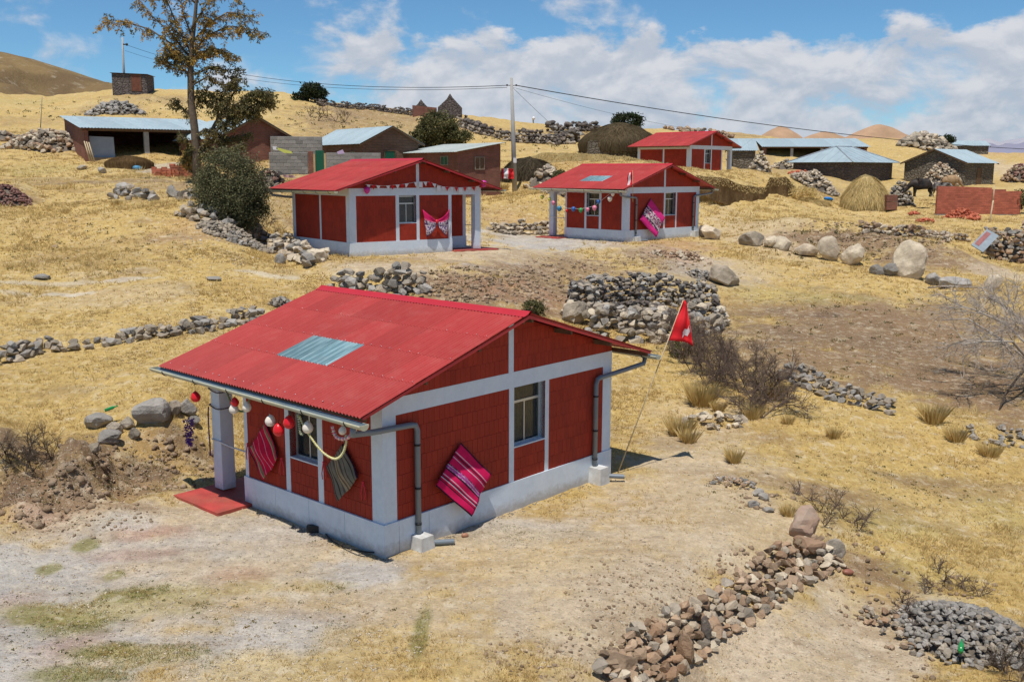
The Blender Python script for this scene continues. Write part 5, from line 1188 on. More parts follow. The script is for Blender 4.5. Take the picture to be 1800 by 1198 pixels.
# ruin with two gable ends
(x, y, z), yw = place(726, 213, 102, 12); ru = empty('ruined_house', (x, y, z), yw, 'roofless stone ruin with two pointed gables on the skyline', 'ruin')
MB().poly3([(0, 0, -1), (2.4, 0, -1), (2.4, 0, 1.35), (0, 0, 1.55)], (0, .4, 0)).build('wall', M['adobe_red'], ru)
for i, (x0, x1, hh, y0) in enumerate([(.15, 2.3, 2.35, 3.2), (2.6, 5.0, 2.75, 0.2)]):
    MB().poly3([(x0, y0, -1), (x1, y0, -1), (x1, y0, hh * .50), ((x0 + x1) / 2 + .25, y0, hh * .86), ((x0 + x1) / 2, y0, hh), ((x0 + x1) / 2 - .3, y0, hh * .82), (x0, y0, hh * .52)], (0, .45, 0)).build('gable', M['darkstone'], ru)

# thatch
def straw_mat(name, a, b, c):
    t = NT(name); p = t.obj(); n = t.noise(t.stretch(p, (9, 9, 1.4)), 1.6, 6, .7); n2 = t.noise(p, 1.6, 4, .6)
    col = t.mix(t.mapr(n, .36, .64, 0, 1), a, b); col = t.mix(t.mapr(n2, .5, .68, 0, .8), col, c); f = t.mapr(t.attr('var'), 0, 1, .75, 1.25)
    cc = t.scale_col(col, f); m = t.fin(cc, .95, .1); t.bump(n, .7, .06); tl = t.n('ShaderNodeBsdfTranslucent'); t.l(cc, tl.inputs[0]); mx_ = t.n('ShaderNodeMixShader'); mx_.inputs[0].default_value = .5; t.l(t.b.outputs[0], mx_.inputs[1]); t.l(tl.outputs[0], mx_.inputs[2]); t.l(mx_.outputs[0], t.out.inputs[0]); return m
M['thatch'] = straw_mat('weathered_thatch', (.13, .098, .06), (.27, .205, .115), (.20, .16, .10))
M['thatchdark'] = straw_mat('old_dark_thatch', (.085, .068, .045), (.19, .15, .095), (.14, .115, .08))
M['straw'] = straw_mat('golden_straw', (.58, .44, .19), (.84, .70, .38), (.68, .53, .25))
M['strawbrown'] = straw_mat('trodden_straw', (.15, .09, .045), (.32, .21, .10), (.22, .14, .065))
def straw_mound(name, label, cat, u, v, Y, w, d, h, m, prof=.6, yaw=0, nstraw=1500, sl=.45, skew=0, base=.6, hang=1.0):
    (x, y, z), yw = place(u, v, Y, yaw); root = empty(name, (x, y, z), yw, label, cat); V = []; F = []; nu, nv = 48, 16
    def surf(a, k):        # k 0 rim .. 1 top
        r_ = (1 - k ** 1.3) ** .62 if k < 1 else 0; zz = h * k ** prof
        nz_ = 1 + .10 * mnoise.noise(Vector((math.cos(a) * 2.0, math.sin(a) * 2.0, k * 2.5 + w)))
        return Vector((math.cos(a) * w / 2 * r_ * nz_ + skew * k, math.sin(a) * d / 2 * r_ * nz_, zz * nz_))
    for j in range(nv + 1):
        for i in range(nu): V.append(surf(6.2832 * i / nu, j / nv))
    for i in range(nu): V.append(surf(6.2832 * i / nu, 0) * .96 + Vector((0, 0, -base)))
    for j in range(nv):
        for i in range(nu): F.append((j * nu + i, j * nu + (i + 1) % nu, (j + 1) * nu + (i + 1) % nu, (j + 1) * nu + i))
    k0 = (nv + 1) * nu
    for i in range(nu): F.append((k0 + i, k0 + (i + 1) % nu, (i + 1) % nu, i))
    npmesh('mound', np.array(V), np.array(F), m, root, smooth=True)
    SV = []; SF = []; va = []
    for i in range(nstraw):
        a = rnd(0, 6.2832); k = random.random() ** .8 * .95; p_ = surf(a, k); q = surf(a, max(0, k - .12)); dn = (q - p_); dn = dn.normalized() if dn.length > 1e-5 else Vector((math.cos(a), math.sin(a), -.3))
        side = Vector((-math.sin(a), math.cos(a), 0)); out = Vector((math.cos(a), math.sin(a), .5)).normalized()
        L_ = sl * rnd(.5, 1.3); dirv = (dn * hang + side * rnd(-.45, .45) + out * rnd(.0, .30)).normalized(); w_ = side * rnd(.012, .03) * (Y / 60)
        b0 = p_ + out * .01; SV += [b0 - w_, b0 + w_, b0 + dirv * L_]; SF.append((3 * i, 3 * i + 1, 3 * i + 2)); va += [random.random()] * 3
    npmesh('loose_straw', np.array(SV), np.array(SF), m, root, attr={'var': np.array(va)}, kind='stuff')
    return root
th = straw_mound('thatched_hut', 'long low hut under a grey brown thatch behind the farthest houses', 'hut', 1088, 262, 84, 6.6, 5, 1.75, M['thatch'], .75, 8, 2600, .5)
for o in th.children: o.location.z = .35
MB().prism([(-2.9, -1.9), (2.9, -1.9), (2.9, 1.9), (-2.9, 1.9)], -1.2, .6).build('wall', M['stonewall'], th)
straw_mound('thatch_heap', 'dark shaggy heap of old thatch right of the utility pole', 'thatch heap', 930, 331, 66, 4.4, 3.0, 1.95, M['thatchdark'], .55, 5, 2600, .6)
hs = straw_mound('haystack', 'golden haystack with shaggy slopes beside a reddish box', 'haystack', 1523, 364, 66, 3.5, 2.8, 2.05, M['straw'], .85, 0, 3400, .6, skew=-.15)
straw_mound('straw_heap', 'flattened straw left of the golden haystack', 'straw heap', 1420, 362, 66, 3.0, 2.2, .55, M['straw'], .6, 0, 900, .5)
straw_mound('dung_heap', 'low heap of brown straw in front of the open left shed', 'straw heap', 226, 288, 57, 2.6, 1.6, .45, M['strawbrown'], .6, 0, 700, .3)
# straw covered bank in front of the farthest red house: dark cut face, golden top
def bank(name, label, cat, pts, depth, m_top, m_face, seed=1):
    """pts: (u, v_top, v_foot, Y) along the bank; the face drops at Y, the top runs back by depth"""
    c = pY(pts[len(pts) // 2][0], pts[len(pts) // 2][2], pts[len(pts) // 2][3]); root = empty(name, c, 0, label, cat); c = Vector(c)
    us = np.linspace(pts[0][0], pts[-1][0], 90); f = lambda k: np.interp(us, [p_[0] for p_ in pts], [p_[k] for p_ in pts]); vt, vf, YY_ = f(1), f(2), f(3)
    VF = []; VT = []
    for i, u in enumerate(us):
        n_ = mnoise.fractal(Vector((u * .035, seed, 0)), 1, 2, 4); foot = Vector(pY(u, vf[i], YY_[i] + n_ * .5)); top = Vector(pY(u, vt[i] + n_ * 2.5, YY_[i] + .9 + n_ * .6))
        foot.z -= .35
        for j in range(7):
            k = j / 6; q = foot.lerp(top, k); q.y += .25 * mnoise.fractal(Vector((u * .06, k * 2.5, seed + 3)), 1, 2, 4); VF.append(q - c)
        for j in range(6):
            k = j / 5; q = top + Vector((0, 1, 0)) * depth * k + Vector((top.x / top.y * depth * k, 0, 0)); zz = H(q.x, q.y) ; q.z = top.z * (1 - k) + max(zz - .05, top.z - .6) * k + .10 * mnoise.noise(Vector((u * .05, k * 4, seed)))
            if j == 0: q = VF[-1] + c
            VT.append(q - c)
    n = len(us)
    npmesh('cut_face', np.array(VF), np.array([(i * 7 + j, (i + 1) * 7 + j, (i + 1) * 7 + j + 1, i * 7 + j + 1) for i in range(n - 1) for j in range(6)]), m_face, root, smooth=True)
    npmesh('bank_top', np.array(VT), np.array([(i * 6 + j, (i + 1) * 6 + j, (i + 1) * 6 + j + 1, i * 6 + j + 1) for i in range(n - 1) for j in range(5)]), m_top, root, smooth=True)
    SV = []; SF = []; va = []
    for i in range(2600):
        a = random.randrange(n - 1); k = random.random(); on = random.random() < .72
        if on: j = random.randrange(5); q = Vector(VT[a * 6 + j]).lerp(Vector(VT[a * 6 + j + 1]), k); L_ = rnd(.06, .18)
        else: j = random.randrange(4, 6); q = Vector(VF[a * 7 + j]).lerp(Vector(VF[a * 7 + j + 1]), k); L_ = rnd(.1, .25)
        d = Vector((rnd(-1, 1), rnd(-1, -.2), rnd(-.6, .5))).normalized() * L_; s = Vector((rnd(.012, .03), 0, 0)); SV += [q - s, q + s, q + d + Vector((0, 0, .03))]; SF.append((3 * i, 3 * i + 1, 3 * i + 2)); va += [random.random()] * 3
    npmesh('loose_straw', np.array(SV), np.array(SF), m_top, root, attr={'var': np.array(va)}, kind='stuff'); return root
bank('straw_bank', 'straw topped earth bank with dark cut face below the farthest red house', 'earth bank', [(1222, 308, 322, 58), (1250, 310, 340, 58.5), (1280, 316, 350, 60), (1310, 326, 354, 61), (1345, 330, 354, 62), (1352, 312, 350, 64), (1380, 312, 346, 65), (1400, 330, 344, 66)], 6.0, M['straw'], M['strawbrown'], 2)
bank('straw_bank', 'long ochre straw bank behind the balloon house roof', 'earth bank', [(905, 282, 296, 71), (960, 268, 300, 70), (1050, 270, 300, 69), (1130, 280, 304, 68), (1180, 289, 310, 67), (1215, 303, 318, 66), (1245, 309, 322, 66)], 5.0, M['straw'], M['straw'], 5)
def dirt(label, u, v, w, d, h, m, Y=None):
    x, y, z = pY(u, v, Y) if Y else onH(u, v); V = []; F = []; nu, nv = 40, 12
    for j in range(nv + 1):
        r_ = 1 - j / nv
        for i in range(nu):
            a = 6.2832 * i / nu; k = 1 + .13 * mnoise.noise(Vector((math.cos(a) * 1.5, math.sin(a) * 1.5, w)))
            V.append((math.cos(a) * w / 2 * r_ * k, math.sin(a) * d / 2 * r_ * k, h * (1 - r_ ** 1.5) ** 1.1 - .4 * (j == 0) + .06 * h * mnoise.noise(Vector((math.cos(a) * r_ * 4, math.sin(a) * r_ * 4, 1)))))
    for j in range(nv):
        for i in range(nu): F.append((j * nu + i, j * nu + (i + 1) % nu, (j + 1) * nu + (i + 1) % nu, (j + 1) * nu + i))
    o = npmesh('earth_mound', np.array(V), np.array(F), m, smooth=True, label=label, cat='earth mound'); o.location = (x, y, z); o.data.shade_smooth(); return o
M['pinkdirt'] = simple('pinkish_earth', (.42, .265, .165), .95, .12, .8, .5, 4, c2=(.36, .23, .14), world=True)
dirt('pinkish bare earth mound right of the farthest red roof', 1372, 250, 6.5, 6, 1.9, M['pinkdirt'], 122)
dirt('largest pinkish earth mound on the skyline behind the long shed', 1545, 262, 13, 8, 3.0, M['pinkdirt'], 126)
dirt('low pinkish earth mound behind the zinc roof of the long shed', 1450, 250, 7, 5, 1.3, M['pinkdirt'], 124)

# ------------------------------------------------------------------ plants
def leaf_mat(name, a, b, c, tr=.25):
    t = NT(name); v = t.attr('var'); n = t.noise(t.obj(), 1.1, 3, .5)
    col = t.mix(t.mapr(v, .15, .85, 0, 1), a, b); col = t.mix(t.mapr(n, .52, .68, 0, .75), col, c)
    m = t.fin(t.scale_col(col, t.mapr(t.math('FRACT', t.math('MULTIPLY', v, 7.3)), 0, 1, .75, 1.25)), .8, .2)
    tl = t.n('ShaderNodeBsdfTranslucent'); t.l(col, tl.inputs[0]); mx_ = t.n('ShaderNodeMixShader'); mx_.inputs[0].default_value = tr
    t.l(t.b.outputs[0], mx_.inputs[1]); t.l(tl.outputs[0], mx_.inputs[2]); t.l(mx_.outputs[0], t.out.inputs[0]); return m
M['leaf_olive'] = leaf_mat('olive_leaves', (.085, .085, .034), (.20, .17, .065), (.30, .19, .05))
M['leaf_orange'] = leaf_mat('autumn_leaves', (.36, .23, .055), (.52, .33, .08), (.24, .21, .08))
M['leaf_grey'] = leaf_mat('grey_green_leaves', (.075, .08, .038), (.21, .20, .105), (.13, .13, .06))
M['leaf_dark'] = leaf_mat('dark_green_leaves', (.022, .035, .016), (.055, .07, .030), (.04, .05, .02))
M['leaf_mid'] = leaf_mat('mid_green_leaves', (.065, .072, .030), (.17, .155, .065), (.13, .125, .045))
M['bark'] = simple('grey_brown_bark', (.135, .10, .07), .95, .3, 8, .6, 25)
M['twig_brown'] = simple('brown_twigs', (.125, .088, .066), .9, .3, 5)
M['twig_dark'] = simple('dark_twigs', (.085, .062, .045), .9, .3, 5)
M['twig_white'] = simple('bleached_twigs', (.40, .35, .30), .9, .2, 5, c2=(.27, .225, .19))
def drygrass_mat(name, a, b, c):
    t = NT(name); v = t.attr('var'); n = t.noise(t.pos(), .5, 3, .5); col = t.mix(v, a, b); col = t.mix(t.mapr(n, .5, .66, 0, .6), col, c); m = t.fin(col, .95, .05); tl = t.n('ShaderNodeBsdfTranslucent'); t.l(col, tl.inputs[0]); mx_ = t.n('ShaderNodeMixShader'); mx_.inputs[0].default_value = .5; t.l(t.b.outputs[0], mx_.inputs[1]); t.l(tl.outputs[0], mx_.inputs[2]); t.l(mx_.outputs[0], t.out.inputs[0]); return m
M['grass'] = drygrass_mat('dry_grass_blades', (.40, .27, .10), (.74, .58, .29), (.52, .38, .14))
M['tussock'] = drygrass_mat('tussock_blades', (.50, .36, .13), (.86, .70, .36), (.66, .50, .20))
M['greengrass'] = drygrass_mat('green_grass_blades', (.08, .12, .03), (.26, .27, .08), (.16, .19, .05))
def leaves(name, Cn, size, m, parent, droop=0.0, asp=.5, kind='stuff'):
    """small leaf quads at the given centres"""
    n = len(Cn); Cn = np.asarray(Cn); d = rng.normal(size=(n, 3)); d[:, 2] -= droop * 2; d /= np.linalg.norm(d, axis=1)[:, None]
    w = np.cross(d, rng.normal(size=(n, 3))); w /= np.linalg.norm(w, axis=1)[:, None]; s = (size * rng.uniform(.6, 1.35, n))[:, None]
    V = np.stack([Cn - w * s * asp * .5, Cn + d * s * .5 - w * s * asp * .1, Cn + w * s * asp * .5 + d * s * .35, Cn + d * s], 1)
    V = np.stack([Cn, Cn + d * s * .5 + w * s * asp * .5, Cn + d * s, Cn + d * s * .5 - w * s * asp * .5], 1).reshape(-1, 3)
    return npmesh(name, V, np.arange(4 * n).reshape(n, 4), m, parent, attr={'var': np.repeat(rng.random(n), 4)}, kind=kind)
def crown_pts(blobs, n, clumps=60, sig=.14):
    out = []
    tot = sum(b[3] * b[4] * b[5] for b in blobs)
    for (cx, cy, cz, rx, ry, rz) in blobs:
        k = max(6, int(clumps * (rx * ry * rz / tot) ** .8)); m_ = int(n * rx * ry * rz / tot)
        u = rng.normal(size=(k, 3)); u /= np.linalg.norm(u, axis=1)[:, None]; u *= rng.uniform(.45, 1.0, k)[:, None] ** .5
        g = rng.integers(0, k, m_); q = u[g] + rng.normal(size=(m_, 3)) * sig; out.append(q * (rx, ry, rz) + (cx, cy, cz))
    return np.concatenate(out)
def bushy(name, label, cat, x, y, blobs, n, size, m, clumps=60, sig=.14, trunk=.12, group=None, z=None):
    z = H(x, y) if z is None else z; root = empty(name, (x, y, z), 0, label, cat, group)
    leaves('crown', crown_pts(blobs, n, clumps, sig), size, m, root, kind=None)
    t_ = MB()
    for (cx, cy, cz, rx, ry, rz) in blobs:
        for i in range(3): t_.tube([(rnd(-.1, .1), rnd(-.1, .1), -.2), (cx * .5 + rnd(-.1, .1), cy * .5, cz * .4), (cx + rnd(-.4, .4) * rx, cy + rnd(-.4, .4) * ry, cz + rnd(-.2, .5) * rz)], trunk, 5, r1=trunk * .25)
    t_.build('trunk', M['bark'], root); return root
# the tall sparse tree
TY = 50.0; tx, ty = pY(346, 300, TY)[:2]; tz = H(tx, ty)
tree = empty('tall_tree', (tx, ty, tz), 0, 'tall sparse tree with orange and olive leaves at upper left', 'tree')
def tp(u, v, off=0.0): p_ = pY(u, v, TY + off); return Vector(p_) - Vector((tx, ty, tz))
trunk = MB().tube([Vector((0, 0, -.4)), tp(345, 270), tp(342, 225), tp(336, 180), tp(335, 130), tp(337, 80), tp(343, 30), tp(347, -20), tp(352, -80)], [.24, .21, .19, .175, .15, .12, .09, .06, .02], 9)
trunk.build('trunk', M['bark'], tree)
MB().tube([tp(348, 285), tp(362, 250, .3), tp(380, 215, .5), tp(398, 190, .6), (tp(412, 160, .6))], [.13, .11, .09, .06, .03], 7).build('trunk', M['bark'], tree)
LA, LB, TW = [], [], MB()
def twig(p_, d, L_, dens, tgt):
    n = 5; pts = [p_]; dd = d.copy()
    for i in range(n): dd = (dd + Vector((rnd(-.25, .25), rnd(-.25, .25), -.20))).normalized(); pts.append(pts[-1] + dd * L_ / n)
    TW.tube(pts, .010, 3, caps=False, r1=.004)
    for i in range(int(dens * L_)):
        k = random.random() ** .7 * (n - .01); a = pts[int(k)].lerp(pts[int(k) + 1], k % 1); tgt.append(a + Vector((rnd(-.05, .05), rnd(-.05, .05), rnd(-.09, .02))))
BR = [([(336, 112), (300, 77), (262, 52), (225, 40), (195, 35), (172, 46)], 'o', .8, 1.2), ([(336, 104), (300, 57), (265, 27), (238, -8)], 'o', 1, .8), ([(337, 92), (310, 42), (292, 0), (280, -40)], 'o', 1, .7), ([(338, 62), (322, 22), (314, -24)], 'o', .9, .5),
      ([(336, 98), (365, 64), (400, 46), (440, 52), (474, 60)], 'o', 1, 1.1), ([(337, 77), (368, 42), (400, 22), (432, 27), (455, 44)], 'o', .8, 1), ([(338, 52), (362, 12), (385, -24)], 'o', .9, .6), ([(336, 132), (312, 116), (288, 108), (274, 100)], 'g', .9, .7), ([(336, 132), (372, 118), (400, 124), (420, 120)], 'g', 1, .8),
      ([(336, 152), (365, 134), (392, 150), (424, 138)], 'g', .9, .9), ([(343, 212), (322, 192), (302, 172)], 'g', 1, .6), ([(395, 195), (420, 180), (448, 160), (472, 165)], 'g', 2.6, .9), ([(385, 208), (425, 196), (460, 178), (482, 172)], 'g', 2.2, .8), ([(365, 245), (400, 214), (430, 200), (456, 192)], 'g', 2.4, .8),
      ([(345, 262), (326, 250), (316, 236)], 'g', 1.4, .4), ([(380, 215), (388, 178), (402, 150), (415, 132)], 'g', 1.8, .7), ([(336, 118), (348, 84), (362, 50), (372, 20)], 'o', 1.3, .7), ([(336, 124), (318, 92), (300, 88), (284, 70)], 'o', 1.0, .8), ([(340, 240), (360, 226), (384, 236), (400, 250)], 'g', 1.3, .5), ([(348, 270), (330, 262), (322, 285)], 'g', 1.5, .4),
      ([(336, 90), (352, 96), (372, 84), (392, 90), (412, 100)], 'o', 1.4, .9), ([(337, 70), (322, 66), (304, 50), (298, 30)], 'o', 1.0, .6), ([(336, 105), (325, 100), (310, 95), (296, 96)], 'g', 1.3, .6), ([(345, 0), (372, -14), (400, -10), (424, 2)], 'o', .7, .8), ([(344, 5), (318, -20), (290, -16), (262, -2)], 'o', 1.0, .9), ([(395, 200), (372, 168), (356, 160), (350, 178)], 'g', 1.5, .6),
      ([(352, 275), (380, 262), (405, 262), (430, 250)], 'g', 1.6, .7), ([(350, 260), (380, 245), (420, 240), (445, 232)], 'g', 1.4, .7)]
for uv, kind_, dens, sp_ in BR:
    o1 = rnd(-.9, .9); n = len(uv); pts = [tp(u + rnd(-2, 2), v, o1 * i / (n - 1) * 1.3 + rnd(-.1, .1)) for i, (u, v) in enumerate(uv)]
    MB().tube(pts, .055, 5, r1=.012).build('limb', M['bark'], tree)
    for i in range(int(19 * dens * (n - 1) ** .8)):
        k = rnd(.25, n - 1.01); a = pts[int(k)].lerp(pts[int(k) + 1], k % 1)
        twig(a, Vector((rnd(-1, 1), rnd(-1, 1), rnd(-.4, .7))).normalized(), rnd(.3, .75) * sp_ ** .5, 38 * dens ** .25, LB if kind_ == 'g' else (LA if random.random() < .72 else LB))
TW.build('twigs', M['bark'], tree, kind='stuff')
leaves('leaves', [tuple(p_) for p_ in LA], .15, M['leaf_orange'], tree, droop=.5, asp=.34); leaves('leaves', [tuple(p_) for p_ in LB], .15, M['leaf_olive'], tree, droop=.5, asp=.36)
# big round bush
bx, by = at(404, 398); k_ = by / FPX
bushy('round_bush', 'big round grey green bush left of the left red house', 'bush', bx, by + .6, [(-.1, 0, 66 * k_, 62 * k_, 58 * k_, 66 * k_), (.35, -.3, 40 * k_, 48 * k_, 44 * k_, 42 * k_), (-.6, 0, 48 * k_, 34 * k_, 34 * k_, 46 * k_)], 52000, .085, M['leaf_grey'], 170, .13, .06)
def far_tree(name, label, u, v, w, h, n, size, m, blobs=None, Y=None, cl=70, group=None, cat='tree'):
    if Y: x, y, z = pY(u, v, Y)
    else: x, y = at(u, v); z = H(x, y)
    k = y / FPX; W2, H2 = w * k / 2, h * k / 2
    bl = blobs and [(a * k, 0, b * k, c * k, c * k * .9, d * k) for a, b, c, d in blobs] or [(0, 0, H2 * 1.02, W2, W2 * .9, H2 * 1.0), (W2 * .3, 0, H2 * .7, W2 * .7, W2 * .7, H2 * .7), (-W2 * .4, 0, H2 * .6, W2 * .6, W2 * .6, H2 * .6)]
    return bushy(name, label, cat, x, y, bl, n, size, m, cl, .13, .07, group, z=z)
far_tree('round_tree', 'broad rounded olive tree behind the zinc roofed brick houses', 772, 262, 90, 62, 12000, .20, M['leaf_mid'], [(0, 34, 34, 28), (-24, 20, 26, 18), (26, 20, 28, 18), (-36, 12, 14, 12)], Y=80, cl=130)
far_tree('dark_tree', 'dark green wind shaped tree on the left skyline', 545, 181, 60, 34, 4200, .26, M['leaf_dark'], [(6, 20, 20, 13), (-18, 10, 14, 8), (20, 10, 12, 9)], Y=104)
far_tree('dark_tree', 'dark rounded tree on the skyline above the thatched hut', 1102, 228, 48, 27, 3600, .26, M['leaf_dark'], [(0, 13, 24, 14)], Y=112)
far_tree('small_bush', 'low dark bush on the skyline near the rocky outcrop', 1664, 250, 30, 12, 900, .25, M['leaf_dark'], [(0, 5, 15, 6)], Y=116, cat='bush')
far_tree('small_bush', 'small dark bush at the right edge beside the brick wall', 1796, 362, 26, 30, 1200, .12, M['leaf_mid'], [(0, 14, 13, 15)], Y=62, cat='bush')
far_tree('small_bush', 'little green shrub above the ridge end of the near roof', 940, 553, 46, 28, 1500, .07, M['leaf_mid'], [(0, 12, 22, 13)], cat='bush')
far_tree('small_bush', 'green sprig at the left end of the bare brown shrub', 1192, 628, 40, 30, 1200, .06, M['leaf_mid'], [(0, 12, 20, 14)], cat='bush')
far_tree('small_bush', 'dark bush beside the balloon house at the dark thatch heap', 985, 318, 30, 16, 800, .14, M['leaf_mid'], [(0, 8, 14, 9)], Y=62, cat='bush')
far_tree('small_bush', 'yellowing shrub under the tall tree trunk', 335, 296, 34, 36, 1500, .12, M['leaf_orange'], [(0, 14, 15, 18)], Y=50.5, cat='bush')
far_tree('small_bush', 'pale dry thicket left of the golden haystack', 1408, 350, 60, 26, 1500, .13, M['tussock'], [(0, 10, 28, 12)], cat='bush')

# bare shrubs
def bare(name, label, cat, stems, m, n1, L1, r0=.012, depth=3, droop=0.0, spread=.8, seed=1, group=None):
    """stems: list of root points with a leading direction; thin branching twigs, three-sided"""
    r = random.Random(seed); P0 = stems[0][0]; root = empty(name, P0, 0, label, cat, group); main, fine = MB(), MB()
    def grow(p_, d, L_, rad, lev):
        k = 4; pts = [p_]; dd = d.normalized()
        for i in range(k): dd = (dd + Vector((r.uniform(-.28, .28), r.uniform(-.28, .28), r.uniform(-.22, .22) - droop * .12))).normalized(); pts.append(pts[-1] + dd * L_ / k)
        (main if lev == 0 else fine).tube(pts, rad, 4 if lev == 0 else 3, caps=False, r1=rad * .45)
        if lev < depth:
            for i in range(n1[lev]):
                q = r.uniform(.2, .98) * k; a = pts[int(q)].lerp(pts[min(k, int(q) + 1)], q % 1); nd = (dd + Vector((r.uniform(-1, 1), r.uniform(-1, 1), r.uniform(-.6, .9))) * spread).normalized()
                grow(a, nd, L_ * r.uniform(.4, .7), rad * .55, lev + 1)
    for (p_, d) in stems: grow(Vector(p_) - Vector(P0), Vector(d), L1 * r.uniform(.7, 1.15), r0, 0)
    main.build('stem', m, root, kind='stuff'); fine.build('twigs', m, root, kind='stuff'); return root
st = []
for (u, v) in [(1225, 640), (1255, 660), (1280, 675), (1300, 690), (1245, 640), (1320, 700), (1335, 715), (1270, 650), (1210, 625), (1295, 670), (1350, 700), (1310, 725), (1340, 735), (1230, 615), (1262, 628), (1190, 618), (1200, 640), (1215, 655), (1240, 680), (1185, 600), (1305, 650), (1330, 680), (1365, 715), (1250, 700), (1345, 690)]:
    q = onH(u, v); 
    for i in range(3): st.append((q, (rnd(-.8, .8), rnd(-.6, .6), rnd(.5, 1.0))))
bare('bare_shrub', 'large leafless brown shrub sprawling right of the red flag', 'bush', st, M['twig_brown'], (6, 6, 6), .80, .017, 3, .1, .95, 3)
q0 = onH(1862, 740)
def wp(u, v, Y): return Vector(pY(u, v, Y))
dead = empty('dead_tree', q0, 0, 'bleached dead tree with drooping bare branches at the right edge', 'dead tree')
dm, df = MB(), MB()
def dgrow(pts, rad, lev, r=random.Random(9)):
    (dm if lev == 0 else df).tube(pts, rad, 5 if lev == 0 else 3, caps=False, r1=rad * .35)
    if lev >= 3: return
    for i in range((17, 7, 4)[lev]):
        q = r.uniform(.15, .99) * (len(pts) - 1); a = pts[int(q)].lerp(pts[min(len(pts) - 1, int(q) + 1)], q % 1); d = (pts[-1] - pts[0]).normalized()
        nd = (d * .5 + Vector((r.uniform(-1, .7), r.uniform(-.8, .8), r.uniform(-.7, .8)))).normalized(); L_ = (.85, .5, .28)[lev] * r.uniform(.6, 1.3); pp = [a]
        for j in range(4): nd = (nd + Vector((r.uniform(-.3, .3), r.uniform(-.3, .3), r.uniform(-.3, .2)))).normalized(); pp.append(pp[-1] + nd * L_ / 4)
        dgrow(pp, max(.0045, rad * (.34 if lev == 0 else .55)), lev + 1)
for uv in ([(1862, 740, 25.6), (1850, 690, 25.8), (1815, 640, 26), (1760, 595, 26.2), (1700, 560, 26.3), (1655, 562, 26.4)], [(1850, 690, 25.8), (1820, 620, 26.6), (1770, 570, 27), (1715, 545, 27.2), (1680, 535, 27.3)], [(1815, 640, 26), (1780, 600, 25.5), (1730, 600, 25.2), (1690, 605, 25.0)], [(1820, 620, 26.6), (1800, 565, 27.2), (1760, 535, 27.6), (1735, 520, 27.8)], [(1850, 690, 25.8), (1835, 610, 25.2), (1800, 570, 25), (1775, 560, 24.8)]):
    dgrow([wp(*a) - Vector(q0) for a in uv], .045, 0)
dm.build('limb', M['twig_white'], dead); df.build('twigs', M['twig_white'], dead, kind='stuff')
MB().tube([wp(1812, 640, 25.9) - q0, wp(1790, 662, 25.4) - q0, wp(1768, 690, 25) - q0, Vector(onH(1756, 722)) - q0], .035, 6, r1=.018).build('limb', M['twig_dark'], dead)
fallen = onH(1690, 512); fb = MB().tube([Vector((-1.3, .1, .12)), Vector((-.6, 0, .2)), Vector((.3, -.1, .16)), Vector((1.1, .1, .1)), Vector((1.7, -.2, -.05))], .035, 5, r1=.015)
for i in range(22):
    a = Vector((rnd(-1.3, 1.6), rnd(-.1, .1), .15)); fb.tube([a, a + Vector((rnd(-.3, .3), rnd(-.4, .2), rnd(-.1, .35)))], .012, 3, r1=.004)
fb.build('fallen_branch', M['twig_white'], None, 'fallen bleached branch lying along the long low grey boulder', 'branch', loc=fallen)
def scrub(label, spots, m, n1=(5, 4), L1=.4, seed=5, r0=.009):
    st = []
    for (u, v) in spots:
        q = onH(u, v)
        for i in range(3): st.append((q, (rnd(-.8, .8), rnd(-.6, .6), rnd(.4, 1.0))))
    bare('dry_shrub', label, 'bush', st, m, n1, L1, r0, 2, .2, .9, seed)
scrub('dark dry scrub on the bank at the left edge', [(10, 800), (30, 810), (52, 795), (70, 812), (20, 828), (45, 835), (-10, 815), (80, 790), (60, 830), (92, 812)], M['twig_dark'], (6, 6), .42, 5)
scrub('brown heather like scrub right of the pinkish boulder', [(1440, 900), (1460, 905), (1482, 912), (1500, 920), (1470, 890), (1520, 915), (1400, 870), (1425, 880), (1450, 925), (1510, 935)], M['twig_brown'], (6, 5), .28, 6)
scrub('dark scrub in the bottom right corner', [(1770, 1190), (1790, 1180), (1800, 1150), (1780, 1160), (1760, 1180), (1795, 1198)], M['twig_dark'], (7, 6), .35, 7)
scrub('brownish scrub above the blue grey stone heap', [(1640, 1030), (1660, 1024), (1680, 1030), (1700, 1040), (1625, 1045), (1650, 1010), (1720, 1050)], M['twig_brown'], (6, 5), .26, 8)
scrub('rusty scrub left of the blue grey stone heap', [(1590, 1090), (1600, 1120), (1615, 1140), (1585, 1060), (1600, 1080)], M['twig_brown'], (6, 5), .24, 9)
scrub('purplish dry scrub on the slope above the block wall', [(560, 212), (575, 208), (590, 214), (605, 216), (545, 205)], M['twig_brown'], (5, 4), .9, 10, .03)
scrub('dark roots and shade plants behind the tumbled wall', [(470, 408), (480, 415), (490, 422), (462, 400), (475, 398)], M['twig_dark'], (6, 6), .5, 12)

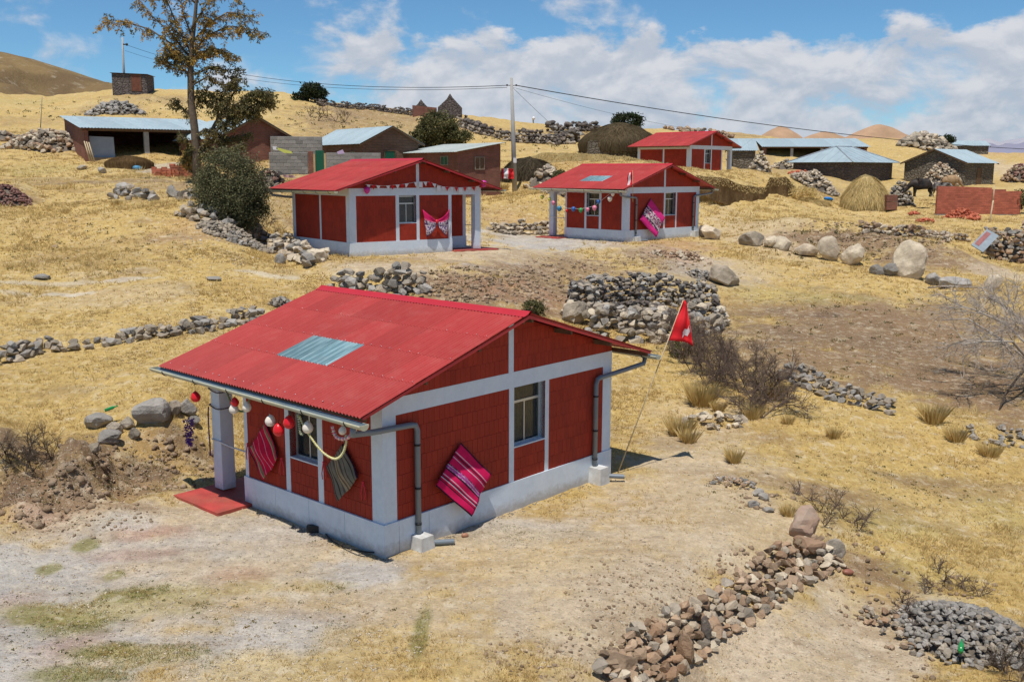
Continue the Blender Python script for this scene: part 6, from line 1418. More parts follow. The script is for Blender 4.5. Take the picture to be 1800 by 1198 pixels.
# tussocks one can count
def blades(n, r, h, lean=.5, w=.012):
    V, va = [], []
    for i in range(n):
        a = rnd(0, 6.28); q = Vector((math.cos(a), math.sin(a), 0)) * r * math.sqrt(random.random()); t_ = Vector((q.x / r * lean + rnd(-.2, .2), q.y / r * lean + rnd(-.2, .2), 1)).normalized() * h * rnd(.55, 1.1); s = Vector((math.sin(a), -math.cos(a), 0)) * w
        V += [q - s, q + s, q + t_ * .55 + s * .6, q + t_ + Vector((t_.x, t_.y, 0)) * .35]; va += [random.random()] * 4
    return np.array(V), np.arange(4 * n).reshape(n, 4), np.array(va)
for lb, u, v, r_, h_, n in [('tall golden grass tuft beside the bare brown shrub', 1233, 712, .34, .55, 300), ('small bright tuft alone in the bare soil', 1290, 812, .14, .30, 130), ('tuft with a dark shadow below the golden one', 1195, 765, .26, .42, 200), ('yellow tuft right of the dark tuft', 1210, 778, .18, .34, 130),
    ('golden tuft at the edge of the brown field', 1640, 742, .26, .45, 220), ('tuft at the right foot of the bare shrub', 1362, 700, .24, .42, 180), ('tuft under the bare brown shrub', 1322, 735, .25, .35, 180), ('small tuft in the yellow grass below the field', 1465, 770, .15, .26, 110), ('low tuft on the grass right of the shrub', 1385, 745, .14, .22, 90),
    ('leaning tuft at the right side of the yellow slope', 1680, 775, .22, .34, 160), ('tuft near the stones right of the house', 1262, 722, .16, .26, 110), ('tuft behind the pinkish boulder', 1385, 905, .14, .2, 100), ('yellow tuft by the right edge above the stone heap', 1740, 800, .24, .3, 160), ('tuft at the foot of the utility pole', 885, 335, .35, .4, 120),
    ('wide yellow tuft by the dark thatch heap', 1010, 330, .6, .5, 200), ('tuft below the short boulder row', 205, 360, .3, .25, 110), ('rusty tuft in the left meadow', 115, 375, .25, .2, 90)]:
    x, y = at(u, v); V_, F_, va_ = blades(int(n * 1.5), r_ * .8, h_ * 1.1, .38, .010 * max(1, y / 30)); o = npmesh('grass_tuft', V_, F_, M['tussock'], attr={'var': va_}, label=lb, cat='grass tuft'); o.location = (x, y, H(x, y) - .01); o['group'] = 'grass tufts'
# the turf: short blades wherever the soil carries grass
gg = grass.reshape(YY.shape)
def turf(name, N, m, pred, y0, y1, hh, label, k=5):
    t_ = rng.uniform(math.log(y0), math.log(y1), N * 4); s = rng.uniform(-.62, .62, N * 4)
    i = np.clip(np.searchsorted(ts, t_) - 1, 0, len(ts) - 1); j = np.clip(np.searchsorted(ss, s) - 1, 0, len(ss) - 1)
    y = np.exp(t_); x = s * y; w = pred(i, j) * (.15 + 1.0 * sstep(fbm(x, y, .45, 3, 91) + .8 * fbm(x, y, 1.9, 2, 97), -.15, .75)); keep = rng.random(len(x)) < w
    for kk, (hx, hy, hz, hw) in HOUSES.items():
        c, q = math.cos(R(hw)), math.sin(R(hw)); X_ = (x - hx) * c + (y - hy) * q; Y_ = -(x - hx) * q + (y - hy) * c; keep &= ~((X_ > -.1) & (X_ < HW + .1) & (Y_ > -.1) & (Y_ < HL + .1))
    x, y = x[keep][:N], y[keep][:N]; n = len(x); z = H(x, y)
    h = hh * rng.uniform(.45, 1.35, n) * np.clip(y / 30, .8, 1.8); V = np.empty((n, k, 3, 3))
    for b in range(k):
        a = rng.uniform(0, 6.28, n); r_ = rng.uniform(0, .05, n) * np.clip(y / 20, .7, 3); wd = .0055 * np.clip(y / 16, .8, 3.2); px, py = x + r_ * np.cos(a), y + r_ * np.sin(a)
        V[:, b, 0] = np.stack([px - wd, py, z - .01], 1); V[:, b, 1] = np.stack([px + wd, py, z - .01], 1); V[:, b, 2] = np.stack([px + np.cos(a) * h * .6, py + np.sin(a) * h * .6, z + h * rng.uniform(.5, 1, n)], 1)
    npmesh(name, V.reshape(-1, 3), np.arange(n * k * 3).reshape(-1, 3), m, attr={'var': np.repeat(rng.random(n * k), 3)}, kind='stuff', label=label)
turf('dry_grass', 70000, M['grass'], lambda i, j: gg[i, j] ** 2, 11, 75, .060, 'short dry yellow grass covering the fields')
turf('tall_dry_grass', 15000, M['tussock'], lambda i, j: gg[i, j] ** 2 * (fbm(XX[i, j], YY[i, j], .35, 3, 131) > .12) * 1.6, 15, 60, .15, 'longer dry grass waving in patches on the slopes', k=7)
isg = (sstep(colr[:, 1] / colr[:, 0], .815, .93) * (1 - sstep(colr[:, 2] / colr[:, 0], .58, .72))).reshape(YY.shape)
turf('green_grass', 15000, M['greengrass'], lambda i, j: isg[i, j] * (YY[i, j] < 22) * (np.abs(XX[i, j]) < 6) * 2.5, 11, 18, .028, 'sparse green grass growing through the gravel')
# dark little plants dotted over the slopes
it = []; szs = []
for (u, v, ru, rv, n) in [(300, 195, 300, 25, 160), (600, 215, 120, 25, 90), (900, 250, 120, 20, 60), (150, 440, 170, 60, 60), (1550, 590, 260, 80, 160), (1500, 430, 160, 34, 160), (1500, 850, 260, 60, 90), (250, 830, 130, 40, 90), (60, 850, 90, 40, 90), (800, 500, 150, 30, 60), (100, 1100, 160, 70, 60), (450, 1060, 260, 60, 60)]:
    for _ in range(n):
        a = rnd(0, 6.28); q = math.sqrt(random.random()); x, y = at(u + ru * q * math.cos(a), v + rv * q * math.sin(a)); s = rnd(.03, .09) * max(.5, min(3.2, y / 25)); sz_ = .026 * max(.8, min(4.0, (y / 18) ** 1.1))
        for _k in range(14): it.append((x + rnd(-1, 1) * s, y + rnd(-1, 1) * s, H(x, y) + rnd(-.2, .6) * s)); szs.append(sz_)
leaves('small_plants', np.array(it), np.array(szs), M['leaf_olive'], None, asp=.8)
bpy.data.objects['small_plants']['label'] = 'little dark weeds dotted over the slopes and yards'

# ------------------------------------------------------------------ decorations, poles, animals, small things
def uvmesh(name, grid, m, parent=None, label=None, cat=None, group=None, thick=0.0):
    """grid[j][i] of points -> cloth with uv, given a little thickness"""
    nj, ni = len(grid), len(grid[0]); V = [tuple(p_) for row in grid for p_ in row]; F = [(j * ni + i, j * ni + i + 1, (j + 1) * ni + i + 1, (j + 1) * ni + i) for j in range(nj - 1) for i in range(ni - 1)]
    me = bpy.data.meshes.new(name); me.from_pydata(V, [], F); uv = me.uv_layers.new(name='uv')
    for poly in me.polygons:
        for li in poly.loop_indices: vi = me.loops[li].vertex_index; uv.data[li].uv = ((vi % ni) / (ni - 1), (vi // ni) / (nj - 1))
    me.polygons.foreach_set('use_smooth', [True] * len(F)); me.materials.append(m); o = bpy.data.objects.new(name, me); COL.objects.link(o); o.parent = parent
    if thick: md = o.modifiers.new('thickness', 'SOLIDIFY'); md.thickness = thick
    return tag(o, label, cat, group)
def stripes(name, cols, sc=1.0, figured=None, axis=1):
    """woven cloth: colours [(position, rgb)...] across v, a figured band where asked"""
    t = NT(name); uvn = t.n('ShaderNodeUVMap', uv_map='uv').outputs[0]; sp = t.n('ShaderNodeSeparateXYZ'); t.l(uvn, sp.inputs[0])
    r = t.n('ShaderNodeValToRGB'); r.color_ramp.interpolation = 'CONSTANT'; t.l(sp.outputs[axis], r.inputs[0]); e = r.color_ramp.elements
    while len(e) < len(cols): e.new(.5)
    for el_, (p_, c) in zip(e, cols): el_.position = p_; el_.color = (*c, 1)
    col = r.outputs[0]
    if figured:
        lo_, hi_, a, sc_ = figured; n = t.n('ShaderNodeTexVoronoi'); t.l(t.stretch(uvn, (1, 1, 1)), n.inputs['Vector']); n.inputs['Scale'].default_value = sc_
        q = t.n('ShaderNodeSeparateColor'); t.l(n.outputs['Color'], q.inputs[0]); band = t.math('MULTIPLY', t.math('GREATER_THAN', sp.outputs[axis], lo_), t.math('LESS_THAN', sp.outputs[axis], hi_))
        col = t.mix(t.math('MULTIPLY', band, t.math('GREATER_THAN', q.outputs[0], .55)), col, a)
    t.bump(t.noise(t.stretch(uvn, (60, 200, 1)), 1, 2, .5), .3, .003); return t.fin(t.scale_col(col, t.mapr(t.noise(uvn, 5, 4, .6), .3, .7, .85, 1.15)), .9, .1)
mg, mg2, blk, wht, org = (.44, .008, .055), (.56, .012, .09), (.03, .012, .03), (.55, .35, .45), (.42, .12, .05)
M['cloth1'] = stripes('magenta_woven', [(0, blk), (.03, mg2), (.20, wht), (.22, mg), (.25, blk), (.27, mg), (.31, wht), (.33, mg2), (.47, blk), (.49, wht), (.51, (.30, .05, .25)), (.55, wht), (.57, blk), (.60, mg2), (.70, wht), (.72, mg), (.75, blk), (.77, wht), (.79, mg), (.83, blk), (.85, mg2), (.97, blk)], figured=(.47, .57, (.40, .10, .30), 40))
M['cloth2'] = stripes('red_woven', [(0, blk), (.03, (.50, .02, .05)), (.08, (.20, .16, .09)), (.13, (.50, .35, .25)), (.15, (.55, .012, .05)), (.33, wht), (.345, (.55, .012, .05)), (.52, wht), (.535, (.58, .012, .05)), (.70, wht), (.715, (.55, .012, .05)), (.80, (.20, .16, .09)), (.87, (.5, .35, .25)), (.89, (.50, .02, .05)), (.96, blk)])
M['cloth3'] = stripes('grey_woven', [(0, blk), (.05, (.15, .135, .11)), (.12, (.05, .042, .035)), (.15, (.19, .17, .13)), (.26, (.07, .06, .048)), (.29, (.20, .175, .135)), (.38, (.10, .085, .065)), (.43, (.30, .235, .15)), (.50, (.14, .09, .06)), (.54, (.32, .25, .16)), (.60, (.11, .095, .075)), (.66, (.20, .175, .135)), (.76, (.06, .05, .04)), (.80, (.18, .16, .125)), (.90, (.05, .04, .035)), (.94, (.15, .13, .10)), (.98, blk)])
M['cloth4'] = stripes('pink_woven', [(0, (.62, .03, .20)), (.30, (.55, .12, .30)), (.34, (.10, .03, .09)), (.42, wht), (.46, (.20, .02, .10)), (.60, (.45, .35, .40)), (.66, (.06, .02, .06)), (.76, (.65, .03, .22)), (.9, (.45, .02, .15))], figured=(.30, .75, (.60, .50, .50), 26))
def hung(name, label, k, A, B, C_, D, m, bulge=.05, n=22, thick=.006, face='gable'):
    """cloth pinned at house-k points A (top) B C D, waving slightly off the wall; A->B is the u direction"""
    A, B, C_, D = [Vector(q) for q in (A, B, C_, D)]; nrm = Vector((0, -1, 0)) if face == 'gable' else Vector((-1, 0, 0)); g = []
    for j in range(n + 1):
        row = []
        for i in range(n + 1):
            u_, v_ = i / n, j / n; q = A * (1 - u_) * (1 - v_) + B * u_ * (1 - v_) + C_ * u_ * v_ + D * (1 - u_) * v_
            q = q + nrm * (bulge * math.sin(math.pi * u_) * math.sin(math.pi * v_) + .016 * math.sin(u_ * 7 + v_ * 9) * (.3 + u_) + .008 * math.sin(v_ * 21 - u_ * 6) + .022); row.append(hp(k, *q))
        g.append(row)
    c = sum((r_[n // 2] for r_ in g), Vector()) / len(g); g = [[q - c for q in r_] for r_ in g]
    o = uvmesh(name, g, m, None, label, 'textile', 'woven cloths hung on the red houses', thick); o.location = c; return o
hung('woven_cloth', 'magenta striped woven cloth hung on the near gable wall', 1, (1.65, -.03, 1.51), (2.29, -.10, .85), (1.68, -.24, .27), (1.01, -.08, .93), M['cloth1'], .05)
hung('woven_cloth', 'red woven cloth with grey border stripes left of the porch window', 1, (-.02, 3.05, 1.66), (-.06, 2.64, 1.10), (-.12, 3.06, .60), (-.06, 3.55, 1.06), M['cloth2'], .03, face='side')
hung('woven_cloth', 'grey brown striped woven cloth below the yellow garland', 1, (-.02, .92, 1.66), (-.05, .50, 1.20), (-.12, .96, .70), (-.05, 1.32, 1.20), M['cloth3'], .03, face='side')
hung('woven_cloth', 'bright pink woven cloth on the gable of the balloon house', 3, (1.78, -.03, 1.95), (2.82, -.12, 1.04), (1.86, -.34, .12), (.85, -.12, 1.0), M['cloth4'], .06)
# loose red ties at the corners of the cloths
for lb, k, p_, f_ in [('red ribbon at the left corner of the grey brown cloth', 1, (-.06, 1.42, 1.22), 0), ('red ribbon at the right corner of the grey brown cloth', 1, (-.06, .42, 1.10), 0), ('red ribbon at the right corner of the red cloth', 1, (-.06, 2.60, 1.05), 0), ('red ribbon at the left corner of the red cloth', 1, (-.06, 3.62, 1.12), 0)]:
    a = hp(k, *p_); b = MB()
    for s in (-1, 1): b.tube([Vector((0, 0, .04)), Vector((s * .02, 0, -.06)), Vector((s * .035, 0, -.16)), Vector((s * .025, .0, -.26))], .012, 5, r1=.008)
    b.ball((0, 0, .03), .022, 8, 6); b.build('ribbon', M['ribbon'], None, lb, 'ribbon', 'red ribbons beside the cloths', loc=a)
# red and violet draped cloth tied like a bow on house 2
def H2p(a, b, z): return hp(2, a, b, z)
M['bowcloth'] = stripes('pink_violet_shawl', [(0, (.60, .02, .12)), (.30, (.62, .12, .22)), (.38, (.10, .06, .16)), (.55, (.55, .45, .50)), (.60, (.12, .08, .20)), (.78, (.5, .4, .45)), (.84, (.10, .05, .14))], figured=(.35, .95, (.60, .5, .55), 16))
bow = empty('draped_shawl', H2p(3.72, -.08, 1.2), R(37), 'pink and violet shawl tied like a bow on the left red house', 'textile')
for s in (-1, 1):
    g = []
    for j in range(9):
        row = []
        for i in range(9):
            u_, v_ = i / 8, j / 8; wv = .62 * u_; top = .06 + .42 * u_ ** 1.4; bot = -.06 - .62 * (u_ ** .7) * (1 - .15 * u_); z = top + (bot - top) * v_
            row.append(Vector((s * (wv - .16 * v_ * u_), -.03 - .06 * math.sin(u_ * 3.1) - .02 * math.sin(v_ * 14 + u_ * 4), z)))
        g.append(row)
    uvmesh('cloth_wing', g, M['bowcloth'], bow, thick=.008)
MB().ball((0, -.06, 0), .08, 10, 8, (1, .7, 1)).build('knot', M['ribbon'], bow)
# balloons
def balloon(label, p_, r_, m, group='balloons hung along the eave of the near house', tie=None, tilt=0):
    root = empty('balloon', p_, 0, label, 'balloon', group); nu, nv = 16, 12; b = MB(); V = []; F = []
    for j in range(nv + 1):
        t_ = math.pi * j / nv; rr = math.sin(t_) * r_; z = math.cos(t_) * r_; 
        if z < 0: z *= 1.28; rr *= (1 - .16 * (-math.cos(t_)))
        for i in range(nu): V.append((rr * math.cos(6.2832 * i / nu), rr * math.sin(6.2832 * i / nu), z))
    for j in range(nv):
        for i in range(nu): F.append((j * nu + i, (j + 1) * nu + i, (j + 1) * nu + (i + 1) % nu, j * nu + (i + 1) % nu))
    q = b.add(V, F, True).build('rubber', m, root); q.rotation_euler = (math.pi if tie else 0, tilt, 0)
    zz = 1.28 * r_ * (1 if tie else -1); MB().tube([(0, 0, zz), (0, 0, zz * 1.08)], .008, 6, r1=.02).build('knot', m, root)
    if tie: MB().tube([(0, 0, zz), Vector(tie) - Vector(p_)], .003, 4).build('string', M['dark'], root)
gz = HE - .13
for lb, u, v, m, r_ in [('red balloon hanging alone at the far end of the gutter', 344, 698, 'b_red', .085), ('red balloon close to the porch pillar', 413, 707, 'b_red', .07), ('white balloon below the red one by the porch pillar', 411, 719, 'b_white', .08), ('cream balloon in the dark corner of the porch', 434, 716, 'b_white', .075),
     ('white balloon behind the two red ones over the red cloth', 475, 740, 'b_white', .085), ('lower of the two red balloons over the red cloth', 490, 756, 'b_red', .095), ('upper right red balloon beside the window', 508, 743, 'b_red', .095), ('white balloon in front of the window top', 541, 752, 'b_white', .085), ('small pinkish balloon at the near end of the gutter', 602, 757, 'b_white', .06)]:
    d = ray(u, v); hx, hy, hz, hw = HOUSES[1]; n_ = np.array([math.cos(R(hw)), math.sin(R(hw)), 0]); o_ = np.array([hx, hy, 0]) + n_ * (-OE - .0); t_ = (n_ @ (o_ - np.array([0, 0, CAMZ]))) / (n_ @ d); p_ = Vector((d[0] * t_, t_, CAMZ + d[2] * t_))
    balloon(lb, p_, r_, M[m], tie=p_ + Vector((rnd(-.03, .03), 0, max(.14, HE - .12 - p_.z))), tilt=rnd(-.2, .2))
# garlands
def garland(label, pts, r_, ms, group=None, n=60):
    root = empty('garland', pts[0], 0, label, 'garland', group); P_ = [Vector(q) - Vector(pts[0]) for q in pts]; L_ = [P_[0]]
    cr_ = []
    for i in range(n + 1):
        k = i / n * (len(P_) - 1); a = int(min(k, len(P_) - 2)); f = k - a; p0, p1, p2, p3 = P_[max(0, a - 1)], P_[a], P_[a + 1], P_[min(len(P_) - 1, a + 2)]
        cr_.append(.5 * ((2 * p1) + (-p0 + p2) * f + (2 * p0 - 5 * p1 + 4 * p2 - p3) * f * f + (-p0 + 3 * p1 - 3 * p2 + p3) * f ** 3))
    mbs = [MB() for _ in ms]
    for i in range(n):
        b = mbs[i % len(ms)]; a, c = cr_[i], cr_[i + 1]; b.tube([a, a.lerp(c, .5), c], [r_ * .55, r_, r_ * .55], 6)
        for q in range(5): d = Vector((rnd(-1, 1), rnd(-1, 1), rnd(-1, 1))).normalized() * r_ * 1.6; s = Vector((rnd(-1, 1), rnd(-1, 1), rnd(-1, 1))) * r_ * .3; b.add([a - s, a + s, a + d], [(0, 1, 2)])
    for b, m in zip(mbs, ms): b.build('tinsel', m, root, kind='stuff')
    return root
def e1(b, z, a=-OE): return hp(1, a, b, z)
def eavep(u, v):
    d = ray(u, v); hx, hy, hz, hw = HOUSES[1]; n_ = np.array([math.cos(R(hw)), math.sin(R(hw)), 0]); o_ = np.array([hx, hy, 0]) + n_ * (-OE); t_ = (n_ @ (o_ - np.array([0, 0, CAMZ]))) / (n_ @ d); return Vector((d[0] * t_, t_, CAMZ + d[2] * t_))
garland('yellow and silver tinsel garland sagging below the near gutter', [eavep(u, v) for u, v in ((526, 731), (534, 748), (545, 766), (558, 784), (573, 799), (590, 806), (602, 797), (608, 780), (608, 764))], .02, [M['tins_y'], M['tins_s']], n=80)
garland('silver tinsel bunch hanging by the window of the near house', [eavep(524, 728), eavep(526, 745), eavep(528, 758), eavep(531, 764)], .025, [M['tins_s'], M['tins_g']], n=26)
garland('dull green tinsel looped in the porch shade', [e1(3.90, 2.22, -.3), e1(3.72, 1.95, -.3), e1(3.45, 1.82, -.3), e1(3.2, 1.92, -.3), e1(3.1, 2.2, -.3)], .022, [M['tins_g'], M['tins_g']], n=40)
garland('small pinkish tinsel tuft under the end of the near gutter', [e1(-.30, 2.25), e1(-.1, 2.08), e1(.15, 2.05), e1(.25, 2.2)], .03, [M['tins_s'], M['b_pink']], n=22)
for i, zz in enumerate((1.93, 1.62)):
    garland(['upper', 'lower'][i] + ' dark tinsel wound round the porch pillar', [hp(1, -.03, L_, zz + dz) if a is None else hp(1, a, L_, zz + dz) for a, L_, dz in ((-.03, HL + .03, .04), (-.03, HL - .31, 0), (.30, HL - .31, .03), (.30, HL + .03, .05), (-.03, HL + .03, .04))], .014, [M['tinsdark']], n=40)
garland('dark tinsel hanging down the back edge of the porch pillar', [hp(1, -.05, HL + .02, 1.62), hp(1, -.06, HL + .03, 1.3), hp(1, -.05, HL + .03, .9), hp(1, -.06, HL + .02, .68)], .018, [M['tinsdark'], M['tins_p']], n=36)
fl = MB(); 
for i in range(220): q = Vector((rnd(-1, 1) * .10 * (1 - i / 330), rnd(-1, 1) * .08, -i / 220 * .52)); d = Vector((rnd(-1, 1), rnd(-1, 1), rnd(-1, .4))).normalized() * .05; s = d.orthogonal().normalized() * .018; fl.add([q - s, q + s, q + d], [(0, 1, 2)])
fl.build('flower_garland', M['tins_p'], None, 'hanging bunch of purple flowers left of the porch pillar', 'flowers', loc=hp(1, -.35, HL + .22, 1.42))
# bunting and balloons on the left house
bt = empty('bunting', H2p(.6, -.10, 2.62), R(37), 'red and white bunting strung across the gable of the left house', 'bunting')
bp = [(.62, 2.62), (1.4, 2.56), (2.2, 2.62), (2.95, 2.72), (3.4, 2.70), (4.0, 2.52), (4.8, 2.48), (5.6, 2.50), (6.1, 2.66)]
MB().tube([Vector((a - .6, -.02, z - 2.60)) for a, z in bp], .006, 4).build('string', M['rope'], bt)
for i in range(26):
    a = .75 + i * .205; z = np.interp(a, [q[0] for q in bp], [q[1] for q in bp]) - 2.60; x0 = a - .6; m = M['flagred'] if i % 2 else M['flagwhite']
    if i in (3, 9): continue
    if i in (11, 15, 20): MB().poly3([(x0 - .085, -.03, z - .01), (x0 + .085, -.03, z - .02), (x0 + .085, -.03, z - .22), (x0 - .085, -.03, z - .21)], (0, .006, 0)).build('paper_square', M['flagwhite'], bt); continue
    MB().poly3([(x0 - .085, -.025, z), (x0 + .085, -.025, z), (x0 + rnd(-.05, .05), -.03, z - .17)], (0, .005, 0)).build('pennant', m, bt)
balloon('magenta balloon under the left rake of the bunting house', H2p(.68, -.12, 2.45), .12, M['b_mag'], 'balloons of the bunting house'); balloon('crimson balloon bunch at the right eave of the bunting house', H2p(5.95, -.15, 2.66), .12, M['b_mag'], 'balloons of the bunting house')
# balloons along the balloon house
for i, (u, v, m, r_) in enumerate([(953, 346, 'b_yel', .11), (966, 350, 'b_yel', .09), (973, 356, 'b_pink', .11), (983, 366, 'b_teal', .14), (996, 370, 'b_red', .07), (1008, 367, 'b_blue', .12), (1021, 369, 'b_green', .12), (1033, 368, 'b_pink', .10), (1045, 365, 'b_pink', .13), (1052, 354, 'b_blue', .11), (1072, 349, 'b_white', .13), (1077, 341, 'b_white', .10)]):
    d = ray(u, v); hx, hy, hz, hw = HOUSES[3]; n_ = np.array([math.cos(R(hw)), math.sin(R(hw)), 0]); o_ = np.array([hx, hy, 0]) + n_ * (-.70); t_ = (n_ @ (o_ - np.array([0, 0, CAMZ]))) / (n_ @ d)
    nm = ['yellow balloon at the left end of the string', 'smaller yellow balloon by the porch pillar', 'pale pink balloon on the porch pillar', 'teal balloon just right of the porch pillar', 'little red balloon left of the dark blue one', 'dark blue balloon left of the green one', 'green balloon in the middle of the string', 'light pink balloon at the left edge of the window', 'larger pink balloon before the window', 'bright blue balloon at the top right of the window', 'round white balloon right of the window', 'cream balloon just under the eave']
    balloon(nm[i] + ', balloon house', (d[0] * t_, t_, CAMZ + d[2] * t_), r_ * .88, M[m], 'balloons on the string of the balloon house')
bl = [(948, 343), (973, 354), (996, 366), (1021, 367), (1045, 362), (1060, 350), (1078, 336)]; cp_ = []
for u, v in bl:
    d = ray(u, v); hx, hy, hz, hw = HOUSES[3]; n_ = np.array([math.cos(R(hw)), math.sin(R(hw)), 0]); o_ = np.array([hx, hy, 0]) + n_ * (-.66); t_ = (n_ @ (o_ - np.array([0, 0, CAMZ]))) / (n_ @ d); cp_.append(Vector((d[0] * t_, t_, CAMZ + d[2] * t_)))
MB().tube([q - cp_[0] for q in cp_], .007, 4).build('string', M['rope'], None, 'string carrying the balloons along the balloon house', 'string', loc=cp_[0])
# flags
def flag(label, foot, top, rad, w0, w1, h, m_fn, group='flags on poles', wind=(1, 0), slot=(0.0, 1.0), sag=.3, pm='palewood', band=None):
    foot, top = Vector(foot), Vector(top); root = empty('flag', foot, 0, label, 'flag', group); d = top - foot
    MB().tube([(0, 0, 0), d], rad, 7, r1=rad * .7).build('flagpole', M[pm], root)
    n = 12; ax = d.normalized(); wv = Vector((wind[0], wind[1], 0)).normalized(); p1 = d * (1 - h / d.length); g = []
    for j in range(n + 1):
        row = []
        for i in range(n + 1):
            u_, v_ = i / n, j / n; wid = w0 + (w1 - w0) * v_; q = d.lerp(p1, v_) + wv * wid * u_ * (1 - .2 * u_) + Vector((0, 0, -sag * u_ * u_ * h * .5)) + Vector((-wv.y, wv.x, 0)) * (.09 * math.sin(u_ * 8 + v_ * 3) * u_ + .03 * math.sin(v_ * 9))
            row.append(q)
        g.append(row)
    for nm, i0, i1, m in m_fn: uvmesh(nm, [r_[i0:i1 + 1] for r_ in g], M[m], root, thick=.004)
    if band: uvmesh('white_band', band(g), M['flagwhite'], root)
    return root
f0 = onH(1086, 832); tpz = pY(1201, 527, f0.y + .35)
fg = flag('red flag with a white stripe on a long cane leaning against the near house', f0, tpz, .014, .10, .62, .86, [('cloth', 0, 12, 'flagred')], wind=(1, -.1), sag=.22, band=lambda g: [[g[int(round(max(0, min(12, 9 - (i - 6) * .5 + o_))))][i] + Vector((0, -.012, 0)) for i in range(6, 13)] for o_ in (0, 1, 2)])
_unused = '''
g = [[ft + Vector((.30 - .20 * v_, -.06 - .03 * v_ - .02 * u_, -.30 - .24 * v_)) * 1.0 + Vector((.05 * u_ - .02 * v_, 0, -.06 * u_)) for u_ in (0, .5, 1)] for v_ in (0, .33, .66, 1)]
'''
a0 = hp(3, .05, -.3, 2.35)
flag('small red and white flag above the corner of the balloon house', a0 + Vector((0, -.2, -.5)), Vector(pY(1112, 300, a0.y - .2)), .012, .25, .42, .75, [('cloth_red', 0, 5, 'flagred'), ('cloth_white', 5, 9, 'flagwhite'), ('cloth_red', 9, 12, 'flagred')], wind=(-.45, .3), sag=.5)
f1 = onH(881, 336); f1.y = 62; f1 = Vector(pY(881, 334, 60))
flag('red white red flag planted left of the utility pole', f1, Vector(pY(881, 296, 60)), .015, .95, .95, .60, [('cloth_red', 0, 2, 'flagred'), ('cloth_white', 2, 6, 'flagwhite'), ('cloth_red', 6, 12, 'flagred')], wind=(1, .2), sag=.1)
# utility poles and wires
pb = pY(905, 331, 62.5); pt_ = Vector(pY(899, 137, 62.5)); up_ = empty('utility_pole', pb, 0, 'tall concrete utility pole between the two middle red houses', 'utility pole')
pd = pt_ - Vector(pb); MB().tube([Vector((0, 0, -.5)), pd * .5, pd], [.17, .135, .085], 12).build('pole', M['polecon'], up_)
MB().box(-.10, .10, -.19, -.15, 1.55, 1.85).build('number_plate', M['flagwhite'], up_)
br_ = MB()
for dx in (-.28, .28): br_.tube([pd * .93, pd * .93 + Vector((dx, 0, .03))], .022, 5); br_.ball(pd * .93 + Vector((dx, 0, .03)), .06, 8, 6)
br_.build('cable_clamp', M['dark'], up_)
lp = pY(219, 157, 106); lt = Vector(pY(215, 66, 106)); lpo = empty('utility_pole', lp, 0, 'thin pale utility pole in front of the hilltop hut', 'utility pole'); ld = lt - Vector(lp)
MB().tube([Vector((0, 0, -.5)), ld], .14, 8, r1=.09).build('pole', M['polecon'], lpo); MB().tube([ld * .86, ld * .86 + Vector((.55, -.2, .05))], .06, 6).ball(ld * .86 + Vector((.5, -.2, .0)), .14, 8, 6).build('lamp_arm', M['dark'], lpo)
def wire(label, a, b, sag, r_):
    a, b = Vector(a), Vector(b); n = 28; MB().tube([(b - a) * (i / n) + Vector((0, 0, -4 * sag * (i / n) * (1 - i / n))) for i in range(n + 1)], r_, 4).build('power_line', M['dark'], None, label, 'cable', 'overhead cables', loc=a)
ctop = Vector(pb) + pd * .93
wire('upper overhead cable from the utility pole to the left pole', ctop + Vector((-.28, 0, .02)), lt + Vector((0, 0, -.6)), 1.5, .022)
wire('lower overhead cable from the utility pole to the left pole', ctop + Vector((-.28, 0, -.1)), lt + Vector((.2, 0, -1.3)), 1.4, .016)
wire('thick overhead cable running from the utility pole to the right', ctop + Vector((.28, 0, .02)), pY(2050, 266, 100), 1.2, .03)
wire('thin overhead cable running towards the farthest red roof', ctop + Vector((.1, 0, -.1)), pY(1330, 240, 95), .5, .010)
wire('steel guy wire from the utility pole down to the slope', ctop + Vector((.05, 0, -.1)), pY(966, 216, 72), .02, .010)
def stick(label, u, v, u2, v2, Y, r_, m='greywood', name='post', cat='post', r1=None): a = Vector(pY(u, v, Y)); MB().tube([Vector((0, 0, -.3)), Vector(pY(u2, v2, Y)) - a], r_, 6, r1=r1 or r_ * .7).build(name, m if not isinstance(m, str) else M[m], None, label, cat, loc=a)
stick('thin wooden stick standing above the wide pale stone pile', 70, 228, 74, 170, 66, .03); stick('small post with a white top on the skyline right of the utility pole', 938, 219, 937, 208, 119, .10)
a = Vector(pY(938, 208, 119)); MB().ball((0, 0, 0), .2, 10, 7).build('white_cap', M['flagwhite'], None, 'white cap on the small skyline post', 'cap', loc=a)
stick('bent pale pole leaning against the red brick wall', 1737, 402, 1746, 352, 58, .045, 'palewood', 'leaning_pole', 'pole', .04)
stick('thin pale pole rising above the red brick wall', 1746, 352, 1748, 326, 58, .035, 'palewood', 'leaning_pole', 'pole', .03)
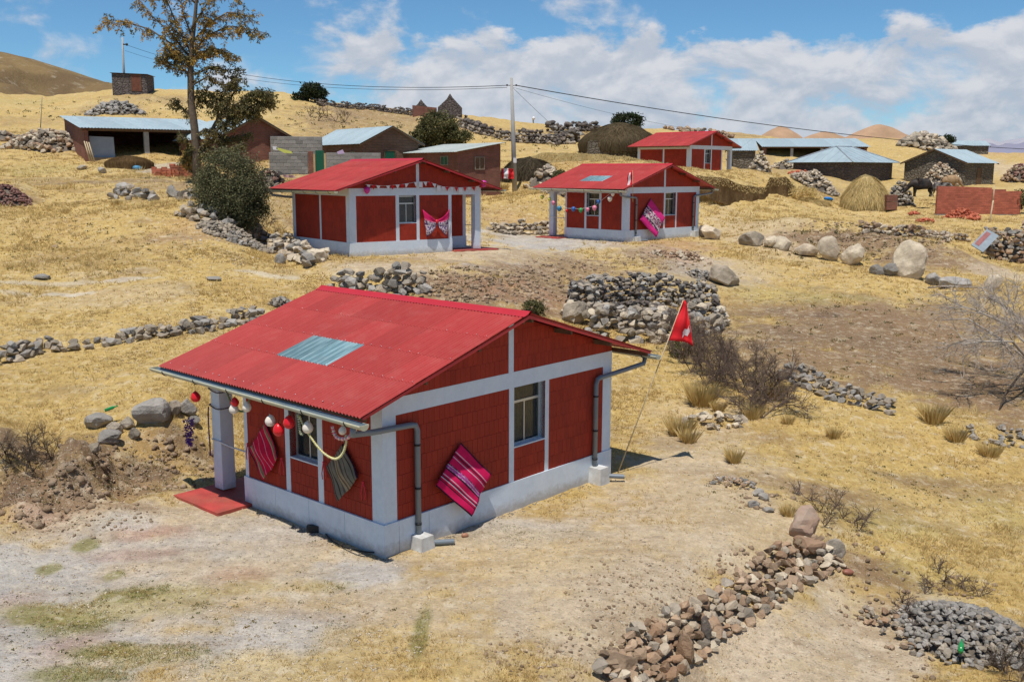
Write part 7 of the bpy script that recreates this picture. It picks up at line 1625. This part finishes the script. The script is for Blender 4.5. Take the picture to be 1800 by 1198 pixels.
# signboard lying on the rubble at right: steel sheet with a faded red panel
sb = [Vector(pY(*q)) for q in ((1707, 430, 47.5), (1728, 443, 47.2), (1756, 414, 48.2), (1735, 402, 48.5))]; sc_ = sum(sb, Vector()) / 4
sg = MB().poly3([q - sc_ for q in sb], (0, .03, -.03)).build('signboard', simple('faded_steel_sign', (.26, .30, .33), .5, .15, 3), None, 'tilted grey steel signboard with faded red panel on the rubble', 'sign', loc=sc_)
nn = (sb[1] - sb[0]).cross(sb[3] - sb[0]).normalized(); nn = -nn if nn.y > 0 else nn
def sbp(u_, v_): return sb[0].lerp(sb[1], u_).lerp(sb[3].lerp(sb[2], u_), v_) - sc_ + nn * .012
MB().add([sbp(.12, .12), sbp(.48, .12), sbp(.48, .88), sbp(.12, .88)], [(0, 1, 2, 3)]).build('red_panel', simple('faded_red_print', (.30, .12, .11), .7, .3, 14), sg)
# stacked and tumbled bricks
def brick_heap(label, u, v, w, d, h, n, Y=None):
    x, y, z = (pY(u, v, Y)) if Y else onH(u, v); root = empty('brick_pile', (x, y, z), 0, label, 'brick pile'); me = MB().box(-.12, .12, -.06, .06, -.045, .045).mesh('brick', M['orangebrick'])
    for i in range(n):
        a = rnd(0, 6.28); q = math.sqrt(random.random()); X_, Y_ = q * math.cos(a) * w / 2, q * math.sin(a) * d / 2; o = bpy.data.objects.new('brick', me); COL.objects.link(o); o.parent = root
        o.location = (X_, Y_, h * max(0, 1 - q ** 1.5) * rnd(.25, 1) + .05); o.rotation_euler = (rnd(-.7, .7), rnd(-.7, .7), rnd(0, 6.28))
M['orangebrick'] = brick_mat('orange_brick', (.46, .13, .07), .25, .1)
brick_heap('pile of orange bricks before the red brick wall', 1690, 384, 2.0, 1.0, .62, 150, 60.5); brick_heap('small pile of orange bricks right of the first at the brick wall', 1712, 386, .8, .6, .4, 40, 60)
brick_heap('few orange bricks on the grass left of the brick wall', 1607, 377, .7, .5, .12, 14); brick_heap('orange bricks on top of the small stone row', 1626, 391, 1.2, .5, .2, 30)
brick_heap('orange bricks on the stones below the long shed', 1405, 306, 1.9, .7, .3, 50, 78)
bs_ = empty('brick_stack', onH(306, 311), R(8), 'stacks of orange bricks at the foot of the tall tree', 'brick stack'); me_ = MB().box(-.12, .12, -.06, .06, -.04, .04).mesh('brick', M['orangebrick'])
n = 0
for (x0, nx, nz, y0) in ((-1.0, 4, 6, 0), (-.1, 3, 8, .2), (.65, 4, 9, .1), (1.35, 3, 7, .3)):
    for ix in range(nx):
        for iz in range(nz - (ix % 2)):
            for iy in range(2):
                if n >= 290: break
                o = bpy.data.objects.new('brick', me_); COL.objects.link(o); o.parent = bs_; o.location = (x0 + ix * .25 + rnd(-.02, .02), y0 + iy * .14 + rnd(-.03, .03), .05 + iz * .085); o.rotation_euler = (0, 0, rnd(-.2, .2)); n += 1
# haystack's reddish box and blue bags
bxp = Vector(pY(1565, 366, 64.6)); MB().box(-.34, .34, -.25, .25, -.1, .40).box(-.33, .33, -.24, .24, .43, .85).build('box', M['adobe_red'], None, 'reddish box made of two stacked parts beside the haystack', 'box', loc=bxp)
def bag(label, u, v, w, h, c): x, y, z = onH(u, v); o = MB().ball((0, 0, h * .35), .5, 12, 8, (w, w * .6, h)).build('plastic_bag', plain('bag_plastic', c, .5), None, label, 'bag', loc=(x, y, z)); o.rotation_euler = (0, .15, .4)
bag('bright blue plastic sheet on the ground left of the haystack', 1456, 352, .75, .26, (.01, .17, .50)); bag('blue plastic bag on the gravel before the open left shed', 241, 299, .5, .3, (.05, .22, .38))
bag('dark pot standing in front of the haystack', 1516, 363, .3, .3, (.05, .03, .02)); bag('broken brown clay lump at the foot of the near gable wall', 817, 944, .13, .08, (.36, .17, .10)); bag('small brown stone lump at the right edge of the retaining wall', 1490, 1010, .22, .1, (.28, .11, .07))
# green bottle on the bank, green bottle on the stone heap
def bottle(label, p_, rot): o = MB().tube([(0, 0, 0), (0, 0, .16), (0, 0, .21), (0, 0, .27)], [.035, .035, .015, .013], 10).build('bottle', plain('green_bottle', (.02, .26, .07), .15), None, label, 'bottle', loc=p_); o.rotation_euler = rot
bp_ = onH(190, 742); bottle('green plastic bottle lying on the grey bank boulders', bp_ + Vector((0, -.1, .28)), (.3, 1.2, .4)); bp_ = onH(1686, 1172); bottle('bright green bottle on the blue grey stone heap', bp_ + Vector((0, 0, .22)), (.1, 1.3, 1.2))
it_ = []
for i in range(420):
    e_ = random.random(); k_ = 1 if e_ < .55 else 0; w_ = abs(random.gauss(0, .10)) + .03; s_ = rnd(.012, .045)
    q = hp(1, rnd(-.1, HW), -.03 - w_, 0) if k_ else hp(1, -.03 - w_, rnd(-.1, 3.6), 0)
    it_.append((q.x, q.y, H(q.x, q.y) + s_ * .2, s_, rnd(-.6, .6), rnd(-.6, .6), rnd(0, 6.28)))
batch_rocks('plinth_rubble', it_, M['rock'], label='crumbs of stone and mortar along the foot of the near plinth')
# black hose and dark foot block at the near plinth
MB().tube([hp(1, -.06, 1.42, .02), hp(1, -.16, 1.1, .0), hp(1, -.2, .75, .01), hp(1, -.12, .42, .0), hp(1, -.05, .2, .02)], .012, 6).build('hose', M['dark'], None, 'thin black hose lying along the foot of the near plinth', 'hose')
MB().box(-.10, .10, -.06, .06, -.02, .09).build('drain_cap', M['dark'], None, 'small black block at the foot of the near plinth', 'block', loc=hp(1, -.07, 1.75, 0))
# clothes line and washing behind the left house
def washing(label, uvs, Y, m): P_ = [Vector(pY(u, v, Y)) for u, v in uvs]; c = P_[0]; MB().poly3([q - c for q in P_], (0, .03, 0)).build('washing', m, None, label, 'cloth', 'washing hung on the yard wall', loc=c)
washing('yellow cloth hung over the grey yard wall', [(486, 259), (512, 266), (514, 270), (500, 269), (486, 262)], 54.6, plain('yellow_cloth', (.60, .62, .14), .8)); washing('white cloth at the left end of the yellow one', [(479, 257), (487, 258), (488, 264), (480, 263)], 54.6, M['flagwhite']); washing('lilac and white cloth on the wall right of the green door', [(592, 267), (602, 263), (606, 270), (594, 271)], 54.6, plain('lilac_cloth', (.50, .38, .56), .8))
washing('pink cloth on the stones left of the left red roof', [(496, 307), (516, 308), (520, 313), (500, 312)], 52.5, plain('pink_cloth', (.62, .36, .34), .8))
stone_pile('broken adobe and rubbish left of the block wall', 472, 330, 1.5, 3.0, 1.0, .26, [M['rocktan'], M['rubble_red'], M['rock']], 120, name='rubble_pile', cat='rubble', count=60)
for i, (u, v) in enumerate([(148, 262), (152, 263), (156, 264)]): stick(['left', 'middle', 'right'][i] + ' of three pale planks leaning at the shed corner', u + 10, v + 12, u, v - 14, 60, .05, 'palewood', 'plank', 'plank')

# cattle: one skinned body each, on the grass behind the right brick wall
def skin_body(name, pts, edges, rad, m, parent, root=0, sub=1):
    me = bpy.data.meshes.new(name); me.from_pydata([Vector(p_) for p_ in pts], edges, []); o = bpy.data.objects.new(name, me); COL.objects.link(o); o.parent = parent
    md = o.modifiers.new('skin', 'SKIN'); sk = me.skin_vertices[0].data if me.skin_vertices else None
    if sk is None:
        bm = bmesh.new(); bm.from_mesh(me); bm.verts.layers.skin.verify(); bm.to_mesh(me); bm.free(); sk = me.skin_vertices[0].data
    for i, r_ in enumerate(rad): sk[i].radius = r_ if isinstance(r_, tuple) else (r_, r_); sk[i].use_root = (i == root)
    md.use_smooth_shade = True; s = o.modifiers.new('sub', 'SUBSURF'); s.levels = s.render_levels = sub; me.materials.append(m); return o
def cow(label, u, v, Y, rz, sc, m, mh, head_down=False, mleg=None):
    x, y, z = pY(u, v, Y); x, y = float(x), float(y); root = empty('cow', (x, y, z), rz, label, 'cow', 'cattle grazing behind the brick wall'); root.scale = (sc,) * 3
    hz_, hx_ = (.55, 1.15) if head_down else (1.25, 1.20)
    P_ = [(0, 0, .98), (.45, 0, .98), (.72, 0, 1.05), (.95, 0, hz_ * .5 + .6), (hx_, 0, hz_), (hx_ + .22, 0, hz_ - .16), (-.45, 0, 1.0), (-.70, 0, 1.04)]
    E_ = [(0, 1), (1, 2), (2, 3), (3, 4), (4, 5), (0, 6), (6, 7)]; Rr = [(.34, .43), (.31, .42), (.22, .32), (.15, .20), (.12, .14), (.08, .09), (.32, .40), (.20, .28)]
    def legp(x0, y0, back):
        b = len(P_); kn = (.06 if back else -.02)
        P_.extend([(x0, y0 * .8, .72), (x0 + (.08 if back else -.01), y0, .50), (x0 - kn, y0, .30), (x0, y0, .03)]); E_.extend([(6 if back else 1, b), (b, b + 1), (b + 1, b + 2), (b + 2, b + 3)]); Rr.extend([.15 if back else .12, .085, .05, .052])
    for s in (-1, 1): legp(.52, .16 * s, False); legp(-.60, .17 * s, True)
    skin_body('body', P_, E_, Rr, m, root)
    e_ = MB()
    for s in (-1, 1): e_.tube([(hx_ - .03, .09 * s, hz_ + .05), (hx_ - .06, .24 * s, hz_ + .04)], [.03, .05, ][:2], 6); 
    e_.build('ear', mh, root); h_ = MB()
    for s in (-1, 1): h_.tube([(hx_, .07 * s, hz_ + .10), (hx_ + .01, .15 * s, hz_ + .17), (hx_ + .04, .16 * s, hz_ + .26)], .022, 6, r1=.006)
    h_.build('horn', M['cream'], root); MB().tube([(-.80, 0, 1.12), (-.90, 0, .95), (-.90, 0, .60), (-.88, 0, .45)], [.03, .02, .018, .04], 6).build('tail', m, root)
    MB().ball((hx_ + .26, 0, hz_ - .18), .075, 10, 8, (1, 1.1, .9)).build('muzzle', mh, root); return root
M['cowblack'] = simple('black_hide', (.018, .014, .013), .6, .3, 5, c2=(.04, .028, .02)); M['cowgrey'] = simple('pale_grey_hide', (.32, .29, .26), .8, .3, 4, c2=(.06, .05, .05)); M['cowtan'] = simple('tan_hide', (.34, .22, .12), .8, .2, 4)
cow('black cow standing with lowered head left of the red brick wall', 1620, 347, 66, R(176), .88, M['cowblack'], M['cowblack'], True)
cow('pale grey calf half hidden by the left end of the brick wall', 1648, 347, 67.5, R(-60), .72, M['cowgrey'], M['cowgrey'])
cow('tan cow behind the top of the red brick wall', 1668, 335, 72, R(8), .78, M['cowtan'], M['cowtan'], True)
